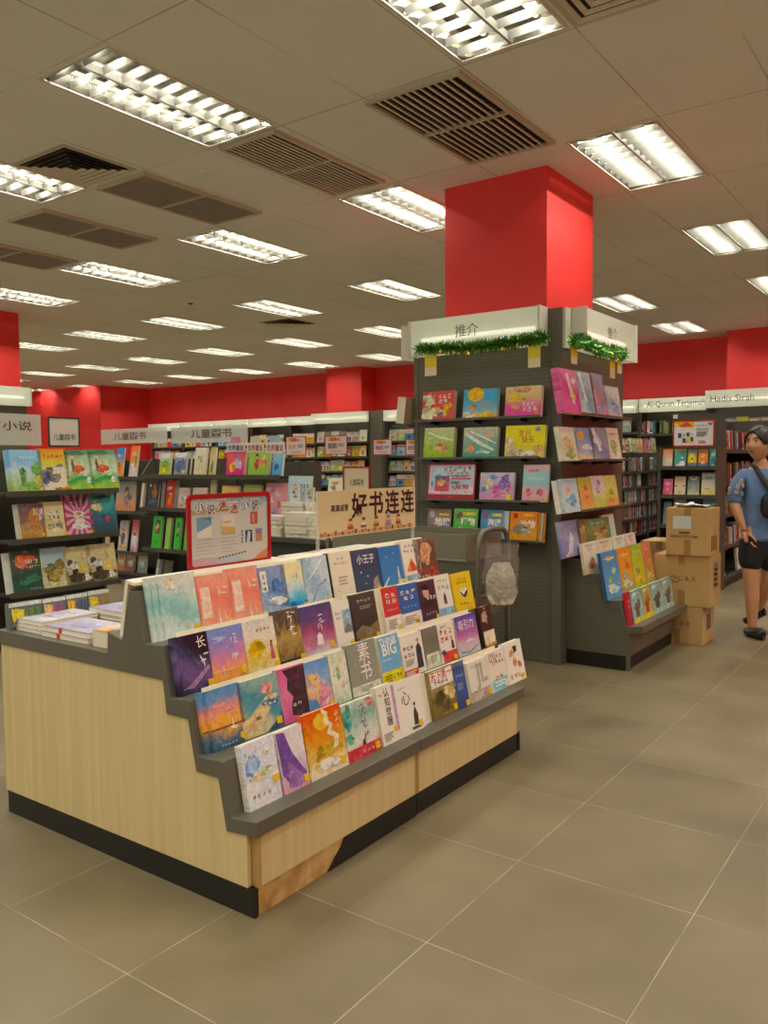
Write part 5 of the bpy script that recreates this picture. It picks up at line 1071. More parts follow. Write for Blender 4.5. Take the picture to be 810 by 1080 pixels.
# gondola facing the display, at left
GX = -5.8
gz = [1.205, .848, .452]
gA = bookcase('low dark bookcase of face out picture books left of the maple display', (GX + .03, 3.29, 0), Y, X, .97, .5, 1.46, [z - .003 for z in gz] + [.1], setback=.2)
H1, H2, H3 = [facingX(GX, z, 10) for z in gz]
GH = 'picture books on the low bookcase at left'
def hb(pl, bl, tr, t, cov, sh, lab, **k): return pbook(pl, bl, tr, t, cov, sh, lab, GH, **k)
sky = cover('8aa84a a8c48a b8d4dc 7fb8e0 8fc4e4', 3, .25, 90)
for i in range(4):
    u0, _ = H1.uv((14, 516)); u1, v1 = H1.uv((42, 474.5))
    make_book(H1.mat(u0 - .007 * i, 0, .0105 * i), u1 - u0, v1, .01, sky, [('s', .36, .35, .1, .25, '4a7a3a'), ('s', .6, .14, .36, .1, '6fa040'), ('s', .82, .5, .16, .2, '5a9a44'), ('s', .85, .3, .08, .1, 'd8a83a'), ('d', .55, .82, .5, .03, 5, 'e8f0ee'), ('s', .4, .5, .04, .04, '2a3a3a')], ('front', 'second', 'third', 'rearmost')[i] + ' copy of the sky blue picture book on the low left bookcase', GH, sticker=(.88, .06) if i == 0 else None)
hb(H1, (43.5, 514), (70, 473.5), .02, cover('e4dcc4 e4d8b8 d4c84a d8882e', 2, .15, 90), [('s', .5, .42, .42, .2, '6f6a60'), ('p', [(.4, .4), (.92, .42), (.86, .58), (.5, .56)], 'd8d0b8'), ('s', .2, .32, .14, .18, '3f4a6a'), ('d', .5, .82, .7, .05, 5, 'd04a2a'), ('s', .7, .04, .3, .05, 'c8702a')], 'tan picture book with an old car, top shelf of the low left bookcase', sticker=(.88, .12))
for i, (bl, tr) in enumerate((((71.5, 513), (95, 474.5)), ((96.5, 511.5), (121, 474)))):
    hb(H1, bl, tr, .02, cover('9fc84a 5fa848 cfe0c4 a8c89a 4f7a5a', 3, .3, 90), [('s', .5, .52, .18, .13, 'c8542a'), ('s', .28, .58, .07, .16, '6a4a34'), ('s', .28, .78, .07, .06, 'd8b08a'), ('e', .5, .68, .06, .04, 'd8a880'), ('p', [(0, .2), (.5, .36), (1, .3), (1, .22), (.5, .26), (0, .1)], '2f8a3a'), ('s', .8, .24, .1, .08, 'e4ece0'), ('s', .4, .92, .4, .05, '3f6a4a')], ('green woodland picture book with an orange figure beside the car book', 'green woodland picture book with an orange figure at the shelf right end')[i], sticker=(.88, .07))
for i in range(3):
    u0, _ = H2.uv((24, 566)); u1, v1 = H2.uv((45, 530.5))
    make_book(H2.mat(u0 - .016 * i, 0, .0125 * i), u1 - u0, v1, .012, cover('a8743a c8924a 8a6a54 6a4a3a 7a5a6a', 4, .5, 90) if i == 0 else cover('d8d4c4 c9c9c0', 2, .2, 90), [('s', .55, .5, .2, .3, 'b06a3a'), ('s', .6, .75, .12, .1, 'd8a87a'), ('s', .85, .7, .14, .2, 'c8a0a8')] if i == 0 else [], ('brown fairytale book, front of its stack', 'white book behind the brown fairytale one', 'rearmost white book behind the brown fairytale one')[i] + ', middle shelf', GH, sticker=(.86, .1) if i == 0 else None)
hb(H2, (46, 564), (68, 528.5), .02, cover('e0cf94 dccb92 e2d4a0', 2, .2, 90), [('s', .5, .66, .26, .12, 'e8e0c0'), ('d', .5, .56, .5, .06, 3, '4a4238'), ('s', .5, .3, .34, .16, 'cfc09a'), ('d', .5, .3, .6, .08, 4, '6a6048'), ('s', .36, .7, .03, .02, K), ('s', .62, .7, .03, .02, K)], 'sandy yellow picture book, middle shelf of the low left bookcase', sticker=(.9, .08))
hb(H2, (70, 562), (95, 520.5), .02, M('e4b0c4', .35), [('ray', .5, .45, 14, 'c2477a'), ('s', .5, .5, .2, .1, 'efe6e0'), ('s', .5, .26, .34, .12, 'efe6e0'), ('e', .5, .52, .1, .04, 'c0783a'), ('d', .5, .86, .7, .06, 3, '4a1a2a'), ('d', .55, .74, .5, .06, 3, '4a1a2a'), ('r', .0, .0, .04, 1, 'a02a3a')], 'pink sunburst picture book, middle shelf of the low left bookcase', sticker=(.86, .06))
hb(H2, (97, 560), (120, 520.5), .02, cover('24343c 2a4a5a 2a6a70 3f9a98 4aa8a0', 3, .3, 90), [('s', .3, .68, .2, .12, 'd8c48a'), ('s', .6, .36, .2, .1, '2f3f6a'), ('s', .62, .36, .08, .08, 'b03a4a'), ('s', .2, .36, .1, .1, '3a4a8a'), ('s', .5, .92, .3, .05, '1f4a54')], 'deep teal underwater picture book, middle shelf of the low left bookcase')
u0, _ = H3.uv((13.5, 621)); u1, v1 = H3.uv((42, 579))
make_book(H3.mat(u0 - .04, 0, .0205), .25, v1 - .005, .012, cover('d8d8cc c8ccc4', 2, .2, 90), [], 'white edged book behind the dark green one, bottom shelf', GH)
hb(H3, (15.5, 621), (42, 579), .02, cover('2a4a38 1f3a30 3a4a3a 24382c', 4, .4, 90), [('s', .42, .76, .34, .18, 'd8553a'), ('s', .3, .7, .2, .14, 'e07050'), ('t', '101', .56, .72, .17, W, False, .015), ('d', .82, .72, .16, .05, 1, W), ('d', .68, .6, .5, .03, 5, 'd8d4c4'), ('s', .5, .28, .4, .12, '2f6a4a'), ('d', .7, .06, .4, .02, 4, 'b8c4b4')], 'dark green picture book with a red leaf shape, bottom shelf of the low left bookcase')
hb(H3, (46, 619), (69, 576), .02, cover('d8cc9a c8c4a0 a8c0c4 9ab8c8', 3, .25, 90), [('s', .5, .42, .42, .26, '7a6434'), ('s', .5, .34, .3, .16, 'b0944a'), ('s', .4, .5, .16, .08, '5a7a4a'), ('r', .1, .06, .9, .14, 'd8c88a'), ('r', 0, .1, .05, .9, 'd4c890')], 'pale blue picture book with a brown crowd, bottom shelf of the low left bookcase')
for i, (bl, tr) in enumerate((((70.5, 616), (94, 575)), ((95, 613.5), (120, 572)))):
    hb(H3, bl, tr, .02, cover('6a5a3a c8b884 d4c68c d8cc98', 3, .3, 90), [('s', .28, .52, .26, .2, 'd8d4c4'), ('s', .2, .6, .1, .1, '4a4034'), ('s', .5, .2, .45, .16, '3a3020'), ('p', [(.42, .3), (.88, .26), (.74, .58), (.62, .6)], 'e0c06a'), ('s', .68, .7, .07, .1, 'd8a878'), ('s', .8, .16, .16, .1, 'e0dccc'), ('s', .35, .35, .12, .08, '2a2420')], ('cream picture book with a dancing figure in yellow, left of the pair', 'cream picture book with a dancing figure in yellow, right of the pair')[i])
m = MB(); m.prism([(0, 0), (-.19, 0), (-.19, .19), (-.15, .19)], GREYD, lambda a, b, k: ((.0, .018)[k], -a - .0, b)); _e = m.build('tray_end_board')
_e.name = 'tray_end_board'
# --- signs standing on the bookcase tops
def topper(name, label, p0, p1, z0, z1, nrm, txt, size, frame=None, card='d9d6c8', tx=.5, tz=.5, see=False, tcol='4a443c', post=None, width=None, group='shelf top signs'):
    """flat sign between two ground points p0 -> p1 (2D), facing nrm"""
    a, b, nrm = Vector((*p0, z0)), Vector((*p1, z0)), Vector(nrm); al = (b - a).normalized(); w, h = (b - a).length, z1 - z0
    o = empty(name, (a + b) / 2, label, 'sign', group); mid = w / 2
    def q(s, z, d): return al * (s - mid) + Z * z + nrm * d
    m = MB(); cm = ACR2 if see else M(card, .4)
    m.prism([(0, 0), (w, 0), (w, h), (0, h)], cm, lambda s, z, k: q(s, z, .003 * (1 - 2 * k)))
    if txt: m.text(txt, q(w * tx, h * tz, .0042), al, Z, size, M(tcol, .5), .008, width=width)
    m.build('sign_card', o)
    if frame:
        f = MB(); ring(f, rrect(-.008, w + .008, -.008, h + .008, .012, 3), rrect(.006, w - .006, .006, h - .006, .008, 3), -.005, .006, M(frame, .4), lambda x, s, z: q(s, z, x)); f.build('frame', o)
    if post:
        f = MB(); f.tube([q(w / 2, -post, -.008), q(w / 2, .02, -.008)], .006, M('8a8a84', .3, .6), 6); f.tube([q(w / 2, -post, -.008), q(w / 2, -post + .004, -.008)], .04, M('8a8a84', .3, .6), 10); f.build('stem', o)
    return o
def acr2():
    m, N, L, b = newmat('milky_acrylic'); b.inputs['Base Color'].default_value = (*lin('d8d8cc'), 1); b.inputs['Roughness'].default_value = .2; b.inputs['Alpha'].default_value = .62; return m
ACR2 = acr2()
gx_ = -6.05
def on(px0, px1, x): a, b = atx(px0[0], px0[1], x), atx(px1[0], px1[1], x); return a, b
a, b = on((52, 474), (82.5, 441.5), gx_); topper('shelf_sign', 'white card sign in a dark frame reading 儿童图书 on the low left bookcase', (gx_, a.y), (gx_, b.y), 1.56, b.z, X, '儿童图书', .05, '3a3630', tz=.32, width=.2)
a, b = on((-14, 474), (42.5, 437.5), gx_ + .06); topper('shelf_sign', 'milky acrylic sign reading 小说 cut by the left picture edge', (gx_ + .06, a.y), (gx_ + .06, b.y), 1.56, b.z, X, '言小说', .07, tx=.42, tz=.62, see=True, width=.36)
# books lying behind the sign on top
# two bays facing the camera, further back
bayC = bookcase('dark bookcase with children titles behind the red framed sign', (-7.36, 5.72, 0), X, -Y, 1.27, .5, 1.46, [1.285, .935, .495, .1], setback=.2)
_e.parent = bayC; _e.location = (0, .005, 1.285)
bayB = bookcase('dark bookcase half hidden behind the low left bookcase', (-8.95, 6.25, 0), X, -Y, 1.0, .5, 1.46, [1.25, .835, .345, .1], setback=.2)
bayD = bookcase('dark bookcase holding pink and green fairy tale boxes', (-6.05, 5.60, 0), X, -Y, .84, .6, 1.42, [1.285, .885, .46, .1], setback=.3)
def cb2(y, lean=9): return lambda z: facingY(y, z, lean)
PC = cb2(5.76); PB_ = cb2(6.28); PD = cb2(5.64)
GC = 'books on the dark bookcases in the middle distance'
def mb_(pl, bl, tr, t, cov, sh, lab, **k): return pbook(pl, bl, tr, t, cov, sh, lab, GC, **k)
c1, c2, c3 = PC(1.286), PC(.936), PC(.496)
mb_(c1, (167.5, 499), (181.5, 477.5), .02, cover('c8c03a 8aa83a a8b88a c8d4d8', 4, .4, 90), [('s', .5, .4, .3, .25, '6a8a2a'), ('r', .1, .78, .9, .95, 'dce4e4'), ('s', .4, .25, .2, .1, 'e0d03a')], 'green and yellow magazine with pale title band beside the slanted end board')
mb_(c1, (183, 499), (198, 477), .02, cover('8a8fa8 5a6484 7a84a4 d4d8dc', 5, .4, 90), [('s', .5, .42, .34, .28, '4a5478'), ('s', .8, .15, .16, .1, 'd8c04a'), ('r', .1, .78, .9, .95, 'e4e8e8')], 'slate blue magazine with a pale title band, beside the green and yellow one')
mb_(c1, (199.5, 499), (202.5, 477.5), .02, M('8a8a7c', .5), [], 'thin grey spine standing between two magazines')
mb_(c1, (204, 499), (218.5, 472), .03, cover('d8d0a8 c8c8a0 dcd4b4 e0dcc4', 4, .4, 90), [('s', .5, .6, .25, .16, 'a8b08a'), ('s', .6, .25, .25, .12, 'd0b48a')], 'cream picture book with green sketching, top shelf below a milky sign')
mb_(c1, (220, 499), (228, 471.5), .03, cover('c8a83a d8c88a a89a5a', 4, .5, 90), [('s', .5, .3, .3, .2, '5a5a4a')], 'yellow ochre book at the right end of the top shelf')
mb_(c2, (147.5, 534), (153, 509.5), .03, M('d8ceb0', .5), [], 'plain cream book at the left end of the second shelf')
mb_(c2, (154.5, 534.5), (168.5, 509.5), .025, cover('1a1c24 2a2c3a 3a2a24 24202c', 4, .5, 60), [('s', .65, .65, .25, .25, '8a5a2a'), ('s', .5, .25, .35, .12, '3a4a7a'), ('e', .2, .9, .08, .05, W)], 'dark book with an amber glow, second shelf below the magazines')
mb_(c2, (169, 534.5), (173.5, 508), .03, cover('6a6a78 8a8a9c', 4, .5, 90), [], 'grey spine beside the red festive box')
mb_(c2, (174, 535), (185.5, 506), .06, cover('c03a2a b8281f c8382a', 4, .4, 90), [('s', .5, .3, .28, .16, 'e07a2a'), ('s', .4, .7, .3, .06, 'e8c0a8'), ('s', .6, .5, .2, .05, 'e8b88a')], 'glossy red festive box on the second shelf')
mb_(c2, (187, 535), (200.5, 514.5), .02, cover('e0b8c4 e4ccd0 d8b8a8', 4, .4, 90), [('s', .5, .5, .3, .2, 'e8e0dc'), ('s', .5, .2, .4, .1, 'd8a04a'), ('s', .4, .5, .1, .1, '8a8a9a')], 'pale pink picture book, second shelf beside the red festive box')
mb_(c2, (201.5, 535), (219, 514.5), .02, cover('e0c0bc dcccc0 e8d8cc', 4, .4, 90), [('s', .5, .5, .3, .2, 'c8a8a8')], 'pinkish cream picture book above the red framed sign')
mb_(c2, (220, 534), (229, 506), .02, M('c9bd98', .5), [], 'tall tan book at the right end of the second shelf')
for i, (a_, b_) in enumerate((((159, 578), (172, 544.5)), ((173, 578), (181.5, 546)), ((182.5, 578), (192, 546)), ((193, 579), (206, 546)))):
    mb_(c3, a_, b_, .03, (cover('2fae2a 3cc034 38b830', 2, .2, 90), cover('8ac84a a8d078', 2, .3, 90), cover('2fae2a 44c43a', 2, .2, 90), cover('35b030 58c048', 2, .2, 90))[i], ([('r', .3, .45, .8, .88, '2a3a2a'), ('s', .5, .66, .2, .12, 'd8a880'), ('s', .5, .54, .16, .08, 'b04a5a'), ('d', .5, .2, .5, .05, 3, '1f7a1f')], [], [('r', .35, .4, .75, .85, '2a4a2a'), ('s', .55, .6, .15, .1, 'd0a080')], [])[i], ('bright green portrait book, leftmost on the third shelf', 'pale green spine beside the bright green portrait book', 'bright green spine with a dark picture, third shelf', 'bright green book tucked behind the red framed sign')[i])
for i, a_ in enumerate((-7.28, -7.235, -7.19)):
    o = make_book(facingY(5.80, .101, 12).mat(a_, 0), .04, .27, .2 * .6, (M('c4c0b4', .5), M('8a8880', .5), M('3a3a38', .5))[i], [('d', .5, .7, .6, .06, 3, '6a6a64')] , ('leaning pale grey book', 'leaning mid grey book', 'leaning dark grey book')[i] + ' on the lowest shelf by the teal novels', GC)
b1, b2, b3 = PB_(1.251), PB_(.836), PB_(.346)
for pl, bl, tr, cv, sh, lb in (
    (b1, (112, 501), (119, 474), cover('e0c08a e0a04a', 4, .4, 90), [('s', .5, .4, .3, .2, 'd0602a')], 'tan book behind the woodland picture books'),
    (b1, (120.5, 502), (132, 472), cover('d8843a e0a84a 4a7ab0 3f74b4', 2, .15, 90), [('d', .5, .72, .6, .07, 3, W), ('s', .5, .3, .26, .24, 'c8602a')], 'blue and orange activity book, top shelf of the half hidden bookcase'),
    (b1, (135.5, 502), (147, 470), cover('c8ccd4 e08a4a e0602a', 2, .2, 90), [('s', .4, .3, .3, .12, 'c8ccd8'), ('d', .5, .75, .6, .06, 3, 'f0e4d0'), ('s', .75, .5, .12, .2, '4a8a5a')], 'orange activity book, top shelf of the half hidden bookcase'),
    (b2, (121, 538), (144.5, 507.5), cover('b8684a c8906a a8a098 98a0a4', 3, .3, 90), [('s', .6, .4, .24, .2, '8a6a6a'), ('s', .55, .65, .12, .16, '5a4034'), ('s', .55, .62, .07, .08, 'd0a080'), ('r', .0, 0, 1, .12, 'c07a54')], 'painted portrait book, second shelf of the half hidden bookcase'),
    (b3, (124, 581), (136, 549), cover('b8b4ac d0ccc4 8a8480', 4, .5, 90), [('s', .5, .4, .3, .2, '5a4a44'), ('s', .5, .15, .4, .08, 'c8924a'), ('s', .4, .7, .2, .06, 'c86a5a')], 'grey white picture book, third shelf of the half hidden bookcase'),
    (b3, (137, 581), (147, 548), cover('c8505a d8dce0 c86a70 b83a44', 3, .4, 90), [('s', .5, .4, .3, .16, 'e8e0dc'), ('s', .5, .55, .2, .06, 'b02a34')], 'red and white picture book, third shelf of the half hidden bookcase')):
    mb_(pl, bl, tr, .02, cv, sh, lb)
for i, (u, cc_) in enumerate(((-8.6, 'b06a34'), (-8.42, '7a4a40'), (-8.2, '6a7a7c'))):
    make_book(PB_(.102).mat(u, 0), .16, .21, .02, cover(cc_ + ' ' + cc_ + ' c8b48a', 4, .5, 90), [('s', .5, .5, .3, .2, 'a8b4a4')], ('amber', 'brown red', 'grey green')[i] + ' picture book low down in the half hidden bookcase', GC)
d1, d2, d3 = PD(1.287), PD(.887), PD(.462)
mb_(d1, (238, 499.5), (259.5, 474), .04, cover('c8286a d8387a e05a4a c83a80', 4, .4, 90), [('s', .35, .35, .2, .2, 'e8b83a'), ('s', .65, .5, .2, .25, 'b8a0c8'), ('s', .4, .3, .1, .12, 'e0702a')], 'magenta fairy tale box left of the green one')
mb_(d1, (261, 499.5), (285, 474), .04, cover('7aa83a 8ab84a 9ac04a', 4, .3, 90), [('s', .4, .45, .12, .24, 'a8322a'), ('e', .4, .75, .08, .1, '2a1c18'), ('e', .4, .7, .05, .06, 'd8a880'), ('s', .75, .5, .16, .2, 'c8704a'), ('s', .72, .72, .08, .1, 'd8b48a')], 'green fairy tale box with a red dressed girl')
mb_(d1, (286.5, 500), (299, 478), .03, cover('4a90c0 5aa4d0 8ab8c8', 4, .4, 90), [('s', .4, .4, .2, .2, '2a4a8a')], 'blue box right of the green fairy tale box')
mb_(d2, (278, 544), (304.5, 509.5), .03, cover('d8848c e0949a d88a90', 4, .25, 90), [('s', .3, .78, .1, .08, '8a6a94'), ('s', .6, .7, .14, .1, 'e8b0a8'), ('s', .3, .5, .1, .1, 'e0d0c0'), ('s', .65, .4, .1, .1, 'c8505a'), ('s', .45, .2, .14, .08, '8a7ab0'), ('s', .8, .2, .08, .06, 'e8c48a')], 'coral pink party picture book beside the red framed sign')
mb_(d2, (232, 540), (253, 512.5), .03, cover('e8d8a0 e0b060', 3, .3, 90), [('s', .5, .6, .3, .14, 'f0e8cc')], 'cream and orange book above the red framed sign')
mb_(d2, (254.5, 540), (276, 511), .03, cover('7a8a3a a8a85a 8a9a4a', 4, .4, 90), [('s', .5, .5, .3, .2, 'c0704a')], 'olive green book above the red framed sign')
mb_(d3, (284, 588), (297, 553), .05, cover('8aac3a a8c04a 9ab84a', 3, .3, 90), [('e', .5, .66, .2, .12, '4a9a8a'), ('s', .5, .3, .3, .12, '6a7aa0'), ('e', .5, .3, .1, .08, 'e8e8dc')], 'lime green owl patterned box right of the red framed sign')
# world tale cards above the fairy tale boxes
for i, (px0, px1, c_, tcol) in enumerate((((238.5, 476.5), (257.5, 467), 'e0dcd8', '3a3a44'), ((259.5, 477), (277.5, 466.5), 'e4ddd4', 'b0302c'), ((279.5, 477.5), (299.5, 466), 'e4ddd8', 'b03a44'))):
    a, b = aty(px0[0], px0[1], 5.66), aty(px1[0], px1[1], 5.66)
    o = empty('shelf_talker', ((a.x + b.x) / 2, 5.67, a.z), ('left white shelf card with dark writing above the magenta box', 'middle white shelf card with red writing above the green box', 'right white shelf card with rosy writing above the blue box')[i], 'shelf card', 'white world tale cards')
    w, h = b.x - a.x, b.z - a.z
    m = MB(); m.box(-w / 2, w / 2, 0, .003, 0, h, M(c_, .4)); m.text('世界童话', (0, -.0006, h * .45), X, Z, h * .62, M(tcol, .5), .02, width=w * .84); m.build('card', o)
    m = MB(); m.prism([(-w * .3, h), (w * .3, h), (w * .25, h + .06), (-w * .25, h + .06)], M(('d88aa8', 'd8d0b0', 'a8b8cc')[i], .5), lambda a_, b_, k: (a_, .003 * k, b_)); m.build('picture_tab', o)
    m = MB(); m.box(-.01, .01, .004, .01, -.12, h, ACR); m.build('clip', o)
a, b = aty(107, 467, 6.4), aty(176, 450, 6.4); topper('shelf_sign', 'milky acrylic sign reading 儿童图书 above the half hidden bookcase', (a.x, 6.4), (b.x, 6.4), a.z - .02, b.z, -Y, '儿童图书', .09, see=True, tx=.45, post=a.z - .02 - 1.5, width=.62)
a, b = aty(181, 466, 5.95), aty(261, 447, 5.95); topper('shelf_sign', 'milky acrylic sign reading 儿童图书 above the bookcase of magazines', (a.x, 5.95), (b.x, 5.95), a.z - .02, b.z, -Y, '儿童图书', .09, see=True, tx=.54, tz=.55, post=a.z - .02 - 1.5, width=.62)
# ------------------------------------------------------------------ table piled with white books
tb = empty('display_table', (-4.75, 5.6, 0), 'dark display table piled with white books behind the tan topper sign', 'display table')
def tbl(mb, nm): mb.v = [(x + 4.75, y - 5.6, z) for x, y, z in mb.v]; return mb.build(nm, tb)
m = MB(); m.box(-5.19, -3.95, 5.1, 6.1, .74, .78, GREYD); tbl(m, 'table_top')
m = MB(); m.box(-5.15, -3.99, 5.14, 6.06, .0, .7395, M('2f3a30', .5)); tbl(m, 'base')
WB = [cover('dcdad0 d0d0c8 e2e0d6', 3, .3, 60), cover('d4d4d0 c4c8c8 dcdcd4', 3, .4, 60), cover('e0dccc d8d4c4', 3, .3, 60)]
WS = M('cfccc0', .55, name='white_spine')
rr = random.Random(4)
for i, (x, y, n, w, d) in enumerate(((-4.90, 5.14, 5, .26, .19), (-4.62, 5.15, 6, .25, .2), (-4.35, 5.14, 5, .26, .19), (-4.09, 5.15, 6, .24, .2), (-4.9, 5.42, 8, .26, .2), (-4.62, 5.43, 8, .26, .2), (-4.34, 5.42, 8, .26, .2), (-4.08, 5.42, 8, .24, .2))):
    for j in range(n):
        t = .034; flat_book(x - w / 2 + rr.uniform(-.006, .006), y + rr.uniform(-.004, .004), .781 + j * (t + .0005), w, d, t, rr.uniform(-2, 2), WB[(i + j) % 3], '%s white book up in the %s pile, %s row of the dark table' % (ORD[j], ('leftmost', 'second', 'third', 'rightmost')[i % 4], ('front', 'rear')[i // 4]), spine=WS, group='white books piled on the dark table')
for i, (bl, tr, cv, lb) in enumerate((((305, 540), (316, 512), 'd8d8d0 b8bcc0', 'grey white comic standing on the table piles, leftmost'), ((321, 538), (331, 514), 'd4d0c8 a8a8a8', 'grey patterned comic standing on the table piles beside the leftmost'), ((304, 514), (329, 502), '9ab4c0 b8ccd4', 'pale blue title board standing behind the comics'), ((346, 516), (361, 504), 'e8dcb0 d8d8c4', 'cream picture card standing behind the tan topper sign'))):
    pl = facingY(5.46 + .08 * (i > 1), 1.0, 6); a = pl.uv(bl); b = pl.uv(tr)
    v0 = .0585
    make_book(pl.mat(a[0], v0, 0), b[0] - a[0], max(.08, b[1] - v0), .02, cover(cv, 8, .9, 60), [('s', .4, .6, .2, .1, '6a6a6a'), ('s', .6, .35, .2, .12, '7a7068'), ('s', .5, .8, .3, .08, 'c8924a')] if i != 2 else [('d', .5, .5, .8, .2, 6, '4a5a6a')], lb, 'comics standing on the dark table')
a, b = aty(363, 518, 5.3), aty(389.5, 493, 5.3)
topper('shelf_sign', 'cream card in a red frame reading 儿童图书 above the tan topper sign', (a.x, 5.3), (b.x, 5.3), a.z - .12, b.z, -Y, '儿童图书', .05, 'b02028', card='d8cba4', tz=.62, post=a.z - .12 - .781, width=.15)
for i, (x0, z0, hh) in enumerate(((-3.68, .0, 1.36), )):
    sd = empty('acrylic_step_display', (-3.70, 6.0, 0), 'pale stepped card display right of the tan topper sign', 'display unit')
    m = MB(); m.prism([(5.6, 0), (6.3, 0), (6.3, 1.4), (6.1, 1.4), (6.0, 1.1), (5.85, 1.1), (5.75, .8), (5.6, .8)], M('b4b4a8', .4), lambda a_, b_, k: ((-.2, .2)[k], a_ - 6.0, b_)); m.build('stepped_body', sd)
    for j, (yy, zz) in enumerate(((5.6, .8), (5.85, 1.1), (6.1, 1.4))):
        for k_ in range(3):
            make_book(facingY(yy + .035, zz + .001, 10).mat(-3.89 + .128 * k_, 0), .115, .17, .02, cover(('d8d4cc 8a8a84', 'e0d8cc a89080', 'c8ccd0 7a8084')[(j + k_) % 3], 7, .7, 60), [('s', .5, .5, .25, .2, '5a5450')], '%s comic on the %s step of the pale card display' % (('left', 'middle', 'right')[k_], ('lowest', 'middle', 'upper')[j]), 'comics on the pale stepped display')
# ------------------------------------------------------------------ bookcases along the walls
PAL = [('red', 'c0392f'), ('orange', 'd9822b'), ('yellow', 'd9b92f'), ('green', '5f9a4a'), ('teal', '3f8f8a'), ('blue', '3f74b0'), ('navy', '2f3f6a'), ('purple', '7a5a9a'), ('pink', 'd6799a'), ('cream', 'e2d8bc'), ('white', 'e6e4da'), ('grey', '8c8c86'), ('brown', '7a5638'), ('sky blue', '8ab8cc'), ('lime', 'a8b84a'), ('black', '2a2826')]
FACE, SPINE = {}, {}
def face_mesh(c, v):
    if (c, v) in FACE: return FACE[c, v]
    nm, h = PAL[c]; h2 = PAL[(c * 5 + 3 * v + 4) % 16][1]; h3 = PAL[(c * 3 + 7 * v + 9) % 16][1]
    w, hh = ((.17, .235), (.19, .25), (.155, .22))[v % 3]
    sh = [[('s', .5, .36, .3, .2, h2), ('d', .5, .8, .7, .05, 4, 'f0eadc'), ('s', .6, .25, .14, .1, h3)], [('r', 0, .62, 1, .92, 'ece6d6'), ('d', .5, .77, .7, .05, 4, h2), ('e', .5, .32, .22, .14, h3)], [('r', .1, .1, .9, .5, h2), ('s', .5, .3, .2, .12, h3), ('l', .15, .6, .85, .9, 3, 'e8e2d2')]][v % 3]
    o = make_book(Matrix(), w, hh, .02, cover(h + ' ' + h + ' ' + h2, 4, .35, 90), sh, 'x')
    FACE[c, v] = o; return o
def spine_mesh(c, v):
    if (c, v) in SPINE: return SPINE[c, v]
    nm, h = PAL[c]; t, hh = ((.024, .205), (.032, .225), (.018, .19), (.028, .215))[v % 4]
    mb = MB(); mb.box(0, t, 0, .14, 0, hh, M(h, .4)); mb.box(.002, t - .002, .003, .139, hh, hh + .0006, PAGES)
    k = M(('efe9da', '2a2826', 'd9b43a')[v % 3] if c < 9 else ('3a3630', 'b04034', '3f5f8a')[v % 3], .4)
    z = hh * .45
    for i in range(5): mb.box(t * .25, t * .75, -.0005, 0, z + .022 * i, z + .022 * i + .014, k)
    mb.box(0, t, -.0004, 0, hh * .08, hh * .16, k)
    o = mb.build('book'); SPINE[c, v] = o; return o
USED = set()
def put(proto, mw, label, group):
    if proto not in USED and proto.name: USED.add(proto); o = proto
    else: o = copy_tree(proto)
    o.matrix_world = mw; return tag(o, label, 'book', group)
def fill_face(pl, width, where, group, seed, gap=.025, x0=.04, skip=(), mx=99):
    rr = random.Random(seed); x, i = x0, 0
    while True:
        c, v = rr.choice((9, 10, 9, 10, 13, 13, 8, 2, 1, 14, 3, 5, 0, 4, 9)), rr.randrange(3); w = (.17, .19, .155)[v]
        if x + w > width - .035 or i >= mx: break
        put(face_mesh(c, v), pl.mat(x, .0005), '%s book from left, %s cover, %s' % (ORD[i], PAL[c][0], where), group)
        x += w + rr.uniform(.004, gap); i += 1
def fill_spine(pl, width, where, group, seed, dens=1.0, x0=.03):
    rr = random.Random(seed); x, i = x0, 0
    while i < 20 * 3:
        c, v = rr.choice((0, 0, 5, 6, 9, 10, 10, 11, 11, 12, 12, 15, 15, 7, 4, 3)), rr.randrange(4); t = (.024, .032, .018, .028)[v]
        if x + t > width - .03: break
        n = ORD[i] if i < 20 else 'twenty-' + ORD[i - 20] if i < 29 else 'thirtieth' if i == 29 else 'thirty-' + ORD[(i - 30) % 9]
        put(spine_mesh(c, v), pl.mat(x, .0005), '%s spine from left, %s, %s' % (n, PAL[c][0], where), group)
        x += t + rr.uniform(.001, .004) + (rr.uniform(.02, .06) if rr.random() > dens else 0); i += 1
HD = [2.245, 2.43]
ZW = [1.82, 1.52, 1.22, .92, .6]
def wall_bay(x0, x1, yf, lab, place, txt, seed, zs=ZW, rows=3, spine_rows=(), face_rows=None, z1=2.44, tsz=.085, tw=None, depth=.32, hz=HD, hd=.12, v0=.5):
    b = bookcase(lab, (x0, yf, 0), X, -Y, x1 - x0, depth, z1, zs + [.12], group='wall bookcases with lit headers')
    header(b, (x0 + .02, yf + .0, hz[0]), (x1 - .02, yf, hz[0]), hz[0], hz[1], -Y, X, depth=hd, txt=txt, tsz=tsz, tw=tw, ends=False, vert0=v0)
    for i, z in enumerate(zs[:rows]):
        if i in spine_rows: fill_spine(Plane((x0, yf + .02, z), X, 1, -Y), x1 - x0, 'the %s shelf %s' % (('top', 'second', 'third', 'fourth', 'fifth')[i], place), 'books ' + place, seed + i, .9)
        else: fill_face(facingY(yf + .03, z, 8, x0), x1 - x0, '%s shelf %s' % (('top', 'second', 'third', 'fourth', 'fifth')[i], place), 'books ' + place, seed + i)
    return b
xs_ = [-17.4, -16.2, -15.0, -13.8, -12.6, -11.4]
nm_ = ['in the back left corner', 'right of the corner bay', 'in the third back wall bay', 'in the fourth back wall bay', 'left of the red pilaster']
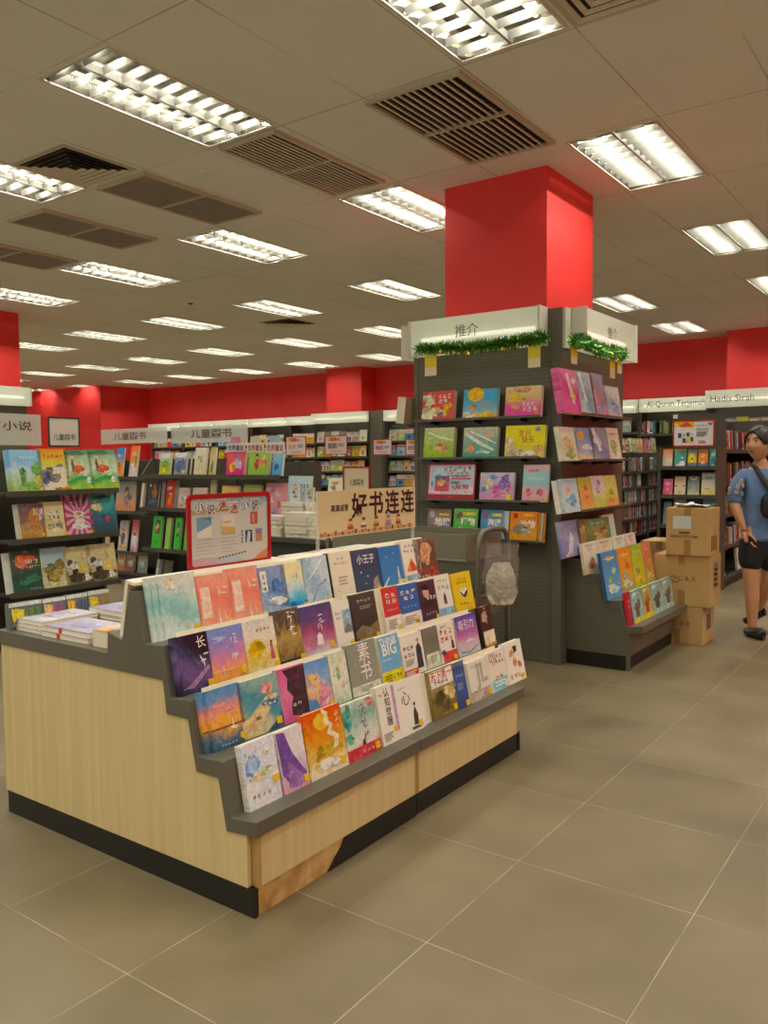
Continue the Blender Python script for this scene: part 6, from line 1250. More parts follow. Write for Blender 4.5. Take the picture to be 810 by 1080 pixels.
for i in range(5):
    wall_bay(xs_[i] + .005, xs_[i + 1] - .005, 13.9, 'wall bookcase with a lit white header ' + nm_[i], nm_[i], '--- -----', 40 + 10 * i, rows=(2, 2, 2, 4, 4)[i])
wall_bay(-11.42, -9.95, 13.37, 'wall bookcase with a bright lit header under the red pilaster', 'under the red pilaster', '-- ----- --', 100, rows=4, hz=[2.22, 2.43])
m = MB(); m.box(-9.93, -9.66, 13.36, 13.72, 0, 2.44, GREY); tag(m.build('wall_end_panel'), kind='structure')
wall_bay(-9.64, -8.3, 13.5, 'wall bookcase with a lit header right of the red pilaster', 'right of the red pilaster', '-- ----- --', 110, rows=4, hz=[2.22, 2.43])
wall_bay(-8.28, -6.9, 13.5, 'wall bookcase hidden behind the column display', 'behind the column display', None, 117, rows=0)
wall_bay(-5.75, -4.66, 13.9, 'wall bookcase with a lit header just right of the column display', 'just right of the column display', '--- ---- a', 130, zs=[1.87, 1.5, 1.2, .9, .6], rows=1, tsz=.11, hz=[2.2, 2.42])
wall_bay(-4.65, -3.3, 13.9, 'wall bookcase with a lit Al-Quran Terjemahan header', 'under the Al-Quran header', 'Al-Quran Terjemahan', 140, zs=[1.83, 1.5, 1.2, .9, .6], rows=1, spine_rows=(0,), tsz=.13, tw=1.05, hz=[2.2, 2.42])
wall_bay(-3.42, -1.95, 13.28, 'wall bookcase with a lit Hadis Sirah header behind the woman', 'under the Hadis Sirah header', 'Hadis Sirah', 150, zs=[1.81, 1.29, .95, .6], rows=2, spine_rows=(1,), tsz=.13, tw=.62, hz=[2.19, 2.45], v0=.27)
wall_bay(-1.94, -.5, 13.28, 'wall bookcase beyond the woman at the right picture edge', 'at the right picture edge', None, 157, zs=[1.81, 1.29, .95, .6], rows=0, hz=[2.19, 2.45])
# shelf cards
def shelf_card(px0, px1, y, lab, col='d9d8cc'):
    a, b = aty(px0[0], px0[1], y), aty(px1[0], px1[1], y); w, h = b.x - a.x, b.z - a.z
    o = empty('shelf_card', ((a.x + b.x) / 2, y, a.z), lab, 'shelf card', 'white shelf cards')
    m = MB(); m.box(-w / 2, w / 2, 0, .004, 0, h, M(col, .35)); m.text('-----', (0, -.0006, h / 2), X, Z, h * .5, M('8a867c', .5), width=w * .6); m.build('card', o)
    m = MB(); m.box(-w * .4, w * .4, .005, .02, h * .3, h * .4, ACR); m.build('holder', o)
shelf_card((754.5, 466), (771, 456.5), 13.2, 'white shelf card under the Hadis Sirah header, left one')
shelf_card((772, 467), (787.5, 457.5), 13.2, 'white shelf card under the Hadis Sirah header, beside the woman')
shelf_card((710, 441.5), (724, 437), 13.8, 'white shelf card above the red framed offer sign, left one')
shelf_card((724.7, 441), (735.5, 436.5), 13.8, 'white shelf card above the red framed offer sign, right one')
# red framed offer signs on the far shelves
def offer(px0, px1, y, lab, frame='c0262c', tone='d8c4b0'):
    a, b = aty(px0[0], px0[1], y), aty(px1[0], px1[1], y); w, h = b.x - a.x, b.z - a.z
    o = empty('offer_sign', ((a.x + b.x) / 2, y, a.z), lab, 'sign', 'red framed offer signs')
    f = MB(); ring(f, rrect(-w / 2, w / 2, 0, h, .015, 3), rrect(-w / 2 + .014, w / 2 - .014, .014, h - .014, .01, 3), -.006, .006, M(frame, .4), lambda x, s, z: (s, -x, z)); f.build('frame', o)
    c = MB(); c.box(-w / 2 + .01, w / 2 - .01, -.002, .003, .01, h - .01, M('e0d0cc', .35))
    art(c, w - .03, h - .03, [('s', .4, .84, .34, .1, 'd8762a'), ('d', .45, .84, .5, .07, 3, 'b0342a'), ('r', .1, .3, .55, .62, tone), ('d', .32, .45, .4, .1, 2, '6a4a5a'), ('l', .6, .4, .9, .6, 3, '7a6a6a'), ('d', .5, .16, .6, .06, 5, 'c8566a')], -.0025, -w / 2 + .015, .015); c.build('printed_card', o)
    k = MB(); k.tube([(0, .008, -.1), (0, .008, .02)], .006, M('8a8a84', .3, .6), 6); k.build('stem', o)
offer((301.8, 480.5), (322.5, 460), 13.3, 'red framed offer sign on the wall bookcase left of the pilaster', tone='d8b4a0')
offer((343.2, 479.5), (366, 459), 13.1, 'red framed offer sign in front of the pilaster bookcase', tone='8a7a7a')
offer((393.8, 480), (413.3, 463), 13.1, 'red framed offer sign with a diagonal stripe right of the pilaster', tone='b08aa0')
offer((428, 480), (445.3, 463), 13.1, 'red framed offer sign touching the column display edge', tone='a88a94')
# low wall shelf rows between pilaster and column display: picture books fill the bays already
# ------------------------------------------------------------------ aisle bookcases at right
XR = -4.25
ra, rb = atx(684, 520, XR).y, atx(699, 520, XR).y
y_a = atx(646, 520, XR).y
for k, (ya, yb, nm) in enumerate(((y_a - .6, ra, 'left'), (ra + .004, min(13.86, ra + (ra - y_a)), 'right'))):
    zs7 = [1.50, 1.22, .98, .74, .50, .26]
    ae = bookcase('tall dark aisle bookcase of spine out books, %s bay of the two' % nm, (XR, ya, 0), Y, X, yb - ya, .3, 1.52, zs7[1:] + [.1], group='aisle bookcases at right')
    for i, z in enumerate(zs7[1:]):
        fill_spine(Plane((XR - .02, ya, z), Y, 1, X), yb - ya, '%s shelf of the %s aisle bay' % (('top', 'second', 'third', 'fourth', 'fifth')[i], nm), 'spines in the aisle bookcases', 200 + 20 * k + i, .82)
    fill_face(Plane((XR - .06, ya, 1.521), Y, 8, X), yb - ya, 'on top of the %s aisle bay' % nm, 'books on top of the aisle bookcases', 260 + k)
# end cap bookcase behind the boxes
EY = 8.97
ec = bookcase('end bookcase of face out books behind the cardboard boxes', (-2.80, EY, 0), X, -Y, .62, .35, 1.53, [1.325, 1.02, .70, .38, .1])
E1, E2, E3 = facingY(EY + .035, 1.327, 9), facingY(EY + .035, 1.022, 9), facingY(EY + .035, .702, 9)
GE = 'books on the end bookcase behind the boxes'
for pl, bl, tr, cv, sh, lb in (
    (E1, (698.3, 492), (709.8, 473.5), 'c8c4b4 d8ccb8 d8a080 e0703a', [('d', .5, .8, .6, .04, 3, 'e8c0a8')], 'grey to orange gradient book, top shelf of the end bookcase'),
    (E1, (710.8, 492), (723.6, 473.5), '4a9a8a 3a8a7a 5aa08c', [('p', [(.1, .0), (.9, 0), (.95, .3), (.6, .34), (.5, .24), (.2, .1)], 'e4e0d8'), ('s', .7, .5, .12, .06, 'e8e4dc'), ('r', 0, .9, 1, 1, 'c8a84a')], 'teal book with a white polar bear shape, top shelf of the end bookcase'),
    (E1, (724.8, 492), (735, 474), 'c8b02a d0ba2e 5a7a8a', [('e', .5, .5, .3, .2, 'd8c43a'), ('s', .5, .45, .14, .05, '2a2a24'), ('l', .25, .68, .75, .8, 2, 'f0ead0'), ('r', 0, 0, 1, .22, '4a6a94')], 'mustard yellow book with a dark oval, top shelf of the end bookcase'),
    (E1, (736, 492), (747, 474), 'd8702a e07a2a e8823a', [('l', .25, .55, .75, .75, 2, 'f4e4d0'), ('r', 0, 0, 1, .24, '4a5a8a'), ('s', .5, .24, .16, .1, 'd8d0c0')], 'orange book with white title, top shelf of the end bookcase'),
    (E1, (748, 492), (757, 473.5), '3a8a8a 4a9a90 5aa89a', [('l', .2, .6, .8, .8, 2, 'd8e8e0'), ('e', .5, .3, .4, .2, '3a5a8a'), ('s', .5, .12, .08, .05, 'e8d84a')], 'sea green book at the right end of the top shelf of the end bookcase'),
    (E2, (698.8, 520.8), (709.8, 505), 'e0507a e8608a e86a94', [('l', .2, .6, .8, .8, 2, 'f4dce0'), ('s', .5, .36, .08, .06, 'f4e4e0'), ('r', .7, 0, 1, .2, 'c88a5a')], 'bright pink book, second shelf of the end bookcase'),
    (E2, (710.8, 521), (723.4, 502.5), 'd8c098 dcc8a4 d4bc94', [('s', .15, .5, .1, .04, '3a2a20'), ('s', .85, .5, .1, .04, '3a2a20'), ('d', .5, .8, .4, .03, 3, 'b88a6a'), ('s', .5, .16, .12, .03, '8a5a4a')], 'tan face book, second shelf of the end bookcase'),
    (E2, (724.6, 521), (738, 502.5), 'd8cca8 8a9084 7a8480 5a625c', [('e', .5, .92, .3, .12, 'e4e0d4'), ('e', .5, .96, .2, .08, '5a5f5a'), ('p', [(.3, .3), (.5, .6), (.7, .3)], '9aa094')], 'grey arch book, second shelf of the end bookcase'),
    (E2, (739.2, 521.3), (755.5, 498.6), 'd8c44a d8d0b0 d8dccc c8d4cc', [('l', .25, .72, .8, .86, 2, '8a9a94'), ('s', .4, .3, .2, .03, 'c88a5a')], 'tall pale book with a yellow foot, second shelf of the end bookcase'),
    (E3, (699, 548), (708.5, 529), '5a7a84 6a8a90', [], 'slate book half hidden by the top cardboard box'),
    (E3, (709.6, 548), (724, 526.5), 'b8a4bc c0acc4', [], 'lilac book just above the top cardboard box'),
    (E3, (725.2, 548), (739, 527), '2f3a5a 3a4668', [], 'dark blue book behind the papers on the boxes'),
    (E3, (740.2, 548), (755.5, 526.5), '6ab0c8 7abcd0', [], 'cyan book above the right side of the top cardboard box')):
    mb__ = pbook(pl, bl, tr, .02, cover(cv, 3, .2, 90), sh, lb, GE)
a, b = aty(707.8, 471.3, 8.93), aty(752.3, 442, 8.93); w, h = b.x - a.x, b.z - a.z
o = empty('offer_sign', ((a.x + b.x) / 2, 8.99, 1.53), 'red framed 20% offer sign on top of the end bookcase', 'sign', 'red framed offer signs')
zz = a.z - 1.53
f = MB(); ring(f, rrect(-w / 2, w / 2, zz, zz + h, .02, 4), rrect(-w / 2 + .013, w / 2 - .013, zz + .013, zz + h - .013, .014, 4), -.006, .006, REDF, lambda x, s, z: (s, -x, z)); f.build('frame', o)
c = MB(); c.box(-w / 2 + .01, w / 2 - .01, -.002, .003, zz + .01, zz + h - .01, M('dcd8d2', .35))
art(c, w - .03, h - .03, [('p', [(0, .8), (.5, .72), (.5, 1), (0, 1)], 'd8b03a'), ('s', .3, .86, .2, .09, 'c03a2a'), ('r', .48, .8, .52, .95, 'e0a04a'), ('r', .1, .32, .19, .52, '2a3440'), ('r', .22, .36, .29, .5, '8ab4c4'), ('r', .32, .34, .4, .54, '24303c'), ('r', .22, .12, .3, .3, '2a2a30'), ('r', .32, .14, .41, .38, 'd8b84a'), ('r', .43, .16, .5, .34, '2a3a4a'), ('r', .43, .36, .5, .52, 'a8bcc8'), ('l', .58, .36, .88, .58, 4, '7a7a7a'), ('d', .72, .82, .28, .04, 4, '6a6a70'), ('t', '20%', .72, .14, .1, 'c8304a', False, .02), ('s', .93, .88, .05, .06, '8a3a34'), ('l', .56, .64, .9, .72, 1, '9a9a9a')], -.0025, -w / 2 + .015, zz + .015); c.build('printed_card', o)
k = MB(); k.box(-.04, .04, .004, .02, 0, zz + .03, M('8a1a20', .4)); k.build('foot', o)
# long side of that run, beside the woman
sr = bookcase('long dark bookcase running away behind the woman', (-2.20, EY + .36, 0), Y, X, 2.3, .5, 1.9, [1.5, 1.15, .8, .45, .12])
for i, z in enumerate((1.5, 1.15, .8, .45)):
    fill_spine(Plane((-2.22, EY + .36, z), Y, 2, X), 2.3, '%s shelf of the long bookcase by the woman' % ('top', 'second', 'third', 'fourth')[i], 'books on the long bookcase by the woman', 300 + i, .55)
for i, (px, cv, lb) in enumerate((((755, 610), '8ab4cc a8ccdc', 'pale blue file on the bottom shelf of the long bookcase'), ((764, 600), 'b8a47a d0c09a', 'tan slip case leaning on the bottom shelf of the long bookcase'), ((781, 590), 'd8d8cc e0dcd0', 'white book on the bottom shelf beside the woman'))):
    p = atx(px[0], px[1], -2.19); make_book(Plane((-2.215, p.y, .1225), Y, (4, 14, 5)[i], X).mat(0, 0), .17, .26, .03, cover(cv, 2, .2, 90), [('d', .5, .7, .6, .04, 3, '6a6a64'), ('l', .2, .2, .8, .5, 3, '8a8478')], lb, 'files on the bottom shelf')
# far light box at left on the second column, and its unit
fc = empty('pegboard_tower', (-10.65, 5.68, 0), 'far grey column display with a lit header at the left picture edge', 'display unit')
m = MB(); m.box(-.46, -.44 + .0, -.46, .46, 0, 2.42, PEG); m.box(.42, .44, -.46, .46, 0, 2.42, PEG); m.box(-.44, .42, -.46, -.44, 0, 2.42, PEG); m.box(-.44, .42, .44, .46, 0, 2.42, PEG); m.build('pegboard_cladding', fc)
header(fc, (-10.2, 5.3, 2.2), (-10.2, 6.12, 2.2), 2.18, 2.42, X, Y, txt=None)
header(fc, (-11.05, 5.21, 2.2), (-10.25, 5.21, 2.2), 2.18, 2.42, -Y, X, txt='推介', tsz=.1)
# ------------------------------------------------------------------ the woman walking in at the right
WS_ = .0075
wroot = empty('person', mw=Matrix.Translation(atz(800, 672, 0)) @ Matrix.Rotation(YAW, 4, 'Z'), label='woman in a blue T-shirt, black shorts and black clogs walking past the boxes', cat='person')
def skin_mesh(verts, edges, subdiv=2, root=0):
    """verts: (x, y, z, rx, ry) -> evaluated skin surface as (verts, faces)"""
    me = bpy.data.meshes.new('skeleton'); me.from_pydata([v[:3] for v in verts], edges, [])
    o = bpy.data.objects.new('skeleton', me); C.objects.link(o)
    sk = o.modifiers.new('skin', 'SKIN'); sk.use_smooth_shade = True
    if not me.skin_vertices: me.attributes.new('skin_dummy', 'FLOAT', 'POINT')
    for i, v in enumerate(verts):
        d = me.skin_vertices[0].data[i]; d.radius = (v[3], v[4]); d.use_root = i == root
    ss = o.modifiers.new('sub', 'SUBSURF'); ss.levels = subdiv; ss.render_levels = subdiv
    bpy.context.view_layer.update()
    dg = bpy.context.evaluated_depsgraph_get(); ev = o.evaluated_get(dg); m = ev.to_mesh()
    out = ([tuple(v.co) for v in m.vertices], [tuple(p.vertices) for p in m.polygons]); ev.to_mesh_clear()
    bpy.data.objects.remove(o); bpy.data.meshes.remove(me)
    return out
SKIN = noisy('warm_skin', [(.3, 'c6936c'), (.7, 'd09f79')], nscale=6, rough=.5)
HAIR = noisy('black_hair', [(.3, '15110f'), (.7, '241c18')], scale=(30, 30, 3), nscale=4, rough=.38, bump=.5)
SHIRT = noisy('blue_jersey', [(.3, '5a7aa8'), (.7, '6988b6')], nscale=14, rough=.85, bump=.15)
SHORT = noisy('black_shorts_cloth', [(.3, '17181c'), (.7, '1f2126')], nscale=10, rough=.8)
CLOG = M('1e1f22', .45, name='clog_rubber'); BAGM = noisy('black_nylon', [(.3, '101114'), (.7, '1a1b1f')], nscale=20, rough=.6)
LIP, WHT, IRIS = M('9c5148', .45), M('e6ded4', .3), M('1c1210', .2)
# skeleton: hips, spine, neck; right arm (picture left) hangs, right leg carries, left leg swings behind
V_ = [(0, 0, .80, .135, .105), (0, -.005, .93, .125, .095), (.0, .0, 1.08, .125, .10), (0, .01, 1.2, .13, .10), (0, .015, 1.30, .09, .08), (-.005, .01, 1.37, .048, .05), (-.022, -.005, 1.43, .048, .052),
      (-.085, 0, .76, .09, .095), (-.068, -.01, .44, .058, .06), (-.058, .0, .33, .055, .062), (-.042, .02, .10, .033, .037), (-.04, .02, .06, .036, .042),
      (.085, .01, .76, .09, .095), (.10, .06, .44, .058, .06), (.105, .15, .33, .053, .06), (.11, .30, .13, .033, .037), (.112, .31, .09, .036, .042),
      (-.135, .015, 1.285, .06, .055), (-.19, .015, 1.23, .052, .05), (-.205, .005, 1.05, .042, .042), (-.19, -.02, .99, .04, .042), (-.155, -.05, .87, .027, .025), (-.15, -.055, .845, .026, .02), 
      (.135, .015, 1.285, .06, .055), (.185, .02, 1.23, .05, .05), (.21, .0, 1.04, .042, .042), (.17, -.13, .93, .028, .026), (.16, -.16, .91, .026, .02)]
E_ = [(0, 1), (1, 2), (2, 3), (3, 4), (4, 5), (5, 6), (0, 7), (7, 8), (8, 9), (9, 10), (10, 11), (0, 12), (12, 13), (13, 14), (14, 15), (15, 16), (3, 17), (17, 18), (18, 19), (19, 20), (20, 21), (21, 22), (3, 23), (23, 24), (24, 25), (25, 26), (26, 27)]
body = MB(); bv, bf = skin_mesh(V_, E_); body.add(bv, bf, SKIN)
def hand(mb, wrist, down, side, fwd, s=1.0, curl=.35):
    """palm + four unequal fingers + thumb; down: along the hand, side: towards the thumb, fwd: palm normal"""
    wrist, down, side, fwd = map(Vector, (wrist, down, side, fwd)); P = lambda a, b, c: wrist + down * a * s + side * b * s + fwd * c * s
    vs, es = [], []
    pv = [(0, 0, 0, .026, .018), (.03, .0, .0, .034, .016), (.065, 0, .002, .04, .015), (.085, 0, .004, .04, .013)]
    pvv = [(*P(a, b, c), r1 * s, r2 * s) for a, b, c, r1, r2 in pv]
    mb.add(*skin_mesh(pvv, [(0, 1), (1, 2), (2, 3)], 1), SKIN)
    for b, L_ in ((.03, .068), (.010, .078), (-.010, .072), (-.029, .056)):
        pts = []; a, c, ang = .082, .004, curl * .4
        for k, l in enumerate((0, .45, .32, .23)):
            a += L_ * l * math.cos(ang); c += L_ * l * math.sin(ang); ang += curl
            pts.append((*P(a, b * (1 + .08 * k), c), (.0095 - .001 * k) * s, (.009 - .001 * k) * s))
        mb.add(*skin_mesh(pts, [(0, 1), (1, 2), (2, 3)], 1), SKIN)
    pts = [(*P(.02, .022, .006), .012 * s, .011 * s), (*P(.045, .045, .014), .011 * s, .011 * s), (*P(.07, .055, .022), .0095 * s, .009 * s), (*P(.09, .054, .03), .008 * s, .0075 * s)]
    mb.add(*skin_mesh(pts, [(0, 1), (1, 2), (2, 3)], 1), SKIN)
hand(body, (-.15, -.055, .845), Vector((.18, -.15, -1)).normalized(), Vector((.35, -.93, .2)).normalized(), Vector((.9, .35, .1)).normalized(), 1.08)
hand(body, (.16, -.16, .91), Vector((-.4, -.8, -.45)).normalized(), Vector((-.3, -.2, .9)).normalized(), Vector((-.8, .3, -.2)).normalized(), 1.0, .6)
# head, turned to the picture left
HC = Vector((-.034, -.02, 1.522)); yawh = math.radians(-58); ch, sh_ = math.cos(yawh), math.sin(yawh)
HS = 1.1
def hrot(p): return Vector((p[0] * ch - p[1] * sh_, p[0] * sh_ + p[1] * ch, p[2])) * HS
def headfn(d, p):
    x, y, z = p
    if z < 0: k = 1 - .30 * (-z / .125) ** 1.6; x *= k; y *= (1 - .16 * (-z / .125) ** 1.5)
    if y < 0:
        y *= .93
        fz_, fx = z, x
        y -= .019 * math.exp(-(fx / .013) ** 2 - ((fz_ + .018) / .02) ** 2) + .010 * math.exp(-(fx / .010) ** 2 - ((fz_ - .008) / .022) ** 2)      # nose
        y += .010 * (math.exp(-((abs(fx) - .031) / .016) ** 2 - ((fz_ - .012) / .012) ** 2))       # eye sockets
        y -= .006 * math.exp(-((abs(fx) - .036) / .02) ** 2 - ((fz_ + .02) / .02) ** 2)        # cheeks
        y -= .006 * math.exp(-(fx / .02) ** 2 - ((fz_ + .056) / .009) ** 2) + .007 * math.exp(-(fx / .022) ** 2 - ((fz_ + .098) / .015) ** 2)   # lips, chin
    return hrot((x, y, z))
body.ball(HC, (.078, .098, .122), SKIN, 48, 40, headfn)
def face_pt(x, z, d=.0):
    yy = -.098 * .93 * math.sqrt(max(.0, 1 - (x / .078) ** 2 - (z / .122) ** 2)); return HC + hrot((x, yy - d, z))
for s in (-1, 1):
    body.ball(HC + hrot((s * .031, -.0725, .012)), (.0125, .009, .0068), WHT, 12, 8, lambda d, p: hrot(p))
    body.ball(HC + hrot((s * .031 + .001, -.080, .012)), (.0058, .003, .0058), IRIS, 10, 6, lambda d, p: hrot(p))
    body.tube([HC + hrot((s * .045, -.068, .018)), HC + hrot((s * .031, -.0815, .0225)), HC + hrot((s * .017, -.076, .016))], .0022, IRIS, 6)
    body.tube([HC + hrot((s * .050, -.071, .034)), HC + hrot((s * .034, -.0855, .0415)), HC + hrot((s * .014, -.090, .034))], .003, HAIR, 6)
    body.ball(HC + hrot((s * .079, .004, -.002)), (.010, .02, .032), SKIN, 12, 10, lambda d, p: hrot(p))
body.ball(HC + hrot((0, -.0905, -.0535)), (.021, .008, .0042), LIP, 14, 8, lambda d, p: hrot(p))
body.ball(HC + hrot((0, -.089, -.0605)), (.018, .008, .005), LIP, 14, 8, lambda d, p: hrot(p))
body.build('body', wroot, smooth=True)
# hair: combed back and tied, dark cap leaving the face free
hair = MB()
def hairfn(d, p):
    x, y, z = p
    hl = .078 - 16 * x * x
    if y < -.015 and z < hl and abs(x) < .075:
        k = min(1, (-.015 - y) / .02) * min(1, (hl - z) / .012); y += (abs(y) * .6) * k; x *= 1 - .12 * k
    if z < .0 and y < .045:
        k = min(1, -z / .03) * min(1, (.045 - y) / .03); x *= 1 - .25 * k; y *= 1 - .35 * k
    if z < -.05: x *= 1 - .4 * min(1, (-.05 - z) / .08); y *= .92
    return hrot((x, y, z))
hair.ball(HC + Vector((0, 0, .004)), (.088, .108, .131), HAIR, 48, 40, hairfn)
hair.tube([HC + hrot((0, .09, .03)), HC + hrot((0, .125, .0)), HC + hrot((0, .125, -.08)), HC + hrot((0, .11, -.15))], .02, HAIR, 10, rs=[.03, .034, .028, .008])
hair.build('hair', wroot, smooth=True)
# T-shirt
sv = [(0, -.003, .745, .158, .128), (0, -.003, .80, .154, .124), (0, -.005, .93, .143, .114), (.0, .0, 1.08, .142, .118), (0, .01, 1.2, .142, .115), (0, .015, 1.30, .098, .09), (-.003, .013, 1.345, .062, .062),
      (-.135, .015, 1.28, .066, .062), (-.187, .015, 1.22, .06, .058), (-.207, .006, 1.04, .066, .064),
      (.135, .015, 1.28, .066, .062), (.183, .02, 1.22, .06, .058), (.206, .008, 1.04, .066, .064)]
st_ = MB(); st_.add(*skin_mesh(sv, [(0, 1), (1, 2), (2, 3), (3, 4), (4, 5), (5, 6), (4, 7), (7, 8), (8, 9), (4, 10), (10, 11), (11, 12)]), SHIRT)
sho = st_.build('t_shirt', wroot, smooth=True)
fl_ = MB(); rr = random.Random(5)
for i in range(9):    # pale printed flowers on the sleeve
    a, z = rr.uniform(-2.6, -.9), rr.uniform(1.12, 1.24); c = Vector((-.2 + .069 * math.cos(a), .012 + .067 * math.sin(a), z)); n = Vector((math.cos(a), math.sin(a), 0)); t = Vector((-n.y, n.x, 0))
    for k in range(5):
        q = k * 2 * math.pi / 5 + i; p = c + (t * math.cos(q) + Z * math.sin(q)) * .011
        fl_.ball(p, (.008, .008, .008), M(('b9a4ac', 'c8b8a8', '8fa08c')[i % 3], .8), 6, 4)
fl_.build('sleeve_flowers', wroot)
sh2 = [(0, -.003, .90, .135, .108), (0, 0, .74, .15, .12), (-.085, 0, .68, .105, .108), (-.076, -.006, .50, .088, .09), (.085, .01, .68, .105, .108), (.098, .045, .50, .088, .09)]
so_ = MB(); so_.add(*skin_mesh(sh2, [(0, 1), (1, 2), (2, 3), (1, 4), (4, 5)]), SHORT); so_.build('shorts', wroot, smooth=True)
# clogs
def clog(c, yaw, pitch=0):
    mb = MB(); cy, sy = math.cos(yaw), math.sin(yaw); n, m_ = 18, 14; vs = []
    for i in range(n + 1):
        t = i / n; y = .09 - .225 * t; w = .040 + .012 * math.sin(math.pi * min(1, t * 1.05)) * (1 if t < .7 else 1); w *= 1 if t < .82 else math.sqrt(max(.02, 1 - ((t - .82) / .185) ** 2)); h = .045 if t < .35 else .045 + .03 * math.sin(math.pi * min(1, (t - .35) / .62) * .5 + .0) * (1 if t < .72 else math.sqrt(max(.05, 1 - ((t - .72) / .29) ** 2))); h = 1.3 * (h if t < .72 else max(.02, h))
        for k in range(m_):
            a = 2 * math.pi * k / m_; x = w * math.cos(a); z = h / 2 + h / 2 * math.sin(a); z = max(z, .0)
            if t < .28 and z > .05: z = .05
            q = Vector((x, y, z)); q = Vector((q.x, q.y * math.cos(pitch) - q.z * math.sin(pitch), q.y * math.sin(pitch) + q.z * math.cos(pitch)))
            vs.append(Vector(c) + Vector((q.x * cy - q.y * sy, q.x * sy + q.y * cy, q.z)))
    fs = [(i * m_ + k, i * m_ + (k + 1) % m_, (i + 1) * m_ + (k + 1) % m_, (i + 1) * m_ + k) for i in range(n) for k in range(m_)] + [tuple(range(m_)), tuple(n * m_ + k for k in reversed(range(m_)))]
    mb.add(vs, fs, CLOG)
    return mb.build('shoe', wroot, smooth=True)
clog((-.035, -.0, .0), math.radians(6)); clog((.115, .32, .07), math.radians(20), -.5)
# crossbody bag and strap
bg_ = empty('crossbody_bag', mw=wroot.matrix_world.copy(), label='black crossbody bag slung over the woman with a wide strap', cat='bag')
mb = MB(); mb.ball((.035, -.165, 1.045), (.12, .045, .105), BAGM, 24, 16, lambda d, p: Vector((math.copysign(abs(d.x) ** .6, d.x) * .11, math.copysign(abs(d.y) ** .7, d.y) * .042, math.copysign(abs(d.z) ** .6, d.z) * .1))); mb.build('pouch', bg_, smooth=True)
mb = MB()
st = [(-.075, .02, 1.362), (-.07, -.055, 1.335), (-.045, -.1, 1.27), (-.005, -.135, 1.19), (.03, -.152, 1.12)]
n = len(st); up = []
for i, p in enumerate(st):
    p = Vector(p); t = (Vector(st[min(i + 1, n - 1)]) - Vector(st[max(i - 1, 0)])).normalized(); s = t.cross(Vector((0, -1, .25))).normalized() * .021; up.append((p - s, p + s))
vs = [q for pr in up for q in pr]; k = len(vs); vs += [q + Vector((0, .004, 0)) for q in vs[:k]]
fs = [(2 * i, 2 * i + 1, 2 * i + 3, 2 * i + 2) for i in range(n - 1)] + [(k + 2 * i, k + 2 * i + 2, k + 2 * i + 3, k + 2 * i + 1) for i in range(n - 1)] + [(2 * i, 2 * i + 2, k + 2 * i + 2, k + 2 * i) for i in range(n - 1)] + [(2 * i + 1, k + 2 * i + 1, k + 2 * i + 3, 2 * i + 3) for i in range(n - 1)]
mb.add(vs, fs, BAGM); mb.build('strap', bg_, smooth=True)
mb = MB(); mb.box(-.045, .115, -.209, -.206, 1.075, 1.079, M('5a5a5e', .4, .6)); mb.build('zip', bg_)
br = MB(); br.tube([(-.152 + .03 * math.cos(q), -.052 + .028 * math.sin(q), .868) for q in [i * math.pi / 8 for i in range(17)]], .003, M('d8c8a0', .3, .5), 6); br.build('bracelet', wroot)
# shoe edge at the left picture border
p = atz(0, 806, 0)
# ------------------------------------------------------------------ light from the rest of the shop, camera
w = bpy.data.worlds.new('shop_beyond'); SC.world = w; w.use_nodes = True
bg = w.node_tree.nodes['Background']; bg.inputs['Color'].default_value = (1, .96, .82, 1); bg.inputs['Strength'].default_value = 1.0
cd = bpy.data.cameras.new('camera'); co = bpy.data.objects.new('camera', cd); C.objects.link(co)
cd.sensor_fit = 'VERTICAL'; cd.sensor_height = 36; cd.lens = FPX / 1080 * 36; cd.clip_start = .05; cd.clip_end = 100
r_, u_, f_ = lvl(CR, SP * SR, CP * SR), lvl(-SR, SP * CR, CP * CR), lvl(0, CP, -SP)
co.matrix_world = Matrix(((r_.x, u_.x, -f_.x, 0), (r_.y, u_.y, -f_.y, 0), (r_.z, u_.z, -f_.z, EYE), (0, 0, 0, 1)))
SC.camera = co
vs = SC.view_settings; vs.view_transform = 'Standard'; vs.look = 'None'; vs.gamma = 1; vs.exposure = -.56; vs.use_curve_mapping = False
SC.cycles.use_denoising = True; SC.cycles.max_bounces = 8; SC.cycles.diffuse_bounces = 5; SC.cycles.transparent_max_bounces = 12; SC.cycles.caustics_reflective = False; SC.cycles.caustics_refractive = False; SC.cycles.sample_clamp_indirect = 6
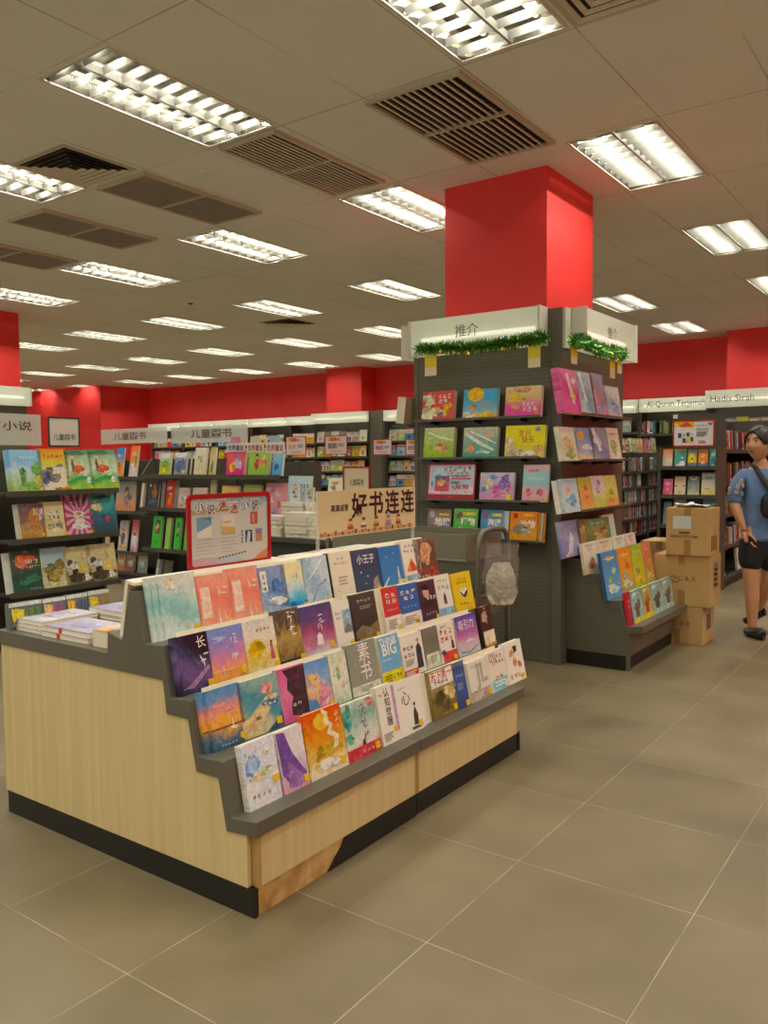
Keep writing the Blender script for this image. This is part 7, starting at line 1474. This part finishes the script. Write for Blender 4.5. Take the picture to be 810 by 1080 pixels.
# ------------------------------------------------------------------ keep the 300 books that show largest as things of their own; the rest of the far books are one mass
bpy.context.view_layer.update()
dg = bpy.context.evaluated_depsgraph_get()
books = [o for o in C.objects if o.parent is None and o.get('category') == 'book']
def corners(o):
    bb = [Vector(c) for c in o.bound_box]; return [o.matrix_world @ c for c in bb]
score = []
for o in books:
    cs = corners(o); pr = [proj(c) for c in cs]
    if min(p[2] for p in pr) < .2: score.append((0, -1, o)); continue
    us, vs_ = [p[0] for p in pr], [p[1] for p in pr]
    if max(us) < -5 or min(us) > 815 or max(vs_) < -5 or min(vs_) > 1085: score.append((0, -1, o)); continue
    mesh = {o.name} | {c.name for c in o.children}
    bb = o.bound_box; x0, x1 = bb[0][0], bb[6][0]; y0, y1 = bb[0][1], bb[6][1]; z0, z1 = bb[0][2], bb[6][2]
    pts = [(x0 + (x1 - x0) * a, y0 - .001, z0 + (z1 - z0) * b) for a in (.1, .5, .9) for b in (.15, .5, .88)] + [(q, y0 + (y1 - y0) * .5, z0 + (z1 - z0) * b) for q in (x0, x1) for b in (.3, .8)] + [(x0 + (x1 - x0) * a, y0 + (y1 - y0) * .5, q) for a in (.3, .7) for q in (z0, z1)]
    n = 0
    for p in pts:
        w_ = o.matrix_world @ Vector(p); d = w_ - EYEP; L_ = d.length; d.normalize(); org = EYEP.copy(); hitn = None
        u, v, _ = proj(w_)
        if not (0 <= u <= 810 and 0 <= v <= 1080): continue
        ok, lc, nr, ix, ob, mt = SC.ray_cast(dg, org, d, distance=L_ + .03)
        if ok and ob.name in mesh: n += 1
    area = (max(us) - min(us)) * (max(vs_) - min(vs_))
    score.append((area * n, n, o))
score.sort(key=lambda s: -s[0])
KEEP = 300
def drop(o):
    for c in list(o.children): bpy.data.objects.remove(c)
    bpy.data.objects.remove(o)
far = MB(); fuv = []; nfar = 0
for i, (s, n, o) in enumerate(score):
    if i < KEEP and s > 0: continue
    if n < 0: drop(o); continue
    nfar += 1
    for q in [o] + list(o.children):
        me = q.data; base = len(far.v); mw = q.matrix_world; idx = [far.m(m) for m in me.materials]
        far.v += [tuple(mw @ v.co) for v in me.vertices]
        uvl = me.uv_layers.active
        for p in me.polygons:
            far.f.append(tuple(a + base for a in p.vertices)); far.mi.append(idx[p.material_index])
            fuv += [tuple(uvl.data[l].uv) for l in p.loop_indices] if uvl else [(0, 0)] * len(p.vertices)
    drop(o)
fo = far.build('shelved_books'); ul = fo.data.uv_layers.new(name='UVMap')
ul.data.foreach_set('uv', [c for u in fuv for c in u])
tag(fo, 'mass of small books filling the far shelves and the depths of the stacks', 'books', kind='stuff')
print('BOOKS', len(books), 'kept', min(KEEP, len(score)), 'massed', nfar)
